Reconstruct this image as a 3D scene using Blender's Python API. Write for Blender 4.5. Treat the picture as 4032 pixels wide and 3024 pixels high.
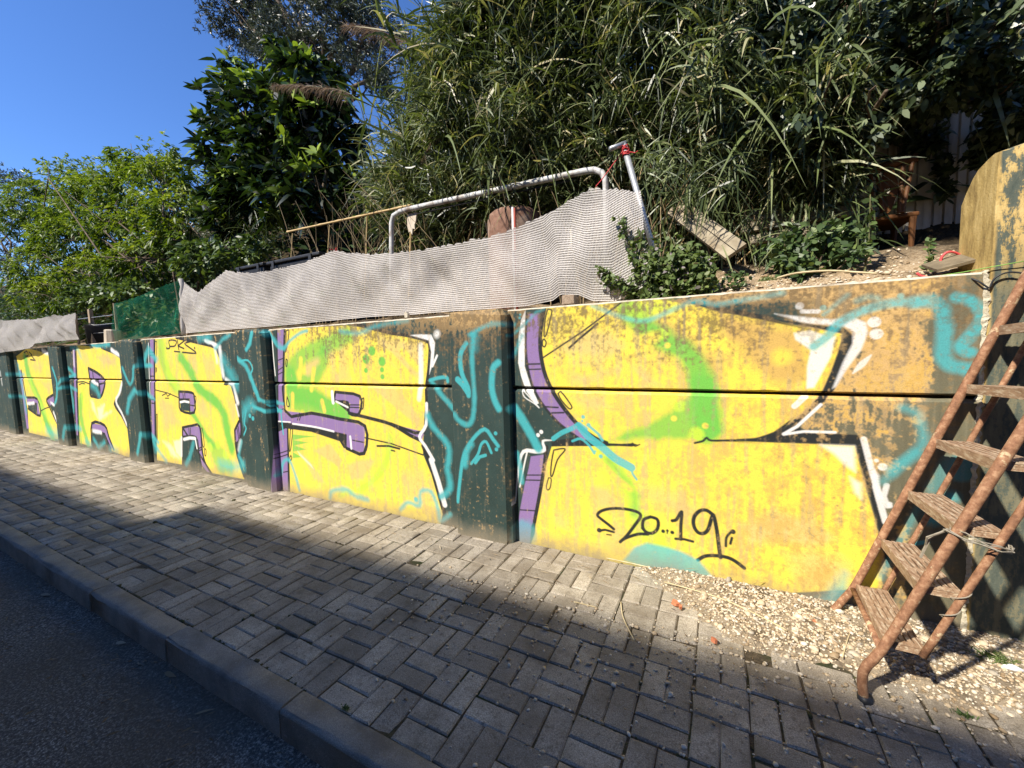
import bpy, math, random
import numpy as np
from mathutils import Matrix, Vector

for _o in list(bpy.data.objects): bpy.data.objects.remove(_o)
R = math.radians
rng = np.random.default_rng(7)
random.seed(7)
scene = bpy.context.scene
COL = scene.collection

# ------------------------------------------------------------------ camera
# world: X runs along the wall (to the right), Y into the bank, Z up; wall face at y = 0, paving at z = 0
CAM = np.array([0.0, -2.7275, 1.5])
YAW, PITCH, ROLL, FPX = -0.47987, -0.083309, -0.027728, 1583.7      # focal length in pixels of a 4032 px wide frame
_f = np.array([math.sin(YAW)*math.cos(PITCH), math.cos(YAW)*math.cos(PITCH), math.sin(PITCH)])
_r = np.cross(_f, [0, 0, 1]); _r /= np.linalg.norm(_r); _u = np.cross(_r, _f)
CR = _r*math.cos(ROLL) + _u*math.sin(ROLL); CU = -_r*math.sin(ROLL) + _u*math.cos(ROLL); CF = _f
cam_data = bpy.data.cameras.new('camera'); cam = bpy.data.objects.new('camera', cam_data); COL.objects.link(cam)
m = Matrix.Identity(4)
for i in range(3):
    m[i][0], m[i][1], m[i][2], m[i][3] = CR[i], CU[i], -CF[i], CAM[i]
cam.matrix_world = m
cam_data.sensor_width = 36.0; cam_data.lens = FPX/4032*36.0
cam_data.clip_start = 0.05; cam_data.clip_end = 500
scene.camera = cam

# ------------------------------------------------------------------ sky, sun, exposure
SUN = np.array([0.55, 1.0, -1.10]); SUN = SUN/np.linalg.norm(SUN)      # direction the light travels
world = bpy.data.worlds.new('World'); scene.world = world; world.use_nodes = True
wn, wl = world.node_tree.nodes, world.node_tree.links
wn.clear()
sky = wn.new('ShaderNodeTexSky'); sky.sky_type = 'NISHITA'; sky.sun_disc = False
sky.sun_elevation = math.asin(-SUN[2]); sky.sun_rotation = math.atan2(-SUN[0], -SUN[1])
sky.altitude = 1200; sky.air_density = 1.0; sky.dust_density = 0.0; sky.ozone_density = 6.0
bg = wn.new('ShaderNodeBackground'); bg.inputs['Strength'].default_value = 0.128
wo = wn.new('ShaderNodeOutputWorld')
hs_ = wn.new('ShaderNodeHueSaturation'); hs_.inputs['Hue'].default_value = .508; hs_.inputs['Saturation'].default_value = 1.12
wl.new(sky.outputs[0], hs_.inputs['Color']); wl.new(hs_.outputs[0], bg.inputs[0]); wl.new(bg.outputs[0], wo.inputs[0])
sun_d = bpy.data.lights.new('sun', 'SUN'); sun_d.energy = 4.8; sun_d.angle = R(1.5); sun_d.color = (1.0, 0.93, 0.82)
sun = bpy.data.objects.new('sun', sun_d); COL.objects.link(sun)
sun.rotation_euler = Vector(SUN).to_track_quat('-Z', 'Y').to_euler()
scene.view_settings.view_transform = 'Standard'; scene.view_settings.look = 'None'
scene.view_settings.exposure = 0.86; scene.view_settings.gamma = 1.0
scene.view_settings.use_curve_mapping = False
scene.cycles.max_bounces = 8; scene.cycles.transparent_max_bounces = 12

def at(px, py, Y):
    """pixel of the 2212 px wide photograph -> point of the plane y = Y"""
    k = 4032/2212
    d = CF + CR*(px*k-2016)/FPX - CU*(py*k-1512)/FPX
    return CAM + d*((Y-CAM[1])/d[1])
def atz(px, py, Z):
    k = 4032/2212
    d = CF + CR*(px*k-2016)/FPX - CU*(py*k-1512)/FPX
    return CAM + d*((Z-CAM[2])/d[2])
def project(p):
    v = np.asarray(p)-CAM
    z = v@CF
    return np.stack([v@CR/z, v@CU/z, z], -1)

# ------------------------------------------------------------------ node helpers
def new_mat(name):
    mt = bpy.data.materials.new(name); mt.use_nodes = True
    nt = mt.node_tree; nt.nodes.clear()
    out = nt.nodes.new('ShaderNodeOutputMaterial'); b = nt.nodes.new('ShaderNodeBsdfPrincipled')
    nt.links.new(b.outputs[0], out.inputs[0])
    return mt, nt, b, out
def N(nt, typ, **kw):
    n = nt.nodes.new(typ)
    for k, v in kw.items():
        if k in n.inputs: n.inputs[k].default_value = v
        else: setattr(n, k, v)
    return n
def ramp(nt, fac, stops):
    n = nt.nodes.new('ShaderNodeValToRGB'); e = n.color_ramp.elements
    while len(e) < len(stops): e.new(0.5)
    for el, (p, c) in zip(e, stops):
        el.position = p; el.color = (*c, 1) if len(c) == 3 else c
    nt.links.new(fac, n.inputs[0]); return n.outputs[0]
def mixc(nt, fac, a, b, mode='MIX'):
    n = nt.nodes.new('ShaderNodeMix'); n.data_type = 'RGBA'; n.blend_type = mode
    for s, v in ((0, fac), (6, a), (7, b)):
        if isinstance(v, (int, float)): n.inputs[s].default_value = v
        elif isinstance(v, (tuple, list)): n.inputs[s].default_value = (*v, 1) if len(v) == 3 else v
        else: nt.links.new(v, n.inputs[s])
    return n.outputs[2]
def pos(nt): return nt.nodes.new('ShaderNodeNewGeometry').outputs['Position']
def objpos(nt): return nt.nodes.new('ShaderNodeTexCoord').outputs['Object']
def noise(nt, vec, scale, detail=4, rough=.6, dist=0):
    n = N(nt, 'ShaderNodeTexNoise', Scale=scale, Detail=detail, Roughness=rough, Distortion=dist)
    nt.links.new(vec, n.inputs['Vector']); return n.outputs['Fac']
def vmap(nt, vec, scale=(1, 1, 1)):
    n = nt.nodes.new('ShaderNodeMapping'); n.inputs['Scale'].default_value = scale
    nt.links.new(vec, n.inputs['Vector']); return n.outputs[0]
def bump(nt, b, h, strength, dist):
    n = N(nt, 'ShaderNodeBump', Strength=strength, Distance=dist)
    nt.links.new(h, n.inputs['Height']); nt.links.new(n.outputs[0], b.inputs['Normal'])
def simple(name, c1, c2, scale=20, rough=.8, bstr=.4, bdist=.004, c3=None, scale2=None, metallic=0, spec=.3, stretch=(1, 1, 1), use_obj=False, bscale=None):
    mt, nt, b, out = new_mat(name)
    p = vmap(nt, objpos(nt) if use_obj else pos(nt), stretch)
    n1 = noise(nt, p, scale, 5, .65)
    c = ramp(nt, n1, [(.32, c1), (.68, c2)])
    if c3:
        n2 = noise(nt, p, scale2 or scale*.2, 4, .6)
        c = mixc(nt, ramp(nt, n2, [(.5, (0, 0, 0)), (.66, (1, 1, 1))]), c, c3)
    nt.links.new(c, b.inputs['Base Color'])
    b.inputs['Roughness'].default_value = rough; b.inputs['Metallic'].default_value = metallic
    b.inputs['Specular IOR Level'].default_value = spec
    if bstr: bump(nt, b, noise(nt, p, bscale or scale*2.5, 4, .7), bstr, bdist)
    return mt
def leaf_mat(name, stops, trans=.3, rough=.38, spec=.5, tcol=(1.3, 1.35, .5)):
    mt, nt, b, out = new_mat(name)
    a = nt.nodes.new('ShaderNodeAttribute'); a.attribute_name = 'var'
    c = ramp(nt, a.outputs['Fac'], stops)
    nt.links.new(c, b.inputs['Base Color']); b.inputs['Roughness'].default_value = rough
    b.inputs['Specular IOR Level'].default_value = spec
    t = nt.nodes.new('ShaderNodeBsdfTranslucent')
    nt.links.new(mixc(nt, 1.0, c, tcol, 'MULTIPLY'), t.inputs['Color'])
    mx = nt.nodes.new('ShaderNodeMixShader'); mx.inputs[0].default_value = trans
    nt.links.new(b.outputs[0], mx.inputs[1]); nt.links.new(t.outputs[0], mx.inputs[2])
    nt.links.new(mx.outputs[0], out.inputs[0])
    return mt

# ------------------------------------------------------------------ mesh helpers
def link(name, me, parent=None, loc=None, rot=None):
    o = bpy.data.objects.new(name, me); COL.objects.link(o)
    if parent is not None: o.parent = parent
    if loc is not None: o.location = loc
    if rot is not None: o.rotation_euler = rot
    return o
def raw_mesh(name, v, loops, starts, mat, smooth=False, var=None, uv=None):
    me = bpy.data.meshes.new(name)
    v = np.ascontiguousarray(v, dtype=np.float32); loops = np.ascontiguousarray(loops, dtype=np.int32)
    starts = np.ascontiguousarray(starts, dtype=np.int32)
    me.vertices.add(len(v)); me.vertices.foreach_set('co', v.ravel())
    me.loops.add(len(loops)); me.loops.foreach_set('vertex_index', loops)
    me.polygons.add(len(starts)); me.polygons.foreach_set('loop_start', starts)
    if smooth: me.polygons.foreach_set('use_smooth', np.ones(len(starts), dtype=bool))
    if var is not None:
        a = me.attributes.new('var', 'FLOAT', 'POINT'); a.data.foreach_set('value', np.ascontiguousarray(var, dtype=np.float32))
    if uv is not None:
        l = me.uv_layers.new(name='uv'); l.data.foreach_set('uv', np.ascontiguousarray(uv[loops], dtype=np.float32).ravel())
    me.update(calc_edges=True); me.validate()
    if mat: me.materials.append(mat)
    return me
class MB:
    """collects simple solids, then becomes one mesh"""
    def __init__(s): s.v = []; s.f = []
    def add(s, v, f):
        o = len(s.v); s.v += [tuple(map(float, p)) for p in v]; s.f += [tuple(i+o for i in q) for q in f]
    def box(s, a, b, M=None):
        x0, y0, z0 = a; x1, y1, z1 = b
        v = [(x0,y0,z0),(x1,y0,z0),(x1,y1,z0),(x0,y1,z0),(x0,y0,z1),(x1,y0,z1),(x1,y1,z1),(x0,y1,z1)]
        if M is not None: v = [M @ Vector(p) for p in v]
        s.add(v, [(0,3,2,1),(4,5,6,7),(0,1,5,4),(1,2,6,5),(2,3,7,6),(3,0,4,7)])
    def prism(s, poly, axis, lo, hi):
        """extrude a 2D polygon along an axis; poly in the two other axes (cyclic order)"""
        n = len(poly); v = []
        for t in (lo, hi):
            for a, b in poly:
                v.append({'x': (t, a, b), 'y': (a, t, b), 'z': (a, b, t)}[axis])
        f = [tuple(range(n)), tuple(range(2*n-1, n-1, -1))] + [(i, i+n, (i+1) % n+n, (i+1) % n) for i in range(n)]
        s.add(v, f)
    def tube(s, pts, r, seg=8, cap=True):
        pts = [Vector(map(float, p)) for p in pts]; n = len(pts)
        rs = [r]*n if isinstance(r, (int, float)) else list(r)
        prev = None; v = []; f = []
        for i, p in enumerate(pts):
            t = (pts[min(i+1, n-1)]-pts[max(i-1, 0)]).normalized()
            if prev is None:
                a = t.orthogonal().normalized()
            else:
                a = (prev - t*prev.dot(t)).normalized()
            prev = a; b = t.cross(a)
            for k in range(seg):
                w = 2*math.pi*k/seg; v.append(p + (a*math.cos(w)+b*math.sin(w))*rs[i])
        for i in range(n-1):
            for k in range(seg):
                f.append((i*seg+k, i*seg+(k+1) % seg, (i+1)*seg+(k+1) % seg, (i+1)*seg+k))
        if cap: f += [tuple(range(seg-1, -1, -1)), tuple(range((n-1)*seg, n*seg))]
        s.add(v, f)
    def mesh(s, name, mat, smooth=False):
        me = bpy.data.meshes.new(name); me.from_pydata(s.v, [], s.f); me.update()
        if mat: me.materials.append(mat)
        if smooth: me.polygons.foreach_set('use_smooth', np.ones(len(me.polygons), dtype=bool))
        return me
    def obj(s, name, mat, parent=None, smooth=False, bevel=0):
        o = link(name, s.mesh(name, mat, smooth), parent)
        if bevel:
            bm = o.modifiers.new('bevel', 'BEVEL'); bm.width = bevel; bm.segments = 2; bm.limit_method = 'ANGLE'
        return o
def tag(o, label=None, cat=None, group=None, kind=None):
    if label: o['label'] = label
    if cat: o['category'] = cat
    if group: o['group'] = group
    if kind: o['kind'] = kind
    return o
def empty(name, loc, label=None, cat=None, group=None):
    o = bpy.data.objects.new(name, None); COL.objects.link(o); o.location = tuple(map(float, loc)); o.empty_display_size = .1
    bpy.context.view_layer.update()
    return tag(o, label, cat, group)
def put(o, parent):
    """parent o, whose mesh is in world coordinates, keeping it where it is"""
    o.parent = parent; o.location = -Vector(parent.location)
    return o
def norm(v): return v/np.maximum(np.linalg.norm(v, axis=-1, keepdims=True), 1e-9)
def smooth_path(pts, n=6):
    """Catmull-Rom"""
    p = [np.array(q, float) for q in pts]; p = [2*p[0]-p[1]]+p+[2*p[-1]-p[-2]]; out = []
    for i in range(1, len(p)-2):
        for k in range(n):
            t = k/n
            out.append(.5*((2*p[i])+(-p[i-1]+p[i+1])*t+(2*p[i-1]-5*p[i]+4*p[i+1]-p[i+2])*t*t+(-p[i-1]+3*p[i]-3*p[i+1]+p[i+2])*t**3))
    out.append(p[-2]); return out
def fbm(h, w, cells, octaves=4, gain=.55, seed=0, aspect=1.0):
    """tiling-free value noise on an h x w grid, about 0..1; cells = cells across the width"""
    g = np.random.default_rng(seed); out = np.zeros((h, w), np.float32); amp = 1; tot = 0
    for o in range(octaves):
        cw = max(2, int(cells*2**o)); ch = max(2, int(cells*2**o*h/w*aspect))
        t = g.random((ch+2, cw+2)).astype(np.float32)
        yy = np.linspace(0, ch-.001, h); xx = np.linspace(0, cw-.001, w)
        yi = yy.astype(int); xi = xx.astype(int); fy = (yy-yi)[:, None]; fx = (xx-xi)[None]
        fy = fy*fy*(3-2*fy); fx = fx*fx*(3-2*fx)
        r0 = t[yi][:, xi]*(1-fx)+t[yi][:, xi+1]*fx; r1 = t[yi+1][:, xi]*(1-fx)+t[yi+1][:, xi+1]*fx
        out += amp*(r0*(1-fy)+r1*fy); tot += amp; amp *= gain
    return out/tot

PAINT = [
["F","Y",0.004,1,[-1.119,1.817,-1.167,1.635,-1.174,1.495,-1.148,1.342,-1.094,1.212,-1.01,1.085,-0.891,0.957,-0.775,0.879,-0.696,0.84,-1.103,0.782,-1.158,0.617,-1.225,0.321,-1.257,0.087,-1.303,-0.033,-0.736,-0.01,0.239,-0.008,0.784,0.175,0.776,0.376,0.742,0.545,0.688,0.749,0.644,0.943,0.637,0.938,0.091,0.92,0.09,0.932,0.219,0.952,0.325,1.019,0.417,1.12,0.49,1.217,0.53,1.337,0.556,1.437,0.574,1.539,0.494,1.561,0.287,1.613,0.078,1.684,0.444,1.569,0.254,1.628,-0.006,1.691,-0.155,1.75,-0.449,1.818,-0.765,1.818]],
["F","E",0.035,0.8,[-1.039,1.492,-0.858,1.621,-0.657,1.612,-0.562,1.501,-0.626,1.439,-0.861,1.443]],
["F","E",0.035,0.8,[-0.98,1.399,-0.659,1.407,-0.605,1.352,-0.84,1.263,-0.934,1.25]],
["F","O",0.035,0.8,[-0.551,1.68,-0.351,1.679,-0.181,1.57,-0.054,1.429,0.017,1.292,-0.026,1.253,-0.134,1.43,-0.37,1.558]],
["F","O",0.035,0.8,[-0.006,1.677,0.216,1.617,0.406,1.545,0.427,1.296,0.262,1.267,0.132,1.425,0.013,1.552]],
["F","E",0.035,0.8,[-0.573,1.416,-0.459,1.352,-0.32,1.248,-0.449,1.241]],
["F","E",0.035,0.8,[-0.936,1.158,-0.772,1.185,-0.617,1.178,-0.661,1.088,-0.842,1.058]],
["F","E",0.03,0.8,[-0.803,0.513,-0.682,0.514,-0.609,0.403,-0.759,0.379]],
["F","E",0.05,0.75,[-0.438,0.533,-0.304,0.552,-0.163,0.516,-0.113,0.412,-0.264,0.414,-0.37,0.455]],
["F","E",0.03,0.6,[-1.1,0.308,-1.016,0.289,-0.985,0.164,-1.068,0.182]],
["F","E",0.05,0.6,[-0.669,0.254,-0.508,0.253,-0.625,0.077,-0.746,0.083]],
["F","E",0.03,0.85,[0.123,0.409,0.306,0.51,0.468,0.497,0.563,0.409,0.524,0.362,0.387,0.347,0.172,0.304]],
["F","E",0.05,0.7,[0.345,0.27,0.525,0.322,0.627,0.266,0.582,0.123,0.447,0.102]],
["F","W",0.012,0.8,[0.497,0.931,0.644,0.937,0.653,0.795,0.609,0.828,0.558,0.886]],
["F","W",0.012,0.7,[0.63,0.767,0.679,0.736,0.682,0.648,0.653,0.682]],
["S","G",0.13,0.05,0.8,[-0.551,1.754,-0.449,1.643,-0.331,1.546,-0.208,1.471,-0.134,1.371,-0.096,1.252]],
["S","G",0.17,0.05,0.9,[-0.096,1.252,-0.077,1.113,-0.067,0.983]],
["F","G",0.03,0.85,[-0.048,0.934,-0.157,0.915,-0.449,0.882,-0.663,0.865,-0.554,0.94,-0.399,1.014,-0.252,1.105,-0.132,1.211,-0.043,1.213,-0.024,1.095]],
["F","L",0.05,0.8,[-0.571,1.797,-0.351,1.79,-0.265,1.733,-0.449,1.674,-0.551,1.701]],
["S","L",0.16,0.07,0.7,[-0.708,0.793,-0.631,0.676,-0.555,0.516,-0.471,0.35,-0.508,0.344,-0.438,0.252,-0.316,0.202]],
["S","G",0.05,0.04,0.55,[-0.68,0.727,-0.579,0.603,-0.508,0.493,-0.508,0.374]],
["S","Y",0.03,0.015,0.9,[-0.77,0.717,-0.622,0.598,-0.536,0.534]],
["S","L",0.09,0.02,0.8,[-0.13,0.948,-0.129,0.948]],
["S","L",0.065,0.02,0.8,[-0.229,1.117,-0.228,1.117]],
["S","L",0.075,0.02,0.8,[-0.326,1.581,-0.326,1.581]],
["S","Y",0.085,0.02,0.8,[-0.056,1.574,-0.056,1.574]],
["S","Y",0.085,0.02,0.8,[-0.661,1.144,-0.66,1.144]],
["S","Y",0.075,0.02,0.8,[0.032,1.389,0.033,1.389]],
["S","Y",0.11,0.02,0.8,[0.137,1.131,0.137,1.131]],
["S","Y",0.1,0.02,0.8,[0.305,1.422,0.305,1.422]],
["S","Y",0.035,0.006,1,[-0.302,1.504,-0.301,1.504]],
["S","Y",0.035,0.006,1,[-0.08,1.002,-0.08,1.002]],
["S","Y",0.035,0.006,1,[-0.261,1.038,-0.261,1.038]],
["S","Y",0.035,0.006,1,[0.013,1.528,0.014,1.528]],
["S","Y",0.07,0.02,0.9,[-1.028,1.399,-0.839,1.341,-0.594,1.427,-0.49,1.52,-0.389,1.558]],
["S","Y",0.05,0.012,1,[-0.594,1.427,-0.511,1.309,-0.439,1.246]],
["S","Y",0.06,0.02,1,[-0.469,1.478,-0.389,1.351,-0.291,1.249]],
["F","T",0.012,0.95,[-0.581,0.024,-0.509,0.132,-0.424,0.18,-0.303,0.175,-0.211,0.165,-0.11,0.13,-0.035,0.048,-0.022,-0.005,-0.424,-0.001]],
["F","L",0.03,0.75,[-0.538,0.019,-0.452,0.114,-0.316,0.128,-0.185,0.113,-0.084,0.036,-0.342,0.003]],
["F","O",0.03,0.6,[-0.424,-0.001,-0.342,0.078,-0.21,0.078,-0.096,0.005,-0.315,-0.02]],
["F","T",0.03,0.7,[0.502,0.02,0.591,0.152,0.629,0.214,0.651,0.141,0.605,0.022]],
["F","P",0.004,1,[-1.28,1.765,-1.29,1.641,-1.296,1.522,-1.284,1.378,-1.248,1.234,-1.173,1.103,-1.061,0.977,-0.94,0.89,-0.834,0.834,-0.707,0.833,-0.775,0.856,-0.844,0.908,-0.938,1.001,-1.034,1.108,-1.119,1.23,-1.155,1.342,-1.18,1.472,-1.184,1.613,-1.177,1.764]],
["F","P",0.004,1,[-1.275,0.691,-1.151,0.719,-1.191,0.51,-1.232,0.27,-1.284,0.142,-1.302,0.001,-1.395,-0.018,-1.394,0.174,-1.378,0.263,-1.335,0.457,-1.295,0.597]],
["S","K",0.032,0.003,1,[-1.138,1.796,-1.171,1.636,-1.177,1.495,-1.151,1.342,-1.1,1.218,-1.016,1.091,-0.897,0.957,-0.781,0.873,-0.696,0.842]],
["S","K",0.02,0.003,0.9,[-1.28,1.765,-1.29,1.641,-1.296,1.522,-1.284,1.378,-1.248,1.234,-1.173,1.103,-1.061,0.977,-0.94,0.89,-0.845,0.833]],
["F","K",0.003,1,[-1.103,0.784,-1.102,0.824,-0.94,0.861,-0.775,0.85,-0.685,0.843,-0.597,0.846,-0.522,0.856,-0.475,0.849,-0.522,0.832,-0.619,0.828]],
["S","K",0.008,0.003,1,[-0.63,0.836,-0.544,0.841,-0.517,0.857,-0.503,0.836,-0.472,0.852]],
["S","K",0.014,0.003,1,[-0.138,0.889,-0.093,0.905,-0.071,0.927,-0.044,0.912,0.074,0.923]],
["F","K",0.004,1,[-0.048,0.914,0.181,0.943,0.276,0.987,0.381,1.091,0.325,1.009,0.417,1.112,0.49,1.212,0.53,1.337,0.556,1.437,0.578,1.539,0.494,1.565,0.078,1.688,0.078,1.703,0.286,1.632,0.523,1.578,0.58,1.57,0.624,1.524,0.619,1.471,0.588,1.337,0.548,1.237,0.506,1.171,0.44,1.093,0.396,1.033,0.42,0.996,0.656,0.999,0.685,0.951,0.766,0.614,0.749,0.621,0.822,0.386,0.797,0.305,0.784,0.378,0.741,0.57,0.693,0.762,0.649,0.938,0.637,0.94,0.498,0.937,0.091,0.92,0.19,0.915]],
["F","K",0.006,1,[-0.155,1.762,-0.058,1.737,0.175,1.665,0.443,1.613,0.163,1.673,0.078,1.703,0.405,1.576,0.176,1.642,-0.006,1.698]],
["S","K",0.012,0.003,1,[-1.155,1.442,-0.858,1.616,-0.592,1.793]],
["S","K",0.016,0.003,1,[-0.954,1.507,-0.882,1.566,-0.75,1.665]],
["S","K",0.012,0.003,1,[-1.29,1.394,-1.186,1.395]],
["S","K",0.01,0.003,1,[-1.278,1.354,-1.177,1.357]],
["S","K",0.012,0.003,1,[-1.148,1.078,-1.047,1.077]],
["S","K",0.012,0.003,1,[-1.098,1.034,-1.004,1.041]],
["S","K",0.01,0.003,1,[-1.315,0.541,-1.181,0.557]],
["S","K",0.01,0.003,1,[-1.325,0.501,-1.191,0.515]],
["S","K",0.01,0.003,1,[-1.378,0.255,-1.232,0.27]],
["S","K",0.03,0.003,1,[-1.145,0.776,-1.171,0.594,-1.211,0.391,-1.257,0.181]],
["S","K",0.011,0.003,1,[-1.113,1.788,-1.082,1.78,-1.089,1.735,-1.126,1.61,-1.146,1.605,-1.134,1.715,-1.113,1.788]],
["S","K",0.011,0.003,1,[-1.146,1.576,-1.13,1.552,-1.141,1.52,-1.159,1.53,-1.157,1.565,-1.146,1.576]],
["S","K",0.011,0.003,1,[-1.045,1.178,-1.02,1.19,-0.948,1.099,-0.946,1.074,-0.967,1.075,-1.021,1.132,-1.045,1.178]],
["S","K",0.012,0.003,1,[-1.087,0.757,-1.024,0.774,-0.999,0.765,-1.059,0.688,-1.098,0.57,-1.115,0.565,-1.106,0.667,-1.087,0.757]],
["S","K",0.01,0.003,1,[-1.133,0.542,-1.112,0.536,-1.121,0.47,-1.142,0.447,-1.152,0.474,-1.133,0.542]],
["F","W",0.003,1,[-1.297,1.784,-1.289,1.795,-1.302,1.618,-1.308,1.378,-1.262,1.233,-1.199,1.102,-1.226,1.089,-1.303,1.196,-1.34,1.305,-1.361,1.403,-1.351,1.608,-1.328,1.726]],
["S","W",0.008,0.003,1,[-1.336,1.208,-1.317,1.147,-1.238,1.101,-1.2,1.072,-1.336,1.208]],
["T","W",0.03,0.004,1,[-1.418,0.304,-1.381,0.592,-1.336,0.724,-1.234,0.733,-1.162,0.752,-1.173,0.818,-1.102,0.83]],
["S","W",0.012,0.003,1,[-1.376,0.44,-1.329,0.636,-1.301,0.739]],
["S","W",0.03,0.003,1,[-1.185,0.887,-1.184,0.887]],
["S","W",0.03,0.003,1,[-1.211,0.861,-1.211,0.861]],
["F","W",0.006,0.85,[0.266,1.666,0.325,1.653,0.522,1.618,0.621,1.621,0.67,1.592,0.678,1.539,0.654,1.452,0.595,1.346,0.555,1.255,0.54,1.246,0.579,1.382,0.618,1.489,0.616,1.551,0.58,1.579,0.404,1.607]],
["S","W",0.022,0.003,0.8,[0.394,1.67,0.466,1.665]],
["S","W",0.055,0.003,0.8,[0.702,1.594,0.702,1.594]],
["S","W",0.055,0.003,0.8,[0.712,1.533,0.713,1.533]],
["S","W",0.04,0.003,0.6,[0.382,1.7,0.382,1.7]],
["T","W",0.03,0.003,0.7,[0.624,1.328,0.696,1.425]],
["F","W",0.006,0.88,[0.359,1.553,0.435,1.564,0.51,1.529,0.546,1.527,0.528,1.419,0.459,1.249,0.425,1.243,0.425,1.365,0.438,1.458,0.368,1.516]],
["S","W",0.03,0.003,0.85,[0.373,1.142,0.422,1.201]],
["S","W",0.016,0.003,1,[0.326,0.98,0.388,1.028,0.492,1.156]],
["S","W",0.014,0.003,1,[0.326,0.978,0.42,1.001,0.559,1.006]],
["S","W",0.028,0.003,0.85,[0.681,0.978,0.717,0.826,0.758,0.667,0.739,0.727,0.786,0.54]],
["S","W",0.025,0.003,0.8,[0.783,0.739,0.773,0.678,0.79,0.628]],
["S","W",0.04,0.003,0.85,[0.763,0.836,0.763,0.836]],
["S","W",0.02,0.003,0.8,[0.737,0.867,0.737,0.867]],
["S","W",0.02,0.003,0.8,[0.799,0.642,0.8,0.642]],
["S","W",0.02,0.003,0.8,[0.801,0.629,0.802,0.629]],
["F","W",0.006,0.75,[0.704,0.869,0.721,0.831,0.752,0.788,0.761,0.67,0.747,0.648,0.717,0.797]],
["S","T",0.035,0.003,1,[-1.089,0.843,-1.025,0.89,-0.939,0.931,-0.891,0.957,-0.844,0.931]],
["S","T",0.055,0.003,1,[-0.891,0.952,-0.821,0.875,-0.73,0.814,-0.641,0.743,-0.565,0.706,-0.528,0.688]],
["S","T",0.014,0.003,1,[-0.533,0.693,-0.518,0.645,-0.493,0.609]],
["S","T",0.018,0.003,1,[-0.941,0.837,-0.88,0.859,-0.822,0.818,-0.782,0.763]],
["S","T",0.028,0.003,1,[-0.859,1.017,-0.859,1.017]],
["S","T",0.028,0.003,1,[-0.82,0.962,-0.82,0.962]],
["S","T",0.028,0.003,1,[-0.736,0.745,-0.736,0.745]],
["S","T",0.016,0.003,1,[-0.867,0.988,-0.866,0.988]],
["S","T",0.016,0.003,1,[-0.776,0.776,-0.776,0.776]],
["S","T",0.02,0.003,1,[-0.826,0.961,-0.752,0.903,-0.724,0.86]],
["S","T",0.03,0.01,0.7,[-0.788,1.792,-0.656,1.729,-0.5,1.672,-0.409,1.672,-0.274,1.724,-0.146,1.768,-0.032,1.74,0.093,1.754,0.304,1.777]],
["S","T",0.045,0.01,0.9,[0.452,1.476,0.51,1.529,0.551,1.589,0.607,1.631,0.687,1.669,0.778,1.687,0.867,1.684,0.934,1.675]],
["S","T",0.06,0.014,0.85,[0.858,1.683,0.907,1.686,0.938,1.671,0.957,1.623,0.969,1.563,0.968,1.492,0.966,1.42,0.986,1.378,1.021,1.359,1.076,1.347]],
["S","T",0.05,0.01,0.95,[1.005,1.695,1.048,1.677,1.083,1.637,1.093,1.591,1.079,1.545,1.048,1.495,1.029,1.46,1.043,1.436,1.06,1.43]],
["S","T",0.02,0.01,0.6,[0.492,1.647,0.548,1.705,0.589,1.742]],
["S","T",0.03,0.01,0.6,[0.628,1.708,0.672,1.726,0.712,1.716]],
["S","T",0.03,0.003,0.7,[0.487,1.683,0.487,1.683]],
["S","T",0.03,0.003,0.7,[0.8,1.719,0.8,1.719]],
["S","T",0.04,0.018,0.65,[0.828,1.154,0.881,1.124,0.906,1.057,0.914,0.988,0.889,0.929,0.844,0.874,0.798,0.824]],
["S","T",0.04,0.015,0.5,[0.768,0.759,0.819,0.829,0.886,0.924]],
["S","T",0.1,0.01,0.5,[1.073,0.907,1.059,0.844]],
["S","T",0.03,0.012,0.45,[0.915,0.654,0.89,0.578,0.865,0.495,0.804,0.321,0.773,0.232]],
["S","T",0.05,0.015,0.45,[1.009,0.888,0.989,0.829,0.957,0.743]],
["S","T",0.06,0.02,0.8,[0.964,0.585,0.964,0.585]],
["S","T",0.06,0.02,0.8,[1.03,0.71,1.03,0.71]],
["S","T",0.02,0.003,0.8,[0.901,0.442,0.951,0.466]],
["S","T",0.08,0.01,0.8,[1.158,1.341,1.171,1.382,1.193,1.341]],
["S","T",0.07,0.012,0.95,[-1.402,1.057,-1.336,0.961,-1.258,0.842,-1.214,0.76]],
["S","T",0.04,0.01,0.8,[-1.392,0.706,-1.367,0.594,-1.357,0.481]],
["S","T",0.03,0.015,0.7,[-1.404,1.452,-1.346,1.56,-1.325,1.607]],
["S","T",0.02,0.01,0.7,[-1.413,1.611,-1.289,1.7,-1.209,1.766,-1.145,1.791]],
["S","T",0.018,0.003,1,[-1.341,1.741,-1.34,1.741]],
["S","T",0.018,0.003,1,[-1.333,1.765,-1.333,1.765]],
["F","T",0.02,0.6,[-1.437,-0.026,-1.42,0.118,-1.371,0.178,-1.297,0.183,-1.253,0.131,-1.246,0.047,-1.303,-0.033]],
["S","K",0.022,0.003,1,[-0.649,0.235,-0.685,0.26,-0.74,0.294,-0.764,0.315,-0.745,0.344,-0.696,0.37,-0.624,0.388,-0.542,0.392,-0.48,0.381,-0.468,0.353,-0.503,0.293,-0.56,0.203,-0.605,0.15,-0.572,0.182,-0.486,0.229,-0.424,0.241]],
["S","K",0.018,0.003,1,[-0.457,0.277,-0.418,0.242]],
["S","K",0.022,0.003,1,[-0.402,0.365,-0.363,0.357,-0.353,0.326,-0.363,0.282,-0.396,0.252,-0.435,0.257,-0.454,0.29,-0.446,0.339,-0.402,0.365]],
["S","K",0.024,0.003,1,[-0.323,0.28,-0.323,0.281]],
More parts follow.
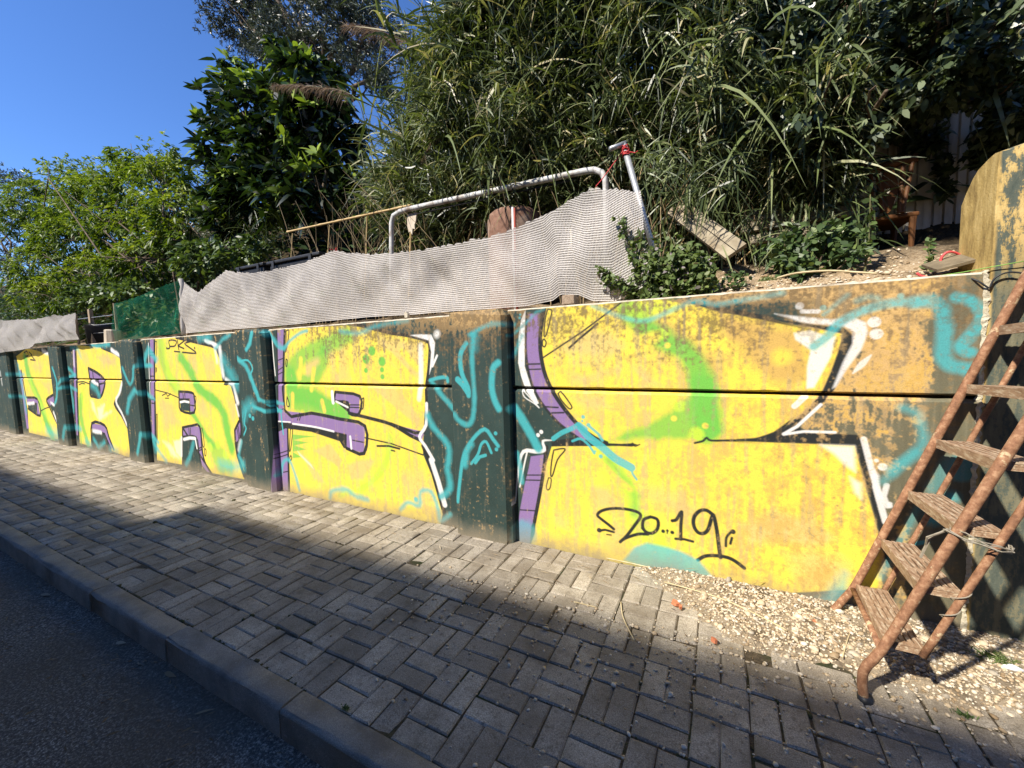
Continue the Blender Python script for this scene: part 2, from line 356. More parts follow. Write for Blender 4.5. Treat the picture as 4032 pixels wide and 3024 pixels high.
["S","K",0.024,0.003,1,[-0.267,0.283,-0.266,0.283]],
["S","K",0.016,0.003,1,[-0.297,0.289,-0.296,0.289]],
["S","K",0.008,0.003,1,[-0.297,0.295,-0.297,0.271]],
["S","K",0.022,0.003,1,[-0.267,0.362,-0.241,0.375,-0.211,0.432,-0.215,0.339,-0.215,0.247]],
["S","K",0.018,0.003,1,[-0.246,0.244,-0.194,0.251,-0.143,0.246]],
["S","K",0.024,0.003,1,[-0.027,0.44,-0.066,0.465,-0.105,0.455,-0.137,0.41,-0.139,0.353,-0.114,0.312,-0.079,0.313,-0.055,0.346,-0.041,0.404,-0.027,0.44,-0.007,0.344,0.004,0.257,0.015,0.175]],
["S","K",0.024,0.003,1,[-0.112,0.13,-0.072,0.164,-0.014,0.18,0.053,0.183,0.1,0.166,0.144,0.136]],
["S","K",0.018,0.003,1,[-0.759,0.202,-0.71,0.218,-0.649,0.213]],
["S","K",0.034,0.003,1,[-0.752,0.207,-0.751,0.207]],
["S","K",0.01,0.003,1,[-0.698,0.186,-0.667,0.188]],
["S","K",0.016,0.003,1,[0.044,0.254,0.046,0.309,0.069,0.347,0.083,0.355]],
["S","K",0.03,0.003,1,[0.081,0.353,0.081,0.354]],
["S","K",0.016,0.003,1,[0.076,0.313,0.068,0.275]],
["S","T",0.04,0.006,1,[-1.768,1.565,-1.827,1.474,-1.818,1.328,-1.767,1.222,-1.762,1.155]],
["S","T",0.04,0.012,0.85,[-1.695,1.627,-1.717,1.472,-1.715,1.328,-1.708,1.143,-1.73,0.982,-1.78,0.919,-1.86,0.948,-1.907,1.001]],
["S","T",0.05,0.004,1,[-1.861,1.281,-1.814,1.241,-1.769,1.182]],
["S","T",0.05,0.01,1,[-1.487,1.411,-1.532,1.367,-1.549,1.225,-1.526,1.123,-1.492,1.059]],
["S","T",0.03,0.006,1,[-1.908,0.272,-1.874,0.475,-1.832,0.661,-1.738,0.807,-1.625,0.895,-1.552,0.821,-1.509,0.772]],
["S","T",0.05,0.02,1,[-1.827,0.592,-1.807,0.691,-1.755,0.764]],
["S","T",0.022,0.003,1,[-1.762,0.606,-1.695,0.688,-1.661,0.772,-1.614,0.796,-1.571,0.713]],
["S","T",0.025,0.003,1,[-1.722,0.617,-1.68,0.669,-1.625,0.688]],
["S","T",0.03,0.003,1,[-1.528,0.869,-1.527,0.869]],
["S","T",0.03,0.003,1,[-1.525,0.744,-1.524,0.744]],
["S","T",0.03,0.012,0.8,[-1.734,1.629,-1.625,1.675,-1.535,1.702,-1.392,1.694]],
["S","T",0.06,0.04,0.6,[-1.688,1.601,-1.699,1.537]],
["F","Y",0.004,1,[-4.132,1.793,-3.187,1.783,-2.851,1.735,-2.205,1.585,-2.309,0.809,-2.326,0.608,-2.244,0.437,-2.139,0.093,-2.165,-0.007,-4.248,-0.031,-4.199,0.742,-4.237,0.909]],
["F","E",0.03,0.75,[-2.797,1.669,-2.257,1.566,-2.3,1.264,-2.536,1.345,-2.777,1.539]],
["F","E",0.03,0.7,[-2.888,1.258,-2.657,1.217,-2.341,1.015,-2.351,0.848,-2.618,0.96,-2.871,1.082]],
["F","E",0.02,0.9,[-3.812,1.42,-3.617,1.537,-3.583,1.347,-3.755,1.25,-3.865,1.273]],
["F","E",0.04,0.6,[-3.477,1.534,-3.202,1.618,-3.201,1.255,-3.403,1.23]],
["F","E",0.015,0.7,[-4.029,0.483,-3.883,0.394,-3.646,0.169,-3.828,0.196]],
["F","E",0.015,0.8,[-3.796,0.504,-3.532,0.602,-3.373,0.447,-3.414,0.37]],
["F","E",0.02,0.8,[-3.309,0.406,-3.074,0.478,-2.916,0.494,-3.089,0.289,-3.254,0.268]],
["F","E",0.05,0.6,[-2.599,0.394,-2.347,0.467,-2.227,0.27,-2.263,0.094,-2.503,0.143]],
["F","W",0.01,0.5,[-4.069,0.479,-3.85,0.347,-3.817,0.3,-4.035,0.431]],
["S","G",0.2,0.06,0.85,[-4.095,1.297,-4.039,1.096,-3.773,1.078,-3.497,0.967,-3.298,0.905]],
["S","G",0.18,0.06,0.7,[-4.086,1.372,-3.838,1.518,-3.505,1.605,-3.196,1.685]],
["S","G",0.13,0.05,0.7,[-3.906,1.248,-3.719,1.25,-3.558,1.418,-3.529,1.535]],
["F","G",0.03,0.85,[-4.187,1.194,-3.705,1.031,-3.267,0.883,-4.179,0.912]],
["S","L",0.1,0.05,0.7,[-2.719,0.736,-2.765,0.509,-2.931,0.309,-3.132,0.165]],
["S","L",0.06,0.03,0.6,[-3.441,0.073,-2.997,0.254,-2.767,0.487,-2.693,0.694]],
["S","Y",0.07,0.012,1,[-2.863,1.585,-2.639,1.473,-2.33,1.202]],
["S","Y",0.07,0.012,1,[-2.883,1.324,-2.597,1.261,-2.443,1.095,-2.344,0.973]],
["S","Y",0.07,0.012,1,[-2.927,1.147,-2.727,1.043,-2.51,0.902,-2.458,0.862]],
["S","Y",0.07,0.012,1,[-2.73,1.389,-2.514,1.261,-2.336,1.098]],
["S","Y",0.07,0.012,1,[-2.497,1.512,-2.346,1.366]],
["S","Y",0.05,0.012,1,[-4.078,1.095,-4.099,0.916]],
["S","Y",0.05,0.012,1,[-3.766,1.152,-3.706,1.371]],
["S","Y",0.05,0.012,1,[-3.941,1.273,-3.9,1.47]],
["S","Y",0.05,0.012,1,[-3.343,1.508,-3.358,1.346]],
["S","Y",0.05,0.012,1,[-3.147,1.504,-3.149,1.301]],
["S","Y",0.05,0.012,1,[-3.614,1.034,-3.588,0.938]],
["S","G",0.09,0.015,1,[-2.876,1.531,-2.874,1.531]],
["S","G",0.09,0.015,1,[-2.957,1.456,-2.956,1.456]],
["S","G",0.09,0.015,1,[-2.756,1.432,-2.755,1.432]],
["S","G",0.05,0.01,1,[-2.762,1.356,-2.76,1.356]],
["S","G",0.05,0.01,1,[-2.966,1.35,-2.964,1.35]],
["S","G",0.05,0.01,1,[-2.761,1.292,-2.759,1.292]],
["F","P",0.004,1,[-4.269,1.792,-4.148,1.787,-4.245,0.909,-3.905,0.899,-3.369,0.866,-3.021,0.816,-3.053,0.545,-3.294,0.574,-3.3,0.692,-3.809,0.742,-4.215,0.78,-4.286,0.004,-4.451,-0.033,-4.37,0.771,-4.348,0.878]],
["F","K",0.004,1,[-4.369,0.782,-4.115,0.776,-3.589,0.744,-3.281,0.717,-3.294,0.574,-3.335,0.571,-3.39,0.638,-3.813,0.704,-4.244,0.713,-4.383,0.664]],
["F","P",0.004,1,[-3.405,1.136,-3.067,1.103,-3.094,0.929,-3.229,0.931,-3.205,1.025,-3.42,1.046]],
["S","K",0.03,0.003,1,[-3.405,1.136,-3.067,1.103,-3.094,0.929,-3.229,0.931,-3.237,1.035,-3.42,1.046,-3.405,1.136]],
["F","K",0.004,1,[-3.42,1.046,-3.252,1.051,-3.229,0.931]],
["S","K",0.035,0.003,1,[-4.133,1.783,-4.236,0.915,-3.792,0.905,-3.369,0.866,-3.021,0.816,-3.056,0.545,-3.294,0.574]],
["S","K",0.022,0.003,1,[-4.269,1.792,-4.311,1.322,-4.367,0.798]],
["S","K",0.028,0.003,1,[-4.203,0.781,-4.26,0.008]],
["F","P",0.004,1,[-2.682,0.853,-2.611,0.848,-2.301,0.809,-2.332,0.723,-2.464,0.766]],
["S","K",0.035,0.004,1,[-3.229,0.931,-2.947,0.895,-2.682,0.853,-2.464,0.766,-2.307,0.704,-2.238,0.543,-2.127,0.242]],
["S","K",0.03,0.003,1,[-2.682,0.857,-2.301,0.809,-2.257,1.203,-2.205,1.585,-2.624,1.682,-3.06,1.785]],
["S","K",0.014,0.003,1,[-3.03,0.701,-2.695,0.672,-2.326,0.601]],
["S","K",0.02,0.003,1,[-2.875,0.634,-2.726,0.647,-2.597,0.632]],
["S","K",0.014,0.003,1,[-2.699,0.609,-2.656,0.605]],
["S","K",0.04,0.003,1,[-2.321,0.682,-2.218,0.44,-2.12,0.117]],
["S","K",0.012,0.003,1,[-4.285,1.463,-4.176,1.487]],
["S","K",0.012,0.003,1,[-4.299,1.353,-4.187,1.398]],
["S","K",0.012,0.003,1,[-4.304,1.309,-4.193,1.342]],
["S","K",0.012,0.003,1,[-4.345,0.904,-4.242,0.935]],
["S","K",0.012,0.003,1,[-4.031,0.817,-3.983,0.895]],
["S","K",0.012,0.003,1,[-3.999,0.818,-3.952,0.892]],
["S","K",0.012,0.003,1,[-3.222,1.013,-3.08,1.018]],
["S","K",0.012,0.003,1,[-3.224,0.99,-3.082,0.991]],
["S","K",0.012,0.003,1,[-3.203,0.664,-3.047,0.654]],
["S","K",0.012,0.003,1,[-4.396,0.417,-4.24,0.464]],
["S","K",0.012,0.003,1,[-4.402,0.373,-4.245,0.421]],
["S","K",0.012,0.003,1,[-4.346,0.207,-4.26,0.228]],
["S","K",0.014,0.003,1,[-4.11,1.772,-4.063,1.775,-4.101,1.648,-4.145,1.549,-4.122,1.673,-4.11,1.772]],
["S","K",0.014,0.003,1,[-4.146,1.474,-4.127,1.461,-4.143,1.398,-4.161,1.411,-4.146,1.474]],
["S","K",0.014,0.003,1,[-4.177,1.066,-4.146,0.991,-4.158,0.959,-4.196,0.976,-4.177,1.066]],
["S","K",0.014,0.003,1,[-4.163,0.706,-4.122,0.708,-4.179,0.495,-4.207,0.467,-4.183,0.6,-4.163,0.706]],
["S","K",0.014,0.003,1,[-4.188,0.416,-4.175,0.391,-4.195,0.357,-4.208,0.387,-4.188,0.416]],
["S","K",0.014,0.003,1,[-3.041,1.076,-3.015,1.082,-3.032,0.991,-3.051,0.99,-3.041,1.076]],
["S","K",0.014,0.003,1,[-3.031,0.621,-3.012,0.618,-3.021,0.58,-3.039,0.592,-3.031,0.621]],
["F","G",0.006,0.9,[-4.128,0.656,-3.724,0.661,-3.934,0.632,-4.116,0.592,-3.863,0.587,-4.102,0.534,-3.91,0.507,-4.151,0.459,-3.997,0.414,-4.159,0.387]],
["F","W",0.005,1,[-2.407,1.657,-2.303,1.66,-2.176,1.651,-2.14,1.583,-2.164,1.425,-2.215,1.315,-2.184,1.505,-2.204,1.604]],
["S","W",0.03,0.02,0.7,[-2.296,1.547,-2.311,1.304,-2.335,1.119]],
["S","W",0.05,0.008,0.6,[-2.295,1.568,-2.305,1.263,-2.341,1.098]],
["S","W",0.02,0.003,1,[-2.178,1.385,-2.124,1.474]],
["S","W",0.03,0.005,1,[-2.26,1.06,-2.276,0.873,-2.356,0.763,-2.295,0.684,-2.211,0.566]],
["S","W",0.05,0.006,0.95,[-2.237,0.564,-2.17,0.383,-2.11,0.182]],
["S","W",0.05,0.02,1,[-2.117,1.656,-2.115,1.656]],
["S","W",0.02,0.003,0.95,[-4.115,0.773,-3.92,0.767,-3.733,0.759,-3.467,0.733]],
["S","W",0.025,0.003,1,[-3.233,0.697,-3.227,0.58]],
["S","W",0.02,0.003,1,[-3.404,1.041,-3.241,0.989]],
["S","W",0.04,0.003,1,[-3.453,1.134,-3.449,1.028]],
["S","W",0.014,0.003,1,[-4.363,1.708,-4.362,1.451,-4.356,1.296]],
["S","W",0.014,0.003,1,[-4.36,0.785,-4.153,0.789]],
["S","T",0.055,0.02,0.9,[-2.253,0.957,-2.195,0.858,-2.076,0.744,-2.043,0.665,-2.063,0.5,-2.047,0.337,-2.139,0.251]],
["S","T",0.03,0.006,1,[-2.21,1.264,-2.122,1.285,-2.036,1.29,-2.025,1.256]],
["S","T",0.045,0.012,0.85,[-2.186,1.244,-2.081,1.126,-1.977,1.031]],
["S","T",0.03,0.006,1,[-1.966,1.011,-1.946,0.933]],
["S","T",0.035,0.012,0.85,[-4.405,1.773,-4.298,1.629,-4.18,1.588,-4.051,1.671,-3.89,1.738,-3.775,1.757]],
["S","T",0.03,0.02,0.7,[-3.289,1.734,-3.036,1.7,-2.82,1.755,-2.59,1.774,-2.426,1.785]],
["S","T",0.02,0.003,1,[-4.42,0.98,-4.306,0.88,-4.293,0.644]],
["S","T",0.04,0.015,0.85,[-4.391,0.18,-4.332,0.322,-4.224,0.359,-4.139,0.21,-4.079,0.033]],
["S","T",0.05,0.02,0.8,[-3.587,0.026,-3.544,0.108,-3.332,0.149,-3.235,0.103,-3.042,0.083]],
["S","T",0.04,0.015,0.85,[-2.622,0.057,-2.531,0.138,-2.394,0.127,-2.373,0.26,-2.253,0.277,-2.183,0.128,-2.163,0.025,-2.058,0.106]],
["S","T",0.05,0.01,1,[-2.432,0.18,-2.43,0.18]],
["S","T",0.06,0.015,0.9,[-4.914,1.504,-4.734,1.399,-4.624,1.196,-4.544,1.036]],
["S","T",0.022,0.003,1,[-4.866,1.462,-4.689,1.47,-4.616,1.378,-4.661,1.297,-4.567,1.116]],
["S","T",0.04,0.012,0.8,[-4.544,1.036,-4.383,1.001,-4.256,0.986]],
["S","T",0.12,0.06,0.8,[-4.928,0.791,-4.801,0.923,-4.69,0.969]],
["S","T",0.04,0.012,1,[-4.658,0.95,-4.461,0.907,-4.298,0.905]],
["S","T",0.02,0.003,1,[-4.804,0.902,-4.861,0.752,-4.834,0.691,-4.901,0.601]],
["S","T",0.05,0.003,1,[-4.742,0.843,-4.74,0.843]],
["S","T",0.05,0.003,1,[-4.687,0.814,-4.685,0.815]],
["S","T",0.05,0.012,1,[-4.707,1.591,-4.628,1.659,-4.579,1.767]],
["F","Y",0.004,1,[-7.006,1.8,-6.429,1.795,-5.918,1.713,-5.512,1.622,-5.416,1.465,-5.379,1.199,-5.225,1.179,-5.107,0.766,-5.238,0.58,-5.213,0.358,-5.11,0.143,-5.127,0.029,-5.858,0.021,-6.019,0.112,-6.043,0.619,-6.492,0.578,-6.591,0.05,-7.323,0.039,-7.127,1.228]],
["F","E",0.05,0.7,[-6.122,1.568,-5.961,1.472,-5.985,1.332,-6.115,1.356]],
["F","E",0.05,0.7,[-5.776,1.538,-5.578,1.467,-5.566,1.287,-5.768,1.332]],
["F","E",0.05,0.7,[-6.088,1.0,-5.831,0.961,-5.784,0.729,-5.995,0.765]],
["F","E",0.06,0.75,[-7.074,0.97,-6.725,0.905,-6.579,0.635,-7.011,0.505]],
["F","W",0.02,0.5,[-6.78,0.366,-6.548,0.41,-6.602,0.126,-6.734,0.216]],
["F","W",0.03,0.4,[-7.097,0.341,-6.889,0.331,-6.627,0.123,-6.827,0.129]],
["F","E",0.04,0.6,[-5.367,1.021,-5.22,0.959,-5.166,0.807,-5.289,0.756]],
["S","G",0.2,0.08,0.6,[-6.864,1.733,-6.864,1.483,-6.711,1.232,-6.557,1.134]],
["S","G",0.16,0.06,0.85,[-6.362,1.525,-6.161,1.356,-5.978,1.121,-5.618,0.968,-5.442,0.793,-5.397,0.569,-5.344,0.391]],
["S","G",0.1,0.05,0.8,[-6.215,0.802,-6.057,0.666,-5.907,0.508,-5.752,0.402]],
["F","G",0.04,0.7,[-5.948,0.529,-5.745,0.45,-5.583,0.416,-5.299,0.167,-5.397,0.041,-5.643,0.035,-5.792,0.161]],
["S","L",0.12,0.06,0.7,[-6.741,1.332,-6.532,1.135,-6.376,0.942]],
["S","L",0.12,0.03,0.8,[-6.741,1.456,-6.739,1.456]],
["S","L",0.12,0.03,0.8,[-5.837,0.359,-5.834,0.359]],
["S","L",0.12,0.03,0.8,[-5.644,0.423,-5.642,0.423]],
["S","L",0.12,0.03,0.8,[-5.487,0.297,-5.485,0.297]],
["F","L",0.05,0.5,[-6.905,1.784,-6.65,1.787,-6.563,1.479,-6.812,1.482]],
["F","P",0.004,1,[-7.168,1.794,-7.05,1.789,-7.318,0.377,-7.423,0.355]],
["S","K",0.04,0.003,1,[-7.039,1.794,-7.148,1.228,-7.307,0.378]],
["S","K",0.025,0.003,1,[-7.178,1.794,-7.279,1.227,-7.42,0.369]],
["F","P",0.004,1,[-6.496,1.071,-6.168,1.064,-6.111,0.999,-6.15,0.805,-6.269,0.812,-6.249,0.971,-6.487,0.963]],
["F","D",0.004,1,[-6.487,0.963,-6.24,0.971,-6.259,0.812,-6.496,0.814]],
["S","K",0.035,0.003,1,[-6.496,1.071,-6.168,1.064,-6.111,0.999,-6.151,0.8,-6.496,0.814,-6.507,0.963,-6.496,1.071]],
["S","K",0.03,0.003,1,[-6.487,0.963,-6.24,0.971,-6.259,0.812]],
["F","P",0.004,1,[-6.492,0.578,-6.248,0.618,-6.043,0.619,-6.034,0.281,-5.973,0.117,-5.858,0.021,-5.967,0.025,-6.087,0.105,-6.126,0.272,-6.16,0.465,-6.492,0.452]],
["F","D",0.004,1,[-6.492,0.452,-6.16,0.47,-6.126,0.272,-6.082,0.056,-5.988,0.03,-6.566,0.053]],
["S","K",0.035,0.003,1,[-6.492,0.578,-6.248,0.618,-6.043,0.619,-6.034,0.281,-5.973,0.117,-5.851,0.01,-6.492,0.578]],
["S","K",0.03,0.003,1,[-6.492,0.578,-6.591,0.05]],
["S","K",0.03,0.003,1,[-6.492,0.452,-6.16,0.47,-6.126,0.272,-6.087,0.08]],
["S","K",0.018,0.003,1,[-6.394,1.052,-6.393,0.978]],
["S","K",0.018,0.003,1,[-6.345,1.06,-6.35,0.98]],
["S","K",0.018,0.003,1,[-6.253,0.898,-6.13,0.89]],
["S","K",0.018,0.003,1,[-6.326,0.576,-6.331,0.472]],
["S","K",0.018,0.003,1,[-6.287,0.583,-6.293,0.475]],
["S","K",0.018,0.003,1,[-6.117,0.322,-6.032,0.349]],
["S","K",0.018,0.003,1,[-6.113,0.293,-6.028,0.32]],
["S","K",0.018,0.003,1,[-7.195,1.615,-7.077,1.613]],
["S","K",0.018,0.003,1,[-7.204,1.574,-7.086,1.572]],
["S","K",0.018,0.003,1,[-7.258,1.274,-7.138,1.275]],
["S","K",0.018,0.003,1,[-7.32,0.937,-7.2,0.935]],
["S","K",0.018,0.003,1,[-7.326,0.884,-7.211,0.882]],
["F","P",0.004,1,[-5.239,0.625,-5.105,0.755,-5.118,0.567,-5.224,0.469]],
["S","K",0.035,0.003,1,[-5.239,0.625,-5.105,0.755,-5.118,0.567,-5.237,0.457,-5.239,0.625]],
["S","K",0.015,0.003,1,[-5.187,0.662,-5.169,0.529]],
["S","K",0.015,0.003,1,[-5.161,0.686,-5.144,0.542]],
["S","K",0.06,0.006,1,[-5.237,0.457,-5.22,0.312,-5.12,0.074]],
["S","K",0.045,0.003,1,[-6.429,1.795,-5.918,1.713,-5.509,1.64,-5.424,1.542,-5.403,1.421,-5.379,1.199,-5.225,1.179,-5.107,0.766]],
["F","D",0.004,1,[-6.357,1.797,-5.527,1.782,-5.134,1.783,-5.13,1.181,-5.225,1.183,-5.379,1.195,-5.408,1.465,-5.508,1.648,-5.916,1.725]],
["S","K",0.016,0.003,1,[-7.169,1.08,-6.799,1.042,-6.503,0.982]],
["S","K",0.016,0.003,1,[-6.972,1.004,-6.852,1.033,-6.818,0.998,-6.724,1.036]],
["S","K",0.015,0.003,1,[-6.891,0.968,-6.788,0.971]],
["S","K",0.016,0.003,1,[-7.014,1.763,-6.975,1.749,-7.019,1.586,-7.078,1.46,-7.056,1.612,-7.014,1.763]],
["S","K",0.016,0.003,1,[-7.075,1.396,-7.052,1.383,-7.084,1.331,-7.075,1.396]],
["S","K",0.016,0.003,1,[-7.202,0.717,-7.172,0.705,-7.24,0.383,-7.262,0.381,-7.202,0.717]],
["S","K",0.016,0.003,1,[-6.103,1.018,-6.068,1.012,-6.092,0.928,-6.119,0.927,-6.103,1.018]],
["S","K",0.016,0.003,1,[-6.016,0.596,-5.982,0.587,-5.972,0.383,-6.01,0.368,-6.016,0.596]],
["S","K",0.016,0.003,1,[-5.972,0.335,-5.94,0.314,-5.961,0.239,-5.986,0.249,-5.972,0.335]],
["S","K",0.022,0.003,1,[-6.702,1.653,-6.625,1.664,-6.626,1.761,-6.438,1.748,-6.484,1.684,-6.622,1.681]],
["S","K",0.022,0.003,1,[-6.404,1.754,-6.389,1.633]],
["S","K",0.022,0.003,1,[-6.217,1.747,-6.403,1.682,-6.255,1.642]],
["S","K",0.022,0.003,1,[-6.084,1.726,-6.225,1.707,-6.107,1.649,-5.964,1.576,-6.301,1.595]],
["S","K",0.02,0.003,1,[-6.513,1.612,-6.371,1.602]],
["S","K",0.03,0.003,1,[-6.711,1.659,-6.708,1.659]],
["S","K",0.03,0.003,1,[-5.988,1.642,-5.986,1.641]],
["S","W",0.06,0.02,0.9,[-5.408,1.641,-5.409,1.509,-5.385,1.288]],
["S","W",0.05,0.012,1,[-5.722,1.729,-5.582,1.695,-5.466,1.654]],
["S","W",0.05,0.015,0.9,[-5.332,1.244,-5.187,1.18,-5.124,0.963]],
["S","W",0.03,0.003,1,[-6.485,0.926,-6.376,0.942,-6.261,0.934]],
["S","W",0.04,0.01,1,[-6.484,0.415,-6.326,0.447,-6.186,0.451]],
["S","W",0.025,0.003,1,[-6.186,0.451,-6.163,0.318]],
["S","W",0.02,0.003,0.8,[-7.222,1.744,-7.284,1.358,-7.336,0.963]],
["S","W",0.05,0.02,0.7,[-5.516,1.644,-5.497,1.466]],
["S","W",0.04,0.01,0.7,[-6.543,0.436,-6.592,0.178]],
["S","W",0.05,0.02,0.7,[-5.135,0.499,-5.19,0.382]],
["S","W",0.03,0.01,0.8,[-5.165,0.939,-5.128,0.809]],
["S","T",0.12,0.07,0.75,[-5.357,1.464,-5.241,1.332,-5.13,1.181]],
["S","T",0.08,0.05,0.8,[-5.865,1.768,-5.612,1.759]],
["S","T",0.06,0.03,0.8,[-7.394,1.515,-7.249,1.668,-7.131,1.588,-7.046,1.485]],
["S","T",0.07,0.02,0.6,[-6.492,0.061,-6.375,0.174,-6.244,0.385]],
["S","T",0.06,0.03,0.8,[-7.375,0.318,-7.285,0.218,-7.049,0.053]],
["S","T",0.12,0.06,0.7,[-5.624,0.155,-5.383,0.135,-5.142,0.185]],
["S","T",0.04,0.02,0.8,[-5.512,1.622,-5.336,1.726,-5.173,1.774]],
["S","T",0.04,0.02,0.8,[-5.116,0.5,-5.2,0.314,-5.12,0.21]],
["S","T",0.04,0.02,0.7,[-4.43,1.782,-4.285,1.648,-4.167,1.586]],
["S","T",0.05,0.02,0.85,[-7.879,1.397,-7.794,1.261,-7.68,1.158,-7.564,1.263,-7.506,1.416,-7.177,1.424]],
["S","T",0.09,0.03,0.8,[-7.87,0.752,-7.781,0.925,-7.562,1.077]],
["S","T",0.05,0.02,0.7,[-7.562,1.077,-7.363,0.98,-7.22,0.944]],
["S","T",0.07,0.02,0.8,[-7.691,0.124,-7.582,0.303,-7.535,0.412,-7.445,0.419,-7.23,0.312]],
["S","T",0.05,0.02,0.7,[-7.391,1.428,-7.224,1.426]],
["S","T",0.05,0.02,0.5,[-7.478,1.048,-7.27,0.975]],
["F","Y",0.004,1,[-9.833,1.802,-8.81,1.725,-8.181,1.557,-8.188,1.23,-8.348,0.985,-8.568,0.821,-8.355,0.65,-8.158,0.438,-8.168,0.191,-8.242,-0.019,-8.875,0.036,-9.041,0.45,-9.556,0.454,-9.674,0.038,-10.198,0.057,-9.954,1.192]],
["F","E",0.05,0.8,[-9.01,1.593,-8.621,1.631,-8.506,1.473,-8.834,1.431]],
["F","E",0.03,0.8,[-8.671,1.542,-8.386,1.538,-8.383,1.45,-8.642,1.452]],
["F","E",0.06,0.6,[-9.618,1.7,-9.402,1.624,-9.339,1.434,-9.621,1.484]],
["F","E",0.05,0.5,[-8.534,1.16,-8.323,1.185,-8.424,0.983]],
["F","W",0.04,0.5,[-9.248,0.724,-8.946,0.807,-9.046,0.638,-8.704,0.701,-9.25,0.509]],
["F","W",0.04,0.4,[-9.502,0.859,-9.383,0.863,-9.288,0.579,-9.483,0.714]],
["S","G",0.16,0.06,0.75,[-9.886,0.896,-9.992,0.643,-9.955,0.343,-9.839,0.099]],
["S","L",0.1,0.05,0.6,[-9.727,1.121,-9.854,0.897,-9.832,0.55]],
["S","G",0.08,0.04,0.6,[-10.087,0.537,-10.128,0.075]],
["F","P",0.004,1,[-10.031,1.734,-9.917,1.731,-10.241,0.195,-10.321,0.189]],
["S","K",0.05,0.003,1,[-9.905,1.731,-10.062,0.941,-10.214,0.197]],
["S","K",0.03,0.003,1,[-10.031,1.734,-10.191,0.938,-10.321,0.189]],
["F","P",0.004,1,[-9.436,1.399,-9.086,1.317,-8.841,1.202,-8.905,1.063,-9.082,0.919,-9.065,1.084,-9.402,1.209]],
["F","D",0.004,1,[-9.402,1.209,-9.062,1.095,-9.11,0.919,-9.474,0.956]],
["S","K",0.05,0.003,1,[-9.436,1.399,-9.086,1.317,-8.841,1.202,-8.905,1.063,-9.082,0.919,-9.366,0.923,-9.486,0.956,-9.432,1.209,-9.436,1.399]],
["S","K",0.04,0.003,1,[-9.412,1.216,-9.121,1.188,-9.057,1.096,-9.09,0.931]],
["S","T",0.1,0.05,0.8,[-9.374,1.102,-9.214,1.057,-9.126,0.965]],
["S","K",0.03,0.003,1,[-9.275,1.352,-9.279,1.234]],
["S","K",0.03,0.003,1,[-9.081,1.13,-8.88,1.156]],
["S","W",0.05,0.02,1,[-9.351,1.186,-9.137,1.129]],
["F","P",0.004,1,[-9.556,0.454,-9.041,0.45,-8.923,0.268,-8.807,0.089,-8.924,0.055,-9.057,0.282,-9.561,0.331]],
["F","D",0.004,1,[-9.561,0.331,-9.057,0.282,-8.875,0.036,-9.674,0.038]],
["S","K",0.05,0.003,1,[-9.674,0.038,-9.556,0.454,-9.041,0.45,-8.923,0.268,-8.786,0.068]],
["S","K",0.04,0.003,1,[-9.561,0.331,-9.079,0.304,-8.893,0.07]],
["S","W",0.06,0.02,1,[-9.534,0.321,-9.216,0.319]],
["S","T",0.08,0.03,0.7,[-9.546,0.172,-9.378,0.039,-9.118,0.158]],
["S","K",0.05,0.003,1,[-8.81,1.725,-8.157,1.556,-8.188,1.23,-8.348,0.985,-8.568,0.821,-8.355,0.65,-8.178,0.459]],
["F","D",0.006,1,[-8.78,1.733,-8.07,1.812,-8.109,1.253,-8.183,1.231,-8.152,1.535]],
["F","D",0.006,1,[-8.188,1.209,-8.022,1.21,-8.103,0.463,-8.173,0.477,-8.342,0.662,-8.541,0.827,-8.323,0.986]],
["S","W",0.06,0.02,1,[-8.452,1.682,-8.198,1.589]],
["S","W",0.05,0.02,0.8,[-8.157,1.535,-8.196,1.34]],
["S","W",0.05,0.015,0.9,[-8.199,1.187,-8.342,1.008,-8.505,0.869,-8.344,0.695,-8.192,0.502]],
["S","K",0.022,0.003,1,[-10.029,1.154,-9.713,1.17,-9.482,1.136]],
["S","K",0.02,0.003,1,[-9.915,1.113,-9.783,1.14,-9.663,1.132]],
["S","T",0.07,0.03,0.8,[-10.313,1.391,-10.165,1.34,-10.059,1.266]],
["S","T",0.07,0.03,0.8,[-9.24,1.784,-8.966,1.752,-8.532,1.773]],
["S","T",0.08,0.04,0.7,[-9.793,1.728,-9.707,1.606]],
["S","T",0.06,0.03,0.7,[-10.1,1.761,-9.817,1.753]],
["S","T",0.06,0.03,0.7,[-7.418,1.442,-7.295,1.603,-7.135,1.559,-7.019,1.518]],
["S","T",0.07,0.03,0.7,[-10.317,1.062,-10.289,0.833,-10.319,0.628]],
["S","T",0.1,0.05,0.6,[-7.351,0.345,-7.317,0.2]],
["S","W",0.04,0.02,0.6,[-9.993,1.733,-10.038,1.439]],
["S","T",0.1,0.06,0.7,[-9.895,0.12,-9.728,0.058]],
["S","T",0.1,0.06,0.6,[-8.924,0.055,-8.657,0.056]],
["S","T",0.06,0.02,0.9,[-10.741,1.41,-10.675,1.294,-10.621,1.142,-10.707,0.883,-10.858,0.748]],
["S","T",0.06,0.02,0.8,[-10.56,1.117,-10.314,1.246,-10.037,1.291]],
["S","T",0.06,0.02,0.7,[-10.655,1.039,-10.304,1.07,-10.06,1.013]],
["S","T",0.1,0.03,0.6,[-10.64,0.132,-10.51,0.323,-10.339,0.334,-10.08,0.326]],
["F","Y",0.004,1,[-13.105,1.667,-12.383,1.81,-11.826,1.754,-11.169,1.659,-11.194,1.26,-11.202,0.912,-11.62,0.79,-11.446,0.632,-11.227,0.396,-11.272,0.037,-12.923,0.058,-12.814,0.574,-12.987,1.163]],
["S","G",0.25,0.1,0.85,[-12.55,1.6,-12.5,1.283,-12.268,0.999,-11.969,0.694,-11.778,0.336,-11.561,0.07]],
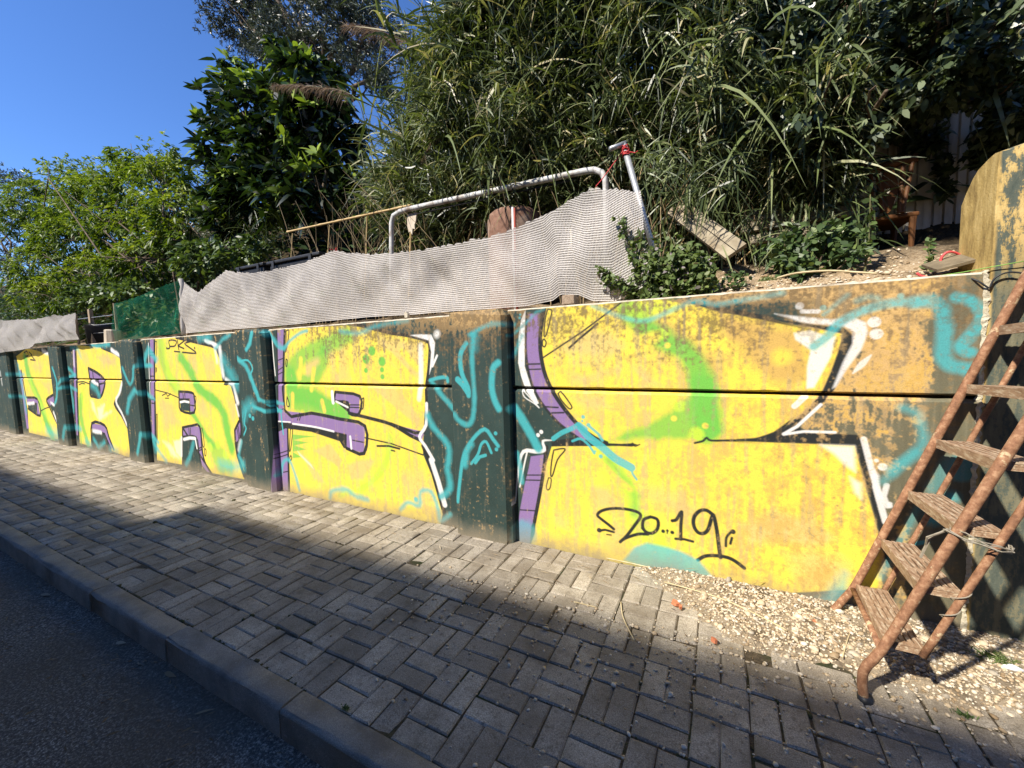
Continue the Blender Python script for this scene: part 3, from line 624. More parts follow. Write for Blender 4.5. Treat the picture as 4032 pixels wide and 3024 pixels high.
["S","L",0.15,0.08,0.6,[-12.458,1.168,-12.164,0.83,-11.659,0.455]],
["F","E",0.08,0.7,[-12.182,1.453,-11.601,1.504,-11.738,1.34]],
["F","E",0.06,0.7,[-11.807,1.147,-11.203,1.127,-11.427,0.906]],
["F","P",0.004,1,[-12.773,0.798,-12.139,0.788,-12.093,0.461,-12.275,0.481,-12.229,0.699,-12.813,0.693]],
["F","D",0.004,1,[-12.771,0.688,-12.232,0.69,-12.304,0.494,-12.77,0.576]],
["S","K",0.05,0.003,1,[-12.769,0.806,-12.139,0.788,-12.096,0.455,-12.772,0.57]],
["S","K",0.04,0.003,1,[-12.768,0.694,-12.231,0.693,-12.275,0.481]],
["F","P",0.004,1,[-11.62,0.79,-11.202,0.912,-11.21,0.777,-11.465,0.686]],
["S","K",0.05,0.003,1,[-11.187,0.912,-11.618,0.796,-11.513,0.656,-11.236,0.368]],
["S","K",0.022,0.003,1,[-12.062,0.549,-11.758,0.618,-11.513,0.656]],
["F","P",0.004,1,[-13.041,1.37,-12.905,1.37,-12.887,0.151,-13.031,0.127]],
["S","K",0.05,0.003,1,[-12.905,1.37,-12.812,0.811]],
["S","W",0.06,0.02,1,[-12.774,0.679,-12.378,0.702]],
["S","W",0.05,0.02,1,[-11.408,0.743,-11.201,0.696]],
["S","W",0.05,0.02,1,[-11.322,0.555,-11.199,0.37]],
["F","D",0.01,1,[-11.901,1.769,-10.971,1.811,-11.039,1.287,-11.187,1.26,-11.167,1.664]],
["S","W",0.07,0.03,1,[-11.515,1.746,-11.201,1.672]],
["F","D",0.01,1,[-13.163,1.638,-12.946,1.723,-12.38,1.818,-13.013,1.783]],
["S","K",0.03,0.003,1,[-12.587,1.729,-12.405,1.754,-12.353,1.668,-12.528,1.657]],
["S","K",0.03,0.003,1,[-12.284,1.737,-12.139,1.678]],
["S","K",0.03,0.003,1,[-12.186,1.664,-11.977,1.563,-12.259,1.581]],
["S","T",0.1,0.06,0.7,[-13.051,1.459,-13.021,1.193,-12.923,0.867,-12.928,0.509]],
["S","T",0.2,0.12,0.7,[-11.769,0.139,-11.32,0.116]],
["S","T",0.06,0.03,0.6,[-13.53,1.286,-13.145,1.293,-12.737,1.283]],
["S","T",0.07,0.03,0.6,[-13.529,0.831,-13.063,0.814,-12.799,0.793]],
["S","T",0.08,0.03,0.8,[-13.891,1.279,-14.151,1.026,-13.977,0.84]],
["S","W",0.09,0.03,0.5,[-14.082,0.711,-14.168,0.389,-14.054,0.299]],
["S","W",0.06,0.03,0.5,[-14.377,1.341,-14.345,1.055]]
]
# ------------------------------------------------------------------ ground: road, kerb, paving, gravel
KERB_IN, KERB_OUT, ROAD_Z, PITCH_B, PITCH_A = -1.672, -1.778, -0.135, 0.2118, 0.209
def wnoise2(x, y, s, seed=0):
    """cheap smooth pseudo noise, about -1..1"""
    return (np.sin(x*s*1.3+seed)*np.cos(y*s*1.7-seed*2)+.6*np.sin(x*s*2.9-y*s*2.1+seed*3)+.4*np.sin(x*s*5.1+y*s*4.3+seed))/2
def sheet(name, xs, ys, zfun, mat, parent=None, smooth=True):
    X, Y = np.meshgrid(xs, ys); Z = zfun(X, Y); nx, ny = len(xs), len(ys)
    v = np.stack([X, Y, Z], -1).reshape(-1, 3)
    i = (np.arange(ny-1)[:, None]*nx+np.arange(nx-1)[None]).ravel()
    q = np.stack([i, i+1, i+1+nx, i+nx], 1)
    me = raw_mesh(name, v, q.ravel(), np.arange(len(q))*4, mat, smooth)
    return link(name, me, parent)

# asphalt
mt, nt, b, out = new_mat('asphalt'); M_ASPHALT = mt
p = pos(nt); n1 = noise(nt, p, 85, 3, .8); n2 = noise(nt, p, 1.3, 5, .6); n3 = noise(nt, p, 45, 3, .7)
c = ramp(nt, n1, [(.3, (.04, .034, .027)), (.52, (.12, .105, .085)), (.68, (.42, .38, .31))])
c = mixc(nt, ramp(nt, n2, [(.4, (0, 0, 0)), (.7, (.75, .75, .75))]), c, (.10, .082, .058))
nt.links.new(c, b.inputs['Base Color']); b.inputs['Roughness'].default_value = .95; b.inputs['Specular IOR Level'].default_value = .15
bump(nt, b, mixc(nt, .5, n1, n3), 1.0, .012)
road = sheet('road', np.concatenate([np.linspace(-60, -9, 30), np.linspace(-8.5, 3, 116), np.linspace(4, 40, 20)]), np.concatenate([np.linspace(-30, -5, 12), np.linspace(-4.8, KERB_OUT+.03, 40)]),
             lambda x, y: ROAD_Z+.004*wnoise2(x, y, 3)+.02*np.clip((-y-1.9), 0, 1.5), M_ASPHALT); tag(road, kind='structure')
# a wide sheet of ground under everything, to the horizon
M_EARTH = simple('earth', (.10, .075, .045), (.2, .15, .09), 6, .95, .5, .02)
gnd = sheet('ground', np.linspace(-260, 260, 14), np.linspace(-260, 260, 14), lambda x, y: -.45+0*x, M_EARTH); tag(gnd, kind='structure')

# kerb stones, one by one
mt, nt, b, out = new_mat('kerb_concrete'); M_KERB = mt
p = pos(nt); n1 = noise(nt, p, 260, 3, .75); n2 = noise(nt, p, 4, 5, .65); n3 = noise(nt, p, 30, 4, .7)
c = ramp(nt, n1, [(.3, (.15, .135, .11)), (.55, (.28, .255, .21)), (.72, (.44, .41, .35))])
c = mixc(nt, ramp(nt, n2, [(.42, (0, 0, 0)), (.68, (.8, .8, .8))]), c, (.12, .105, .085))
c = mixc(nt, ramp(nt, n3, [(.62, (0, 0, 0)), (.75, (.6, .6, .6))]), c, (.40, .38, .35))
nt.links.new(c, b.inputs['Base Color']); b.inputs['Roughness'].default_value = .9; b.inputs['Specular IOR Level'].default_value = .25
bump(nt, b, mixc(nt, .5, n1, n3), .8, .006)
kerb = bpy.data.objects.new('kerb', None); COL.objects.link(kerb); tag(kerb, kind='structure')
def kerb_mesh(L, k):
    r = .02; prof = [(KERB_IN, -.3), (KERB_OUT-.012, -.3), (KERB_OUT-.008, -r)]
    for a in np.linspace(0, 90, 5)[1:]: prof.append((KERB_OUT-.006+r-r*math.cos(R(a)), -r+r*math.sin(R(a))))
    prof += [(KERB_IN-.006, .0), (KERB_IN, -.006)]
    ns = 9; g = np.random.default_rng(k); v = []; f = []; n = len(prof)
    for i in range(ns):
        x = L*i/(ns-1)
        for j, (y, z) in enumerate(prof):
            e = .003 if 2 <= j < n-1 else 0
            v.append((x, y+g.normal()*e, z+g.normal()*e*.8))
    for i in range(ns-1):
        for j in range(n): f.append((i*n+j, i*n+(j+1) % n, (i+1)*n+(j+1) % n, (i+1)*n+j))
    f += [tuple(range(n-1, -1, -1)), tuple(range((ns-1)*n, ns*n))]
    me = bpy.data.meshes.new('kerb_stone'); me.from_pydata(v, [], f); me.update(); me.materials.append(M_KERB)
    me.polygons.foreach_set('use_smooth', np.ones(len(f), dtype=bool)); me.set_sharp_from_angle(angle=R(50))
    return me
kms = [kerb_mesh(.994, k) for k in range(5)]
for i in range(-21, 4):
    o = link('kerb_stone', kms[i % 5], kerb, (i+.35, 0, random.uniform(-.004, .004)), (0, 0, random.uniform(-.002, .002)))

def hump(x, y):      # settled, slightly uneven laying
    return .006*wnoise2(x, y, 2.3, 1)+.003*wnoise2(x, y, 7, 4) - .006*np.exp(-((y-KERB_IN-.1)/.12)**2)*(.5+.5*np.sin(x*3.1))
# pavers: basket weave, pairs of 20 x 10 cm blocks
mt, nt, b, out = new_mat('paver_concrete'); M_PAVER = mt
p = pos(nt); n1 = noise(nt, p, 210, 2, .8); n2 = noise(nt, p, 3.2, 5, .65); n3 = noise(nt, p, 38, 4, .75)
oi = nt.nodes.new('ShaderNodeObjectInfo'); va = nt.nodes.new('ShaderNodeAttribute'); va.attribute_name = 'var'
ad = N(nt, 'ShaderNodeMath', operation='ADD'); nt.links.new(oi.outputs['Random'], ad.inputs[0]); nt.links.new(va.outputs['Fac'], ad.inputs[1])
fr = N(nt, 'ShaderNodeMath', operation='FRACT'); nt.links.new(ad.outputs[0], fr.inputs[0])
c = ramp(nt, n1, [(.30, (.17, .148, .115)), (.5, (.335, .30, .245)), (.70, (.54, .495, .42))])
c = mixc(nt, .85, c, ramp(nt, fr.outputs[0], [(0, (.66, .63, .58)), (.5, (.98, .95, .90)), (1, (1.2, 1.16, 1.08))]), 'MULTIPLY')
c = mixc(nt, ramp(nt, n2, [(.42, (0, 0, 0)), (.66, (.8, .8, .8))]), c, (.15, .12, .082))
c = mixc(nt, ramp(nt, n3, [(.54, (0, 0, 0)), (.70, (.7, .7, .7))]), c, (.10, .08, .055))
nt.links.new(c, b.inputs['Base Color']); b.inputs['Roughness'].default_value = .88; b.inputs['Specular IOR Level'].default_value = .25
bump(nt, b, mixc(nt, .4, n1, n3), .7, .005)
M_JOINT = simple('joint_dirt', (.045, .034, .02), (.15, .115, .072), 60, .98, .9, .012, c3=(.035, .045, .015), scale2=5)
pav = sheet('pavement', np.linspace(-20, 3.4, 235), np.linspace(KERB_IN+.001, .06, 24), lambda x, y: -.0078+.0012*wnoise2(x, y, 21)+.001*wnoise2(x, y, 47, 2)+hump(x, y), M_JOINT); tag(pav, kind='structure')
def paver_v(lx, ly, g):
    """block with chamfered, slightly worn top edge; 12 verts"""
    a, bb, h = lx/2, ly/2, .045; e = .006
    j = lambda s=.0015: g.normal()*s
    bot = [(-a, -bb, -h), (a, -bb, -h), (a, bb, -h), (-a, bb, -h)]
    mid = [(x+j(), y+j(), -.006) for x, y, _ in bot]
    cut = [max(0, g.normal()*.005)+(.012 if g.random() < .05 else 0) for _ in range(4)]
    top = [((abs(x)-e-cut[k])*np.sign(x), (abs(y)-e-cut[k]*.7)*np.sign(y), j(.0008)) for k, (x, y, _) in enumerate(bot)]
    return np.array(bot+mid+top, float)
PF = [(8,9,10,11)]+[(4+i,4+(i+1)%4,8+(i+1)%4,8+i) for i in range(4)]+[(i,(i+1)%4,4+(i+1)%4,4+i) for i in range(4)]
g = np.random.default_rng(3)
pm = []
for k in range(6):
    me = bpy.data.meshes.new('paver'); me.from_pydata(paver_v(.2055, .1005, g), [], PF); me.update(); me.materials.append(M_PAVER); pm.append(me)
spots = []
for i in range(-95, 16):
    for j in range(8):
        cx = -.297+(i+.5)*PITCH_B; cy = -(j+.5)*PITCH_A
        horiz = (i+j) % 2 == 1
        for s in (-1, 1):
            x, y = (cx, cy+s*PITCH_A/4) if horiz else (cx+s*PITCH_B/4, cy)
            rz = (0 if horiz else math.pi/2)+g.normal()*.010
            spots.append((x+g.normal()*.0022, y+g.normal()*.0022, float(hump(x, y))+g.normal()*.0016, rz, g.normal()*.006, g.normal()*.006))
gone = lambda x, y: (x > -.52+.35*max(0, -y-.05) and y > -.55)      # buried under the gravel
spots = [s for s in spots if not (s[0] > .05 and s[1] > -.52)]
pr = project(np.array([s[:3] for s in spots]))
area = np.where((pr[:, 2] > .3) & (abs(pr[:, 0]) < 1.30) & (abs(pr[:, 1]) < 1.0), 1/np.maximum(pr[:, 2], .3)**2/np.linalg.norm(np.array([s[:3] for s in spots])-CAM, axis=1), 0)
order = np.argsort(-area)
rest_v, rest_f, rest_var = [], [], []
for n_, k in enumerate(order):
    s = spots[k]
    if n_ < 300:
        link('paver', pm[n_ % 6], pav, s[:3], (s[4], s[5], s[3]))
    else:
        Mx = np.array(Matrix.Rotation(s[3], 3, 'Z') @ Matrix.Rotation(s[4], 3, 'X'))
        rest_v.append(paver_v(.2055, .1005, g) @ Mx.T+np.array(s[:3])); rest_var.append(np.full(12, random.random()))
nb = len(rest_v); q = np.array(PF)[None]+(np.arange(nb)*12)[:, None, None]
me = raw_mesh('far_pavers', np.concatenate(rest_v), q.reshape(-1), np.arange(nb*9)*4, M_PAVER, var=np.concatenate(rest_var))
o = link('far_pavers', me, pav); tag(o, kind='stuff')

# gravel bed heaped against the wall at the right
def gravel_h(x, y):
    edge = np.clip((y+.60+.03*np.sin(x*9)+.02*np.sin(x*23))/.16, 0, 1)
    # left flank runs diagonally to the wall foot
    left = np.clip((x-(-.62+.95*np.clip(-y-.02, 0, .6)))/.35, 0, 1)
    return edge*left
M_GRBASE = simple('gravel_base', (.20, .155, .10), (.42, .34, .235), 90, .95, .9, .01, c3=(.12, .09, .055), scale2=6)
grav_bed = sheet('gravel_bed', np.linspace(-.75, 3.4, 170), np.linspace(-.70, .02, 46), lambda x, y: -.03+.052*gravel_h(x, y)+.004*wnoise2(x, y, 31)*gravel_h(x, y)+.018*np.clip((y+.35)/.35, 0, 1)*gravel_h(x, y), M_GRBASE); tag(grav_bed, kind='structure')
def gz(x, y): return -.03+.052*gravel_h(x, y)+.018*np.clip((y+.35)/.35, 0, 1)*gravel_h(x, y)
ico_v = []; t = (1+5**.5)/2
for a_ in ((-1, t, 0), (1, t, 0), (-1, -t, 0), (1, -t, 0), (0, -1, t), (0, 1, t), (0, -1, -t), (0, 1, -t), (t, 0, -1), (t, 0, 1), (-t, 0, -1), (-t, 0, 1)): ico_v.append(a_)
ico_v = norm(np.array(ico_v, float))
ico_f = np.array([(0,11,5),(0,5,1),(0,1,7),(0,7,10),(0,10,11),(1,5,9),(5,11,4),(11,10,2),(10,7,6),(7,1,8),(3,9,4),(3,4,2),(3,2,6),(3,6,8),(3,8,9),(4,9,5),(2,4,11),(6,2,10),(8,6,7),(9,8,1)])
def stones(name, P, S, mat, parent=None):
    n = len(P); g = np.random.default_rng(len(P))
    v = ico_v[None]*(1+g.normal(0, .16, (n, 12, 1)))
    v = v*(S[:, None, None]*np.stack([g.uniform(.8, 1.35, n), g.uniform(.6, 1., n), g.uniform(.4, .75, n)], -1)[:, None, :])
    a = g.uniform(0, 6.28, n); ca, sa = np.cos(a)[:, None], np.sin(a)[:, None]
    tilt = g.normal(0, .35, (n, 1)); x, y, z = v[..., 0], v[..., 1], v[..., 2]
    y, z = y*np.cos(tilt)-z*np.sin(tilt), y*np.sin(tilt)+z*np.cos(tilt)
    v = np.stack([x*ca-y*sa, x*sa+y*ca, z], -1)+P[:, None]
    f = ico_f[None]+(np.arange(n)*12)[:, None, None]
    me = raw_mesh(name, v.reshape(-1, 3), f.reshape(-1), np.arange(n*20)*3, mat, False, np.repeat(g.random(n), 12))
    return link(name, me, parent)
mt, nt, b, out = new_mat('gravel_stone'); M_STONE = mt
va = nt.nodes.new('ShaderNodeAttribute'); va.attribute_name = 'var'
c = ramp(nt, va.outputs['Fac'], [(0, (.26, .18, .10)), (.3, (.46, .36, .235)), (.6, (.58, .48, .34)), (.85, (.68, .61, .49)), (1, (.30, .26, .2))])
nt.links.new(mixc(nt, .5, c, ramp(nt, noise(nt, pos(nt), 120, 3, .6), [(.3, (.6, .58, .54)), (.7, (1.1, 1.1, 1.1))]), 'MULTIPLY'), b.inputs['Base Color'])
b.inputs['Roughness'].default_value = .8; b.inputs['Specular IOR Level'].default_value = .3
n = 19000
x = rng.uniform(-.8, 2.4, n); y = rng.uniform(-.72, .0, n); hgt = gravel_h(x, y)
keep = rng.random(n) < np.clip(hgt*1.15, 0, 1)*np.where(x < 0, .8, 1); x, y = x[keep], y[keep]
sz = rng.lognormal(math.log(.0056), .45, len(x))
gr = stones('gravel', np.stack([x, y, gz(x, y)+sz*.25], -1), sz, M_STONE)
tag(gr, 'pale pebbles heaped along the foot of the wall beside the ladder', 'gravel', kind='stuff')
# pebbles kicked onto the paving, mostly lying in the joints
n = 1900
x = rng.uniform(-1.9, 1.6, n); y = -.55-np.abs(rng.normal(0, .55, n)); ok = (y > KERB_IN+.03) & (rng.random(n) < np.clip(1-.35*(-.55-y)-.28*np.clip(-.2-x, 0, 3), .06, 1)); x, y = x[ok], y[ok]
snap = rng.random(len(x)) < .55
y = np.where(snap & (rng.random(len(x)) < .5), -np.round(-y/(PITCH_A/2))*PITCH_A/2, y); x = np.where(snap & (rng.random(len(x)) < .5), -.297+np.round((x+.297)/(PITCH_B/2))*PITCH_B/2, x)
sz = rng.lognormal(math.log(.0062), .4, len(x))
pb = stones('loose_pebbles', np.stack([x, y, hump(x, y)+sz*.35], -1), sz, M_STONE); tag(pb, 'loose pebbles scattered over the paving blocks', 'pebbles', kind='stuff')

# ------------------------------------------------------------------ retaining wall with its painting
WX0, WX1, WZ0, WZ1, TX = -16.4, 1.5, -0.06, 1.84, 0.004
PAINT_COL = {'Y': (.76, .595, .07), 'B': (.3, .2, .1), 'G': (.15, .45, .06), 'L': (.45, .64, .05), 'P': (.235, .15, .33), 'T': (.055, .40, .43), 'W': (.80, .79, .76),
             'K': (.016, .019, .019), 'E': (.57, .42, .19), 'O': (.50, .30, .10), 'D': (.024, .046, .041)}
def paint_wall():
    w = int(round((WX1-WX0)/TX)); h = int(round((WZ1-WZ0)/TX))
    xs = WX0+(np.arange(w)+.5)*TX; zs = WZ0+(np.arange(h)+.5)*TX
    img = np.empty((h, w, 3), np.float32); img[:] = PAINT_COL['D']
    # hand-sprayed background: light and thin patches
    bgn = fbm(h, w, 90, 4, seed=5)
    img *= (.75+.6*bgn)[..., None]
    # right end: the green ground coat is worn to ochre above and to a dusty olive below
    s0 = fbm(h, w, 620, 3, .6, 13, aspect=.10); m0 = fbm(h, w, 220, 4, .6, 12); f0 = fbm(h, w, 900, 3, .7, 11)
    XX, ZZ = np.meshgrid(xs, zs); t0 = np.clip((XX+.25*(m0-.5)-.30)/.18, 0, 1); q0 = .35*m0+.30*f0+.35*s0
    och = np.clip((q0-.50+.24*np.exp(-((XX-.72)/.26)**2)*np.clip((ZZ-1.05)/.3, 0, 1)+.10*np.clip((ZZ-1.6)/.15, 0, 1)-.25*np.clip((XX-.88)/.1, 0, 1))/.10, 0, 1)
    worn = np.array([.135, .125, .078], np.float32)*(.7+.6*s0[..., None])*(1-och[..., None])+np.array([.56, .365, .145], np.float32)*(.75+.5*m0[..., None])*och[..., None]
    img = img*(1-t0[..., None])+worn*t0[..., None]
    wob = (fbm(h, w, 260, 3, seed=9)-.5)          # wobbles soft spray edges
    def window(pts, pad):
        i0 = max(0, int((pts[:, 0].min()-pad-WX0)/TX)); i1 = min(w, int((pts[:, 0].max()+pad-WX0)/TX)+2)
        j0 = max(0, int((pts[:, 1].min()-pad-WZ0)/TX)); j1 = min(h, int((pts[:, 1].max()+pad-WZ0)/TX)+2)
        return i0, i1, j0, j1
    def segdist(X, Z, a, b2, wa=None):
        d = b2-a; L = max(float(d@d), 1e-12)
        t = np.clip(((X-a[0])*d[0]+(Z-a[1])*d[1])/L, 0, 1)
        return np.hypot(X-a[0]-t*d[0], Z-a[1]-t*d[1]), t
    def lay(sl, col, mask):
        a_ = img[sl]; a_ += mask[..., None]*(np.array(col, np.float32)-a_)
    def spray(ops):
      for op in ops:
        if op[0] == 'F':
            _, col, soft, al, flat = op; al = al*(.8 if col == 'E' else 1); P = np.array(flat, float).reshape(-1, 2)
            i0, i1, j0, j1 = window(P, soft*2+.01)
            if i1 <= i0 or j1 <= j0: continue
            X, Z = np.meshgrid(xs[i0:i1], zs[j0:j1]); ins = np.zeros(X.shape, bool); dist = np.full(X.shape, 9.0)
            for k in range(len(P)):
                a, b2 = P[k-1], P[k]
                if a[1] != b2[1]:
                    c_ = (Z < a[1]) != (Z < b2[1]); ins ^= c_ & (X < (b2[0]-a[0])*(Z-a[1])/(b2[1]-a[1])+a[0])
                dist = np.minimum(dist, segdist(X, Z, a, b2)[0])
            sd = np.where(ins, dist, -dist); sl = (slice(j0, j1), slice(i0, i1))
            if soft > .015: sd = sd+wob[sl]*soft*1.6
            lay(sl, PAINT_COL[col], np.clip(.5+sd/(2*max(soft, TX*.6)), 0, 1)*al)
        else:
            typ, col, wd, soft, al, flat = op; soft, al = (soft*.6, min(1, al*1.15)) if col in 'GL' else (soft, al); P = np.array(flat, float).reshape(-1, 2)
            if len(P) > 3 and wd < .2: P = np.array(smooth_path(P, 3))
            i0, i1, j0, j1 = window(P, wd+soft*2+.01)
            if i1 <= i0 or j1 <= j0: continue
            X, Z = np.meshgrid(xs[i0:i1], zs[j0:j1]); dist = np.full(X.shape, 9.0); nS = len(P)-1
            for k in range(nS):
                d_, t = segdist(X, Z, P[k], P[k+1])
                if typ == 'T':
                    s_ = (k+t)/nS; d_ = d_+wd/2*np.abs(2*s_-1)**1.5*.8
                dist = np.minimum(dist, d_)
            sl = (slice(j0, j1), slice(i0, i1)); sd = wd/2-dist
            if soft > .01: sd = sd+wob[sl]*soft*1.2
            lay(sl, PAINT_COL[col], np.clip(.5+sd/(2*max(soft, TX*.6)), 0, 1)*al)
    spray([o_ for o_ in PAINT if o_[1] not in 'TW'])
    # ---- weathering of the paint itself: bleaching, flaking down to the ochre render, run-off streaks, splash dirt
    X, Z = np.meshgrid(xs, zs)
    fine = fbm(h, w, 900, 3, .7, 11); mid = fbm(h, w, 220, 4, .6, 12); streak = fbm(h, w, 620, 3, .6, 13, aspect=.10); big = fbm(h, w, 40, 3, .6, 14)
    sm = lambda a, lo, hi: np.clip((a-lo)/(hi-lo), 0, 1)
    blob = lambda cx, cz, rx, rz: np.exp(-((X-cx)/rx)**2-((Z-cz)/rz)**2)
    lum = img.mean(-1)
    ochre = np.stack([.52+.16*mid, .335+.10*mid, .13+.05*mid], -1)
    bias = (.10*blob(.78, 1.62, .22, .26)+.36*blob(.25, 1.775, .55, .05)+.24*blob(.78, 1.24, .12, .10)+.26*blob(.47, 1.08, .12, .10)+.30*blob(-1.68, 1.75, .28, .12)
            +.16*blob(-2.3, 1.76, .5, .10)+.14*blob(1.0, 1.7, .12, .16)+.10*sm(Z, 1.62, 1.80)+.05*blob(-1.65, .25, .2, .25)-.3*blob(1.03, 1.45, .12, .30))
    pk = .92*sm(.24*mid+.42*fine+.34*streak+bias, .62, .80)*np.where(lum < .25, 1, .35)
    img = img*(1-pk[..., None])+ochre*pk[..., None]
    # worn yellow near the top of the bays: brown-black mottling
    topw = sm(Z, 1.22, 1.72)*(.25+.75*sm(X, -4.6, -3.2))*(.45+.9*big)
    mott = sm(.22*mid+.46*fine+.32*streak+.24*topw, .60, .80)*sm(topw, .08, .4)
    dirt = np.array([.12, .082, .04], np.float32)
    img = img*(1-.80*mott[..., None])+dirt*.80*mott[..., None]
    # faint darker mottling over all of the right bay
    m2 = sm(.5*fine+.5*streak, .54, .70)*(.12+.50*sm(X, -.3, .7)+.14*sm(X, -4, -1))
    img = img*(1-m2[..., None])+np.array([.22, .15, .065], np.float32)*m2[..., None]
    # thin, scuffed yellow with the beige render showing through
    yel = (img[..., 0] > .45) & (img[..., 2] < .25)
    sc = sm(.45*mid+.30*streak+.25*fine, .48, .62)*(.22+.45*sm(big, .35, .65))*yel*(.45+.55*sm(X, -5, -3))
    img = img*(1-sc[..., None])+np.array([.56, .41, .13], np.float32)*sc[..., None]
    orr = (.12+.68*sm(X, -.5, .7))*sm(.35*mid+.35*streak+.3*fine, .42, .58)*yel
    img = img*(1-orr[..., None])+np.array([.52, .325, .075], np.float32)*orr[..., None]
    # bleached run-off
    st = sm(streak, .56, .72)*.16; img = img*(1-st[..., None])+np.array([.5, .45, .34], np.float32)*st[..., None]*np.clip(lum[..., None]*2+.12, 0, 1)+img*st[..., None]*(1-np.clip(lum[..., None]*2+.12, 0, 1))
    keep_ = img.copy(); spray([o_ for o_ in PAINT if o_[1] in 'TW'])
    wr = (.08+.36*sm(.5*fine+.3*mid+.2*streak+.25*sm(Z, 1.4, 1.8)*sm(X, -5, -2), .60, .72))*sm(X, -4.6, -1.5)+.08
    img = img*(1-wr[..., None])+keep_*wr[..., None]
    # greyer dark paint at the right end
    gy = .0*sm(X+.25*sm(1.25-Z, 0, .3), .82, 1.0)*sm(.6*streak+.4*mid, .20, .52)*(lum < .25); img = img*(1-gy[..., None])+np.array([.15, .135, .085], np.float32)*gy[..., None]
    # splash zone at the foot
    foot = sm(.15+.08*(mid-.5)-Z, 0, .16)*.75; img = img*(1-foot[..., None])+np.array([.24, .20, .14], np.float32)*foot[..., None]
    sp = (fine > .80)*(.3*sm(Z, .1, .9)); img = img*(1-sp[..., None])+np.array([.3, .23, .13], np.float32)*sp[..., None]
    im = bpy.data.images.new('wall_painting', w, h, alpha=False, float_buffer=True)
    im.colorspace_settings.name = 'Non-Color'
    px = np.ones((h, w, 4), np.float32); px[..., :3] = np.clip(img, 0, 1)
    im.pixels.foreach_set(px.ravel()); im.update(); im.pack()
    return im
IMG = paint_wall()
mt, nt, b, out = new_mat('painted_concrete'); M_WALL = mt
p = pos(nt); sx = nt.nodes.new('ShaderNodeSeparateXYZ'); nt.links.new(p, sx.inputs[0])
def lin(src, lo, hi):
    n = nt.nodes.new('ShaderNodeMapRange'); n.clamp = False; n.inputs[1].default_value = lo; n.inputs[2].default_value = hi
    nt.links.new(src, n.inputs[0]); return n.outputs[0]
cb = nt.nodes.new('ShaderNodeCombineXYZ'); nt.links.new(lin(sx.outputs[0], WX0, WX1), cb.inputs[0]); nt.links.new(lin(sx.outputs[2], WZ0, WZ1), cb.inputs[1])
ti = nt.nodes.new('ShaderNodeTexImage'); ti.image = IMG; ti.extension = 'EXTEND'; nt.links.new(cb.outputs[0], ti.inputs[0])
n1 = noise(nt, p, 150, 3, .7); n2 = noise(nt, p, 14, 5, .65)
c = mixc(nt, .7, ti.outputs[0], ramp(nt, n1, [(.3, (.72, .70, .68)), (.6, (1.05, 1.05, 1.05))]), 'MULTIPLY')
nt.links.new(c, b.inputs['Base Color']); b.inputs['Roughness'].default_value = .72; b.inputs['Specular IOR Level'].default_value = .3
bump(nt, b, mixc(nt, .35, n2, n1), .45, .006)
M_CONC = simple('bare_concrete', (.42, .36, .26), (.62, .56, .44), 30, .9, .8, .008, c3=(.22, .17, .11), scale2=5)
wall = empty('retaining_wall', (0, 0, 0), 'low concrete retaining wall with yellow graffiti letters on dark green', 'wall')
TOP, JZ = 1.808, 1.213
POST_R = [1.60, -1.42, -4.40, -7.44, -10.37, -13.32, -16.3]; PW = .505
def rough_panel(name, x0, x1, z0, z1, seed, ctop=.014, cbot=.010):
    """panel with a face at y=0, chamfered long edges and a slightly chipped arris"""
    nx = max(3, int((x1-x0)/.05)); g = np.random.default_rng(seed); prof = []
    v = []; f = []
    for i in range(nx+1):
        x = x0+(x1-x0)*i/nx; e = abs(g.normal()*.0022); e2 = abs(g.normal()*.002)
        pr_ = [(.13, z0), (cbot+e2, z0), (0, z0+cbot+e2), (0, z1-ctop-e), (ctop+e, z1-e2*.5), (.13, z1)]
        v += [(x, y, z) for y, z in pr_]
    n = 6
    for i in range(nx):
        for j in range(n): f.append((i*n+j, (i+1)*n+j, (i+1)*n+(j+1) % n, i*n+(j+1) % n))
    f += [tuple(range(n)), tuple(range((nx+1)*n-1, nx*n-1, -1))]
    mb = MB(); mb.add(v, f); o = mb.obj(name, M_WALL, wall)
    if name == 'upper_panel':      # unpainted arris along the top
        o.data.materials.append(M_CONC)
        for i in range(nx):
            for j in (3, 4): o.data.polygons[i*n+j].material_index = 1
    return o
for k in range(len(POST_R)-1):
    xr, xl = POST_R[k]-PW+.02, POST_R[k+1]-.02
    if k == 0: xr = 1.108
    rough_panel('lower_panel', xl, xr, -.25, JZ-.010, k*2+1, .016, .0)
    rough_panel('upper_panel', xl, xr, JZ+.008, TOP-.004*(k % 2), k*2+2, .010, .008)
    back = MB(); back.box((xl, .05, JZ-.03), (xr, .12, JZ+.03)); back.obj('joint_filler', M_JOINT, wall)
for k, xr in enumerate(POST_R[1:]):
    xl = xr-PW; c_, d_ = .035, .088
    mb = MB(); poly = [(xl, .14), (xl, -d_+.008), (xl+.008, -d_), (xr-c_, -d_), (xr, -d_+c_), (xr, .14)]
    zt = TOP+.006
    n = len(poly); v = [(x, y, -.25) for x, y in poly]+[(x, y, zt-.05 if (y < .1 and x > xr-.04) else zt-.012) for x, y in poly]
    ins = [(xl+.004, .14), (xl+.004, -d_+.022), (xl+.014, -d_+.016), (xr-c_-.03, -d_+.016), (xr-.05, -d_+c_+.02), (xr-.05, .14)]
    v += [(x, y, zt) for x, y in ins]
    f = [tuple(range(n-1, -1, -1))]+[(i, (i+1) % n, n+(i+1) % n, n+i) for i in range(n)]+[(n+i, n+(i+1) % n, 2*n+(i+1) % n, 2*n+i) for i in range(n)]+[tuple(range(2*n, 3*n))]
    mb.add(v, f); mb.obj('post', M_WALL, wall)
mo = MB(); g = np.random.default_rng(21)      # crumbling mortar in the end joint
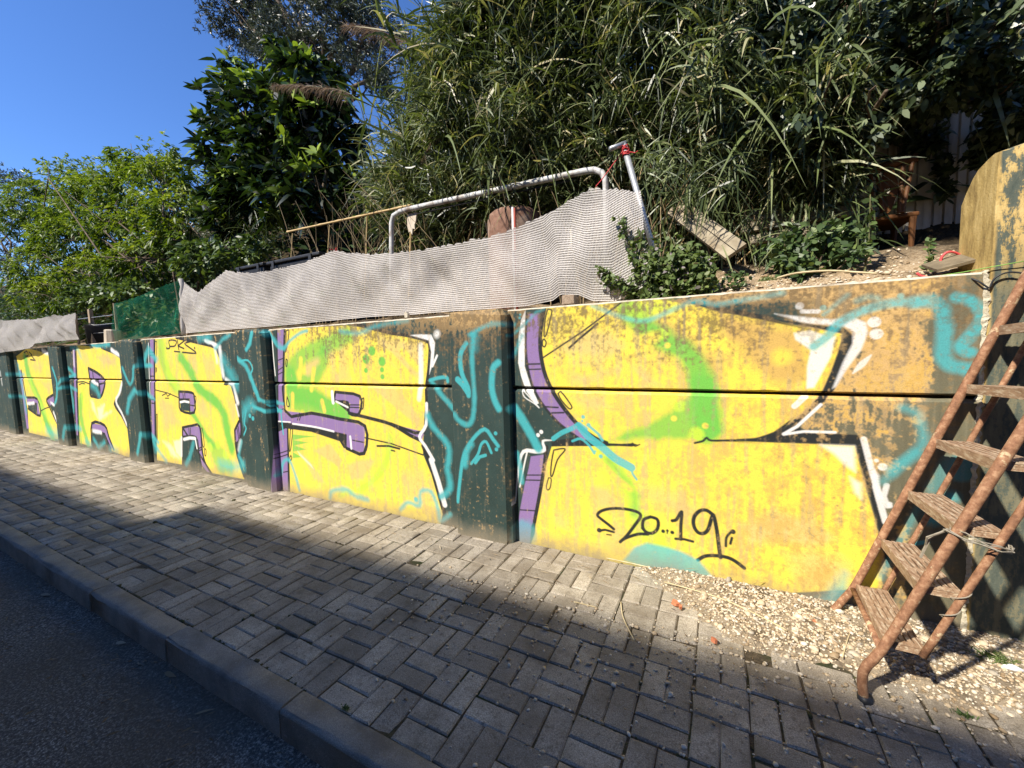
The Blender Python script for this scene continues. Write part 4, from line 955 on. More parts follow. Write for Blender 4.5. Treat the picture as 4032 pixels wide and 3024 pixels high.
zz_ = np.arange(-.02, 1.815, .013); wl_ = 1.101+np.cumsum(g.normal(0, .0025, len(zz_)))*.25-.006-np.abs(g.normal(0, .004, len(zz_))); wr_ = wl_+.008+np.abs(g.normal(0, .006, len(zz_)))+.004
v = []; f = []
for k, z in enumerate(zz_): e = abs(g.normal())*.004; v += [(wl_[k], .02, z), (wl_[k], -.001-e*.3, z), ((wl_[k]+wr_[k])/2, -.006-e, z), (wr_[k], -.008-e*.3, z), (wr_[k], .02, z)]
for k in range(len(zz_)-1):
    for m_ in range(4): f.append((k*5+m_, k*5+m_+1, k*5+m_+6, k*5+m_+5))
mo.add(v, f)
mo.obj('mortar_joint', simple('mortar', (.42, .36, .24), (.66, .60, .46), 60, .95, .8, .01), wall)

# higher wall at the right end: same render, its broken end faces along the street
mt, nt, b, out = new_mat('ochre_render'); M_OCHRE = mt
p = pos(nt); n1 = noise(nt, vmap(nt, p, (1, 1, .28)), 22, 5, .7); n2 = noise(nt, p, 90, 3, .7); n3 = noise(nt, vmap(nt, p, (1, 1, .22)), 6, 4, .7)
ox = ramp(nt, n1, [(.3, (.22, .15, .055)), (.52, (.44, .31, .11)), (.7, (.60, .45, .19))])
dk = ramp(nt, n1, [(.3, (.055, .072, .06)), (.7, (.135, .145, .11))])
sx = nt.nodes.new('ShaderNodeSeparateXYZ'); nt.links.new(p, sx.inputs[0])
front = N(nt, 'ShaderNodeMapRange'); front.inputs[1].default_value = 1.115; front.inputs[2].default_value = 1.125; nt.links.new(sx.outputs[0], front.inputs[0])
flake = ramp(nt, mixc(nt, .5, mixc(nt, .35, n3, n2), n1), [(.485, (1, 1, 1)), (.525, (0, 0, 0))])
lowz = N(nt, 'ShaderNodeMapRange'); lowz.inputs[1].default_value = 1.95; lowz.inputs[2].default_value = 1.7; nt.links.new(sx.outputs[2], lowz.inputs[0])
lw = N(nt, 'ShaderNodeMath', operation='MULTIPLY'); nt.links.new(lowz.outputs[0], lw.inputs[0]); lw.inputs[1].default_value = .85
fx = N(nt, 'ShaderNodeMath', operation='MAXIMUM'); nt.links.new(flake, fx.inputs[0]); nt.links.new(lw.outputs[0], fx.inputs[1])
mk = N(nt, 'ShaderNodeMath', operation='MULTIPLY'); nt.links.new(front.outputs[0], mk.inputs[0]); nt.links.new(fx.outputs[0], mk.inputs[1])
nt.links.new(mixc(nt, mk.outputs[0], ox, dk), b.inputs['Base Color']); b.inputs['Roughness'].default_value = .85; b.inputs['Specular IOR Level'].default_value = .25
bump(nt, b, mixc(nt, .5, n2, n1), .6, .008)
hw = empty('high_wall', (1.11, 0, 0), 'taller ochre and dark green rendered wall with a broken end behind the ladder', 'wall')
g = np.random.default_rng(31)
prof = [(-.004, -.25), (-.004, 1.6), (-.006, 1.95), (-.004, 2.26), (.01, 2.33)]
prof += [(.05, 2.345), (.10, 2.335), (.155, 2.32), (.20, 2.29), (.245, 2.235), (.285, 2.18), (.295, 2.10), (.288, 1.98), (.297, 1.9), (.285, 1.5), (.285, -.25)]
mb = MB(); n = len(prof); xs_ = [1.11, 1.14, 1.3, 1.6, 2.2, 3.2]; v = []
for k, x in enumerate(xs_):
    for j, (y, z) in enumerate(prof):
        e = .006 if 3 < j < n-2 else .001
        v.append((x+(g.normal()*.006 if k == 0 and 3 < j < n-2 else 0), y+g.normal()*e, z+g.normal()*e+(.05*min(1, max(0, x-1.11)/.15) if 4 <= j <= 8 else 0)))
f = [tuple(range(n-1, -1, -1)), tuple(range((len(xs_)-1)*n, len(xs_)*n))]
for k in range(len(xs_)-1):
    for j in range(n): f.append((k*n+j, k*n+(j+1) % n, (k+1)*n+(j+1) % n, (k+1)*n+j))
mb.add(v, f); put(mb.obj('render_face', M_OCHRE), hw)
# ------------------------------------------------------------------ bank behind the wall
def bank(x, y):
    x = np.asarray(x, float); y = np.asarray(y, float)
    z = 1.775+(.18+.26/(1+np.exp(-(x+.5)*8)))*np.clip(y-.13, 0, .7)+.18*np.clip(y-.83, 0, .4)+.95*np.clip(y-1.25, 0, 5.5)+.35*np.clip(y-6.75, 0, 60)
    return z+.035*wnoise2(x, y, 4.3, 1)*np.clip((y-.15)*2, .15, 1)+.015*wnoise2(x, y, 13, 2)+.12*wnoise2(x, y, 1.1, 5)*np.clip(y-1, 0, 1)
mt, nt, b, out = new_mat('bank_soil'); M_BANK = mt
p = pos(nt); n1 = noise(nt, p, 55, 4, .75); n2 = noise(nt, p, 5, 5, .6); n3 = noise(nt, p, 1.4, 3, .6)
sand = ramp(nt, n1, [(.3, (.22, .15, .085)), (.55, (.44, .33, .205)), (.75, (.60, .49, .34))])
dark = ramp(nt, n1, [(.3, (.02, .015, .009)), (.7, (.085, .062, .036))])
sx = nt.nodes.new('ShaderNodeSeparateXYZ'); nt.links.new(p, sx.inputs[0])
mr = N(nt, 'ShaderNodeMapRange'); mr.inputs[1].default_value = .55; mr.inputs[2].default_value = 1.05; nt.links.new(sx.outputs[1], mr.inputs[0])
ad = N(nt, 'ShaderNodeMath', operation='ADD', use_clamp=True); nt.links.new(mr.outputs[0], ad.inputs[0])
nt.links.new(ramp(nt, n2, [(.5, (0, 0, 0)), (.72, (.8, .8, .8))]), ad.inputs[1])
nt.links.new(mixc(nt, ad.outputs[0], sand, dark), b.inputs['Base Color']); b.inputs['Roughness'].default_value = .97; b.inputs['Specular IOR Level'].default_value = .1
bump(nt, b, mixc(nt, .5, n1, n2), 1, .03)
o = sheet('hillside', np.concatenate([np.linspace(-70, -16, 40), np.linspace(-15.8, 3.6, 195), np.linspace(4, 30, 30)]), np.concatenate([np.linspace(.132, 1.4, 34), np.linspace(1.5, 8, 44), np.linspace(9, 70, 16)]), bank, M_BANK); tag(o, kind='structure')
n = 2600; x = rng.uniform(-1., 2.3, n); y = .14+np.abs(rng.normal(0, .28, n)); sz = rng.lognormal(math.log(.007), .5, n)
o = stones('bank_pebbles', np.stack([x, y, bank(x, y)+sz*.2], -1), sz, M_STONE); tag(o, 'sandy pebbles and crumbs of soil along the top of the wall', 'pebbles', kind='stuff')

# ------------------------------------------------------------------ foliage
def strips(base, d, L, W, droop, nseg, prof, g, twist=.5, fold=0.0, upv=None):
    """N leaf blades as strips; returns verts, loops, starts and per-vertex leaf index"""
    Nn = len(base); d = norm(d)
    # blades turn their faces towards the light
    up = np.array([-.42, -.72, .75])[None]+g.normal(0, twist, (Nn, 3)) if upv is None else upv+g.normal(0, twist, (Nn, 3))
    side = norm(np.cross(d, up)); t = np.linspace(0, 1, nseg+1)
    c = base[:, None]+d[:, None]*(L[:, None]*t)[..., None]
    c = c+np.array([0, 0, -1.])[None, None]*(droop*L)[:, None, None]*(t**2)[None, :, None]
    wv = (W[:, None]*prof(t)[None])[..., None]*.5
    a, b2 = c-side[:, None]*wv, c+side[:, None]*wv
    v = np.stack([a, b2], 2).reshape(-1, 3); k = nseg+1
    i = (np.arange(Nn)*k*2)[:, None]+np.arange(nseg)[None]*2; i = i.ravel()
    q = np.stack([i, i+1, i+3, i+2], 1)
    return v, q, np.repeat(np.arange(Nn), k*2)
def blade(name, parts, mat, parent=None):
    """parts: list of (strips(...), var per leaf)"""
    V, Q, A = [], [], []; o = 0
    for (v, q, idx), var in parts:
        V.append(v); Q.append(q+o); A.append(np.asarray(var)[idx]); o += len(v)
    V = np.concatenate(V); Q = np.concatenate(Q)
    return link(name, raw_mesh(name, V, Q.ravel(), np.arange(len(Q))*4, mat, True, np.concatenate(A)), parent)
P_REED = lambda t: np.minimum(1, .45+t*3)*(1-t)**.62+.012
P_OVAL = lambda t: np.sin(np.pi*np.clip(t, 0, 1)**.85)**.8*.98+.03
P_LANCE = lambda t: np.sin(np.pi*np.clip(t, 0, 1)**.75)*.97+.03
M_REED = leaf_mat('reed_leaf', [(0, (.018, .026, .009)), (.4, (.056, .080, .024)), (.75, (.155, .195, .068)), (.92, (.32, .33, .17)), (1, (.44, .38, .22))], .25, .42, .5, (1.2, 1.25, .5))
M_REEDDRY = leaf_mat('dry_reed', [(0, (.12, .075, .035)), (.5, (.24, .16, .075)), (1, (.42, .32, .17))], .15, .6, .2, (1.1, 1, .8))
M_CANE = simple('reed_cane', (.045, .06, .018), (.13, .12, .045), 9, .5, .2, .004, stretch=(1, 1, .3))
M_LOQUAT = leaf_mat('loquat_leaf', [(0, (.008, .015, .006)), (.55, (.022, .042, .012)), (.75, (.07, .12, .025)), (1, (.33, .42, .075))], .22, .25, .7, (1.3, 1.4, .4))
M_PEACH = leaf_mat('peach_leaf', [(0, (.04, .075, .012)), (.5, (.13, .19, .026)), (1, (.33, .38, .055))], .32, .5, .3, (1.35, 1.4, .35))
M_OLIVE = leaf_mat('olive_leaf', [(0, (.022, .03, .02)), (.5, (.06, .075, .05)), (1, (.17, .19, .145))], .12, .42, .5, (1.1, 1.2, .7))
M_BROAD = leaf_mat('broad_leaf', [(0, (.014, .024, .011)), (.5, (.075, .105, .048)), (1, (.25, .29, .16))], .2, .38, .55)
M_SHRUB = leaf_mat('shrub_leaf', [(0, (.022, .042, .015)), (.6, (.07, .115, .036)), (1, (.17, .23, .07))], .25, .45, .35)
M_WEED = leaf_mat('weed_leaf', [(0, (.04, .07, .018)), (.6, (.11, .16, .045)), (.9, (.20, .25, .085)), (1, (.35, .30, .32))], .3, .5, .35)
M_BARK = simple('bark', (.055, .038, .024), (.17, .125, .085), 14, .9, .8, .01, stretch=(1, 1, .35))
M_PALEBARK = simple('pale_bark', (.25, .2, .15), (.42, .36, .29), 14, .9, .6, .01, stretch=(1, 1, .35))
M_PLUME = leaf_mat('reed_plume', [(0, (.12, .075, .05)), (.6, (.26, .18, .12)), (1, (.42, .33, .24))], .35, .7, .15, (1, .95, .85))

def canes(xy, H, lean, g):
    """cane centre lines as (n, k, 3)"""
    n = len(xy); k = 7; t = np.linspace(0, 1, k)
    z0 = bank(xy[:, 0], xy[:, 1])-.05
    p = np.zeros((n, k, 3)); p[..., 0] = xy[:, :1]+lean[:, :1]*H[:, None]*(t**1.7)[None]
    p[..., 1] = xy[:, 1:2]+lean[:, 1:2]*H[:, None]*(t**1.7)[None]; p[..., 2] = z0[:, None]+H[:, None]*t[None]*(1-.18*np.linalg.norm(lean, axis=1)[:, None]*t[None])
    return p
def cane_tubes(p, r0, name, mat, parent):
    n, k, _ = p.shape; seg = 4; a = np.arange(seg)*2*math.pi/seg
    r = r0[:, None]*np.linspace(1, .35, k)[None]
    ring = np.stack([np.cos(a), np.sin(a), np.zeros(seg)], -1)
    v = p[:, :, None]+ring[None, None]*r[..., None, None]
    base = (np.arange(n)*k*seg)[:, None, None]+(np.arange(k-1)*seg)[None, :, None]
    i = np.arange(seg)[None, None]; j = (np.arange(seg)+1) % seg; j = j[None, None]
    q = np.stack([base+i, base+j, base+j+seg, base+i+seg], -1).reshape(-1, 4)
    me = raw_mesh(name, v.reshape(-1, 3), q.ravel(), np.arange(len(q))*4, mat, True)
    return link(name, me, parent)
def cane_leaves(p, per, g, lo=.25, Lr=(.28, .60), Wr=(.018, .040), bushy=1.0):
    n, k, _ = p.shape; ci = np.repeat(np.arange(n), per); s = lo+(1-lo)*g.random(len(ci))**.8
    u = s*(k-1); i0 = np.minimum(u.astype(int), k-2); fr_ = (u-i0)[:, None]
    b0 = p[ci, i0]*(1-fr_)+p[ci, i0+1]*fr_
    ang = g.uniform(0, 2*math.pi, n)[ci]+np.where(g.random(len(ci)) < .5, 0, math.pi)+g.normal(0, .7, len(ci))
    el = g.normal(.55, .45, len(ci))
    d = np.stack([np.cos(ang)*np.cos(el), np.sin(ang)*np.cos(el), np.sin(el)], -1)
    L = g.uniform(*Lr, len(ci))*(.75+.4*(s > .5)); W = g.uniform(*Wr, len(ci)); dr = np.abs(g.normal(.55, .35, len(ci)))
    return b0, d, L, W, dr, s
g = np.random.default_rng(41)
thicket = tag(bpy.data.objects.new('reed_thicket', None), 'tall dense thicket of green giant reeds filling the bank above the wall', 'reeds', kind='stuff'); COL.objects.link(thicket)
nC = 640
xy = np.stack([g.uniform(-4.1, 2.9, nC), 1.15+np.abs(g.normal(0, 1, nC))*1.15], -1)
# the left flank of the thicket stands a little further back
xy[:, 1] += np.clip(-3.0-xy[:, 0], 0, 2)*.5+1.1*np.clip((xy[:, 0]-.35)/.5, 0, 1)
H = g.uniform(3.0, 4.6, nC)*np.clip(.32+.28*(xy[:, 0]+4.1), .34, 1); lean = np.stack([g.normal(-.05, .14, nC)-.12*np.clip(-2.6-xy[:, 0], 0, 1), g.normal(-.16, .12, nC)*np.where(xy[:, 0] > -.5, .35, 1)], -1)
pc = canes(xy, H, lean, g)
cane_tubes(pc, g.uniform(.008, .013, nC), 'canes', M_CANE, thicket)
b0, d, L, W, dr, s = cane_leaves(pc, 46, g)
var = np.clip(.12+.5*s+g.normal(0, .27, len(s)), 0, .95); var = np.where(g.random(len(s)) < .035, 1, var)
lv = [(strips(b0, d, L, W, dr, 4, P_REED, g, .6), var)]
# short bushy side shoots that give the lower front its fine texture
n2 = 15000; ci = g.integers(0, nC, n2); s2 = g.uniform(.22, .9, n2); u = s2*6; i0 = np.minimum(u.astype(int), 5); fr_ = (u-i0)[:, None]
b0 = pc[ci, i0]*(1-fr_)+pc[ci, i0+1]*fr_+g.normal(0, .10, (n2, 3))*np.array([1, 1.2, 1]); b0[:, 1] -= .08
d = g.normal(0, 1, (n2, 3)); d[:, 2] = d[:, 2]*.6+.1; d[:, 1] -= .3
lv.append((strips(b0, d, g.uniform(.09, .24, n2), g.uniform(.009, .02, n2), np.abs(g.normal(.5, .3, n2)), 3, P_REED, g, .7), np.clip(g.normal(.5, .25, n2), 0, .95)))
# outer skin of the thicket: leaf sprays that overhang the soil and hide the canes
def thick_front(x, z): return 1.32-.62*np.clip((z-2.45)/.7, 0, 1)+.12*np.sin(x*3.1+z*1.3)+.10*np.sin(x*7.3-z*2.2)-.18*np.exp(-((x-.1)/.7)**2)+.35*np.clip((x-.9)/.4, 0, 1)+.75*np.clip(-2.7-x, 0, 2)
nK = 3700; sx_ = g.uniform(-3.9, .75, nK); sz2 = 2.5+4.2*g.random(nK)**.9; sz2 = np.minimum(sz2, 2.5+4.2*np.clip(.26+.28*(sx_+3.9), .25, 1)-g.random(nK)*.8)
sz2 = np.where(sx_ > .25, np.minimum(sz2, 2.5+g.random(nK)*.8), sz2); sy_ = thick_front(sx_, sz2)+.34*np.clip(sz2-4.0, 0, 4)+np.abs(g.normal(0, .28, nK)); kk = 11
cc_ = np.stack([sx_, sy_, sz2], -1); ax_ = norm(np.stack([g.normal(-.1, .6, nK), g.normal(-.55, .3, nK), g.normal(.25, .5, nK)], -1))
bt = np.repeat(cc_, kk, 0)+np.repeat(ax_, kk, 0)*g.uniform(-.12, .14, (nK*kk, 1)); dt = norm(np.repeat(ax_, kk, 0)*.55+g.normal(0, .7, (nK*kk, 3)))
vt = np.repeat(np.clip(g.normal(.46, .2, nK), .05, .9), kk)+g.normal(0, .2, nK*kk)
lv.append((strips(bt, dt, g.uniform(.09, .25, nK*kk), g.uniform(.011, .024, nK*kk), g.normal(.3, .35, nK*kk), 4, P_REED, g, .6), np.clip(np.where(g.random(nK*kk) < .03, 1, vt), 0, 1)))
# long arching blades that stand out of the skin
n4 = 1700; k4 = g.integers(0, nK, n4); b4 = cc_[k4]+g.normal(0, .06, (n4, 3)); d4 = norm(np.stack([g.normal(-.15, .7, n4), g.normal(-.45, .35, n4), g.normal(.55, .4, n4)], -1))
lv.append((strips(b4, d4, g.uniform(.32, .62, n4), g.uniform(.016, .032, n4), g.uniform(.5, 1.2, n4), 6, P_REED, g, .4), np.clip(g.normal(.74, .15, n4), 0, .97)))
# dead leaves and stalks low in the thicket
n3 = 5200; ci = g.integers(0, nC, n3); s3 = g.uniform(.0, .34, n3); u = s3*6; i0 = np.minimum(u.astype(int), 5); fr_ = (u-i0)[:, None]
b0 = pc[ci, i0]*(1-fr_)+pc[ci, i0+1]*fr_+g.normal(0, .12, (n3, 3)); b0[:, 1] -= .1
d = g.normal(0, 1, (n3, 3)); d[:, 2] -= .5
blade('dead_leaves', [(strips(b0, d, g.uniform(.15, .45, n3), g.uniform(.008, .02, n3), np.abs(g.normal(.4, .3, n3)), 3, P_REED, g, .7), g.random(n3)*.8)], M_REEDDRY, thicket)
nD = 260; xyd = np.stack([g.uniform(-5, .5, nD), g.uniform(.75, 1.9, nD)], -1)
pd = canes(xyd, g.uniform(.6, 1.9, nD), np.clip(g.normal(0, .3, (nD, 2)), -.5, .5)*[1, .45], g)
cane_tubes(pd, g.uniform(.004, .009, nD), 'dead_canes', simple('dead_cane', (.16, .11, .055), (.36, .27, .15), 10, .7, .2, .003), thicket)

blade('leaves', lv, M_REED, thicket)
# some single long reed leaves that stand out bright in front of the thicket
def plume(px, py, Y, tip, label, size, seed, base=None):
    g = np.random.default_rng(seed); a = at(px, py, Y); tpt = at(*tip, Y-.1); dx = tpt-a
    z0 = base if base is not None else a+np.array([.55*size, .3, -1.7])
    if base is None: z0[2] = max(z0[2], float(bank(z0[0], z0[1])))
    r = empty('flowering_reed', z0, label, 'reed', 'flowering reeds')
    stem = smooth_path([z0, z0*.35+a*.65+np.array([0, 0, .12]), a, a*.4+tpt*.6+np.array([0, 0, .06*size]), tpt], 6)
    mb = MB(); mb.tube(stem, list(np.linspace(.009, .002, len(stem))), 5); put(mb.obj('stalk', M_CANE, smooth=True), r)
    n = 520; s = g.uniform(.0, 1, n); top = np.array(stem[12:]); u = s*(len(top)-1); i0 = np.minimum(u.astype(int), len(top)-2); f_ = (u-i0)[:, None]
    bp = top[i0]*(1-f_)+top[i0+1]*f_; ax = norm(tpt-a)
    d = norm(ax[None]*.9+g.normal(0, .45, (n, 3))+np.array([0, 0, -.25]))
    put(blade('plume', [(strips(bp, d, size*g.uniform(.12, .26, n)*(1.1-.5*s), g.uniform(.004, .010, n), g.uniform(.2, .8, n), 3, P_REED, g, 1.), g.random(n))], M_PLUME), r)
plume(895, 100, 1.9, (745, 55), 'large brown reed plume bending left against the sky beside the olive tree', 1.0, 1)
plume(760, 205, 1.5, (590, 185), 'brown reed plume lying across the glossy loquat crown', .8, 2)
plume(965, 75, 1.9, (905, 118), 'small pale reed plume drooping beside the patch of sky', .55, 3)
plume(1000, 30, 1.8, (1055, 10), 'reddish brown reed plume at the top edge above the bent tube frame', .7, 5)
plume(951, 290, 1.0, (912, 347), 'pale dry reed plume hanging in front of the reeds above the bamboo rail', .35, 6)

# ---- trees
def branch(mb, a, b2, r0, r1, g, wob=.06, n=5):
    a, b2 = np.array(a, float), np.array(b2, float); L = np.linalg.norm(b2-a); pts = [a+(b2-a)*k/n+(g.normal(0, wob*L/2, 3)*math.sin(math.pi*k/n) if 0 < k < n else 0) for k in range(n+1)]
    mb.tube(pts, list(np.linspace(r0, r1, n+1)), 7); return pts
def blob_points(blobs, n, g, shell=.55):
    """points in a set of ellipsoids, denser near the surface; returns points and outward directions"""
    vol = np.array([bb[1][0]*bb[1][1]*bb[1][2] for bb in blobs])**.75; k = g.choice(len(blobs), n, p=vol/vol.sum())
    u = norm(g.normal(0, 1, (n, 3))); r = np.clip(g.random(n)**(1/3)*(1-shell)+shell*(.75+.35*g.random(n)), 0, 1.1)
    # uneven outline: bumps that belong to the crown itself
    r *= 1+.20*np.sin(u[:, 0]*5+k)*np.cos(u[:, 1]*4-k)+.15*np.sin(u[:, 2]*9+k*2)
    C = np.array([bb[0] for bb in blobs])[k]; Rr = np.array([bb[1] for bb in blobs])[k]
    return C+u*r[:, None]*Rr, u
def rosettes(P, U, k, g, Lr, Wr, upward=.5, spread=.8, droop=(.2, .6)):
    n = len(P); c = np.repeat(P, k, 0); ax = norm(np.repeat(U, k, 0)*.6+np.array([0, 0, upward])+g.normal(0, .15, (n*k, 3)))
    d = norm(ax*.5+g.normal(0, spread, (n*k, 3))); d = np.where((np.sum(d*ax, 1) < -.2)[:, None], -d, d)
    c = c+ax*g.uniform(-.06, .03, (n*k, 1))
    return c, d, g.uniform(*Lr, n*k), g.uniform(*Wr, n*k), g.uniform(*droop, n*k)
def tree(name, label, base, fork, blobs, trunk_r, twigs, k, Lr, Wr, prof, mat, seed, nseg=3, var=None, upward=.5, spread=.8, droop=(.2, .6), bark=None, stems=1, group=None, cat='tree', shell=.55, twist=.5, clump=0):
    g = np.random.default_rng(seed); r = empty(name, base, label, cat, group)
    mb = MB(); base = np.array(base, float); fork = np.array(fork, float)
    for s in range(stems):
        f2 = fork+(g.normal(0, .25, 3)*np.array([1.6, .6, .5]) if s else 0)
        branch(mb, base+(g.normal(0, .05, 3)*np.array([1, 1, 0]) if s else 0)-np.array([0, 0, .15]), f2, trunk_r, trunk_r*.6, g)
        for c_, rr in blobs[s::stems]:
            pts = branch(mb, f2, np.array(c_)+g.normal(0, .1, 3), trunk_r*.6, trunk_r*.22, g, .12)
            for q in range(4):
                u = norm(g.normal(0, 1, 3)); u[2] = abs(u[2])*.7
                branch(mb, pts[2+q % 3], np.array(c_)+u*np.array(rr)*.8, trunk_r*.22, .004, g, .12, 4)
    put(mb.obj('trunk', bark or M_BARK, smooth=True), r)
    P, U = blob_points(blobs, int(twigs*(1.6 if clump else 1)), g, shell)
    if clump:      # foliage gathers in clumps with gaps between
        q = np.sin(P[:, 0]*clump+np.sin(P[:, 2]*clump*.7))+np.sin(P[:, 1]*clump*1.2+1)+np.sin(P[:, 2]*clump*1.25+np.sin(P[:, 0]*clump*.6)); kp = q+g.normal(0, .45, len(q)) > -.25; P, U = P[kp], U[kp]
    c, d, L, W, dr = rosettes(P, U, k, g, Lr, Wr, upward, spread, droop)
    vv = np.clip(g.normal(.45, .27, len(c)), 0, 1) if var is None else var(np.repeat(P, k, 0), np.repeat(U, k, 0), g)
    put(blade('crown', [(strips(c, d, L, W, dr, nseg, prof, g, twist), vv)], mat), r)
    return r
def E(px, py, Y, rpx, rpy, ry):
    """ellipsoid centred on a pixel at depth Y; radii given in pixels there"""
    c = at(px, py, Y); s = abs((at(px+1, py, Y)-c)[0]); sz_ = abs((at(px, py+1, Y)-c)[2]); return (tuple(c), (rpx*s*.8, ry, rpy*sz_))
# loquat: dark glossy rosettes, yellow-green new growth on the sunny tips
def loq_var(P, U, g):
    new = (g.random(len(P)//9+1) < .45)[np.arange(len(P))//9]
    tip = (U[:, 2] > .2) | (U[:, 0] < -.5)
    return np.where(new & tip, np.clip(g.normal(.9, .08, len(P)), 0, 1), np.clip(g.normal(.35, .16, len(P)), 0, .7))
lb = [E(545, 235, 2.2, 44, 62, .8), E(648, 130, 2.3, 24, 36, .5), E(520, 165, 2.2, 26, 26, .5), E(620, 270, 2.2, 75, 80, .9), E(525, 330, 2.1, 52, 62, .8), E(700, 280, 2.3, 65, 85, .8), E(610, 370, 2.1, 85, 62, .8), E(680, 190, 2.3, 55, 55, .7), E(560, 420, 1.9, 75, 50, .7), E(700, 400, 2.0, 60, 55, .6), E(640, 440, 1.8, 80, 45, .6), E(500, 470, 1.7, 50, 40, .5)]
fk = at(690, 470, 2.2); bs = at(735, 545, 2.2); bs[2] = float(bank(bs[0], bs[1]))
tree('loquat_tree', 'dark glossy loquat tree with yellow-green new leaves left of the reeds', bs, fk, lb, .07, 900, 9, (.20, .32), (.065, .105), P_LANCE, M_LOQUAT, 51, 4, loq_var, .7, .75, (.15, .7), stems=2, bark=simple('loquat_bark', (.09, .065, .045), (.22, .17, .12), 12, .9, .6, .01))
# peach: drooping narrow bright leaves
pb_ = [E(370, 470, 1.5, 70, 55, .6), E(300, 560, 1.3, 80, 40, .5), E(400, 510, 1.5, 60, 50, .5), E(200, 590, 1.2, 80, 40, .5), E(170, 470, 1.6, 90, 50, .6), E(315, 345, 2.0, 55, 42, .6), E(325, 330, 2.0, 40, 34, .5), E(345, 390, 1.9, 60, 45, .6), E(120, 420, 2.0, 100, 50, .8), E(230, 430, 1.8, 100, 60, .8), E(330, 430, 1.9, 90, 60, .8), E(170, 520, 1.5, 110, 45, .7), E(290, 500, 1.6, 110, 50, .7), E(80, 580, 1.3, 70, 45, .6), E(400, 400, 2.1, 55, 60, .6), E(60, 470, 1.9, 60, 50, .6), E(90, 640, 1.0, 80, 35, .4), E(215, 385, 2.0, 40, 40, .5)]
bs = at(385, 610, 1.2); bs[2] = float(bank(bs[0], bs[1])); fk = at(370, 560, 1.35)
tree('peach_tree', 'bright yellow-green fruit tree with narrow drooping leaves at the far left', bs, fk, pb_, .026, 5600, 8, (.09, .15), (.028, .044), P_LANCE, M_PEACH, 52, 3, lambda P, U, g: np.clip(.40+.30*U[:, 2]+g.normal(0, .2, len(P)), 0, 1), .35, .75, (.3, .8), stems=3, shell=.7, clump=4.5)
# olive behind
ob = [E(545, 60, 7, 60, 70, 1.6), E(640, 45, 7, 70, 60, 1.6), E(720, 60, 7.3, 80, 80, 1.6), E(800, 90, 7.3, 60, 90, 1.6), E(500, 30, 7, 35, 60, 1.2), E(660, 130, 7, 90, 70, 1.5), E(600, -40, 7.5, 100, 60, 1.6), E(740, -60, 7.5, 90, 70, 1.6), E(860, 150, 7.5, 60, 90, 1.5)]
bs = at(720, 420, 7.0); fk = at(690, 230, 7.0); bs[2] = float(bank(bs[0], bs[1]))
tree('olive_tree', 'grey-green fine-leaved tree rising behind the loquat against the blue sky', bs, fk, ob, .16, 8500, 8, (.10, .19), (.028, .05), P_LANCE, M_OLIVE, 53, 2, None, .4, .9, (0, .2), clump=2.2)
# grey-green bush far left
gb = [E(25, 430, 6, 60, 45, 2), E(10, 520, 5, 70, 80, 2), E(35, 400, 7, 30, 25, 1.5), E(0, 600, 4, 60, 50, 1.2)]
bs = at(20, 640, 5.0); bs[2] = float(bank(bs[0], bs[1])); fk = at(20, 560, 5.0)
tree('grey_bush', 'dim grey-green bush at the left edge behind the fruit tree', bs, fk, gb, .1, 1500, 7, (.18, .34), (.04, .07), P_LANCE, M_OLIVE, 54, 2, None, .4, .9, (0, .3))
# broad-leaved tree upper right
bb_ = [E(1720, 120, .95, 90, 90, .5), E(1850, 90, .85, 110, 90, .6), E(1990, 110, .85, 110, 100, .6), E(2120, 100, .85, 110, 110, .6), E(1760, 230, .55, 110, 65, .3), E(1900, 225, .55, 110, 60, .3), E(2030, 190, .85, 90, 50, .4), E(2220, 190, .9, 80, 100, .5), E(1800, 0, 1.2, 120, 60, .6), E(2050, 0, 1.2, 150, 60, .6), E(1640, 60, 1.4, 70, 70, .5), E(1800, 130, 1.9, 120, 110, .4), E(2050, 130, 1.9, 160, 130, .4), E(2300, 60, 1.1, 120, 140, .6)]
bs = at(1960, 500, 1.75); bs[2] = float(bank(bs[0], bs[1])); fk = at(1950, 300, 1.6)
tree('broadleaf_tree', 'dark broad-leaved tree overhanging the corrugated fence at the upper right', bs, fk, bb_, .05, 4300, 7, (.042, .078), (.024, .042), P_OVAL, M_BROAD, 55, 3, None, .2, .9, (.0, .5), stems=2, clump=6)

# undergrowth that covers the bank between and behind the trees
g = np.random.default_rng(61); n = 22000
x = g.uniform(-30, 4, n); y = 1.0+g.gamma(2.2, 1.1, n); hh = np.abs(g.normal(0, .5, n))*np.clip(y-.7, .1, 1.2)
P_ = np.stack([x, y, bank(x, y)+hh], -1); keep = ~((x > -5.3) & (y < 1.3)); P_ = P_[keep]; n = len(P_)
d = g.normal(0, 1, (n, 3)); d[:, 2] = np.abs(d[:, 2])*.6
o = blade('undergrowth', [(strips(P_, d, g.uniform(.10, .3, n), g.uniform(.03, .08, n), g.uniform(.1, .7, n), 3, P_LANCE, g, .8), np.clip(g.normal(.35, .25, n), 0, 1))], M_SHRUB)
tag(o, 'tangle of low green plants covering the bank under the trees', 'undergrowth', kind='stuff')
# dry reedy tufts right under the loquat
g = np.random.default_rng(62); n = 700; c = np.array([at(480+g.uniform(-90, 130), 470+g.uniform(-50, 70), 1.6+g.uniform(-.2, .4)) for _ in range(n)])
d = g.normal(0, 1, (n, 3)); d[:, 2] -= .2
o = blade('reed_offshoots', [(strips(c, d, g.uniform(.15, .4, n), g.uniform(.01, .022, n), g.uniform(.3, .9, n), 4, P_REED, g, .6), np.clip(g.normal(.35, .2, n), 0, 1))], M_REED)
tag(o, 'loose drooping reed leaves between the loquat and the fruit tree', 'reeds', kind='stuff')
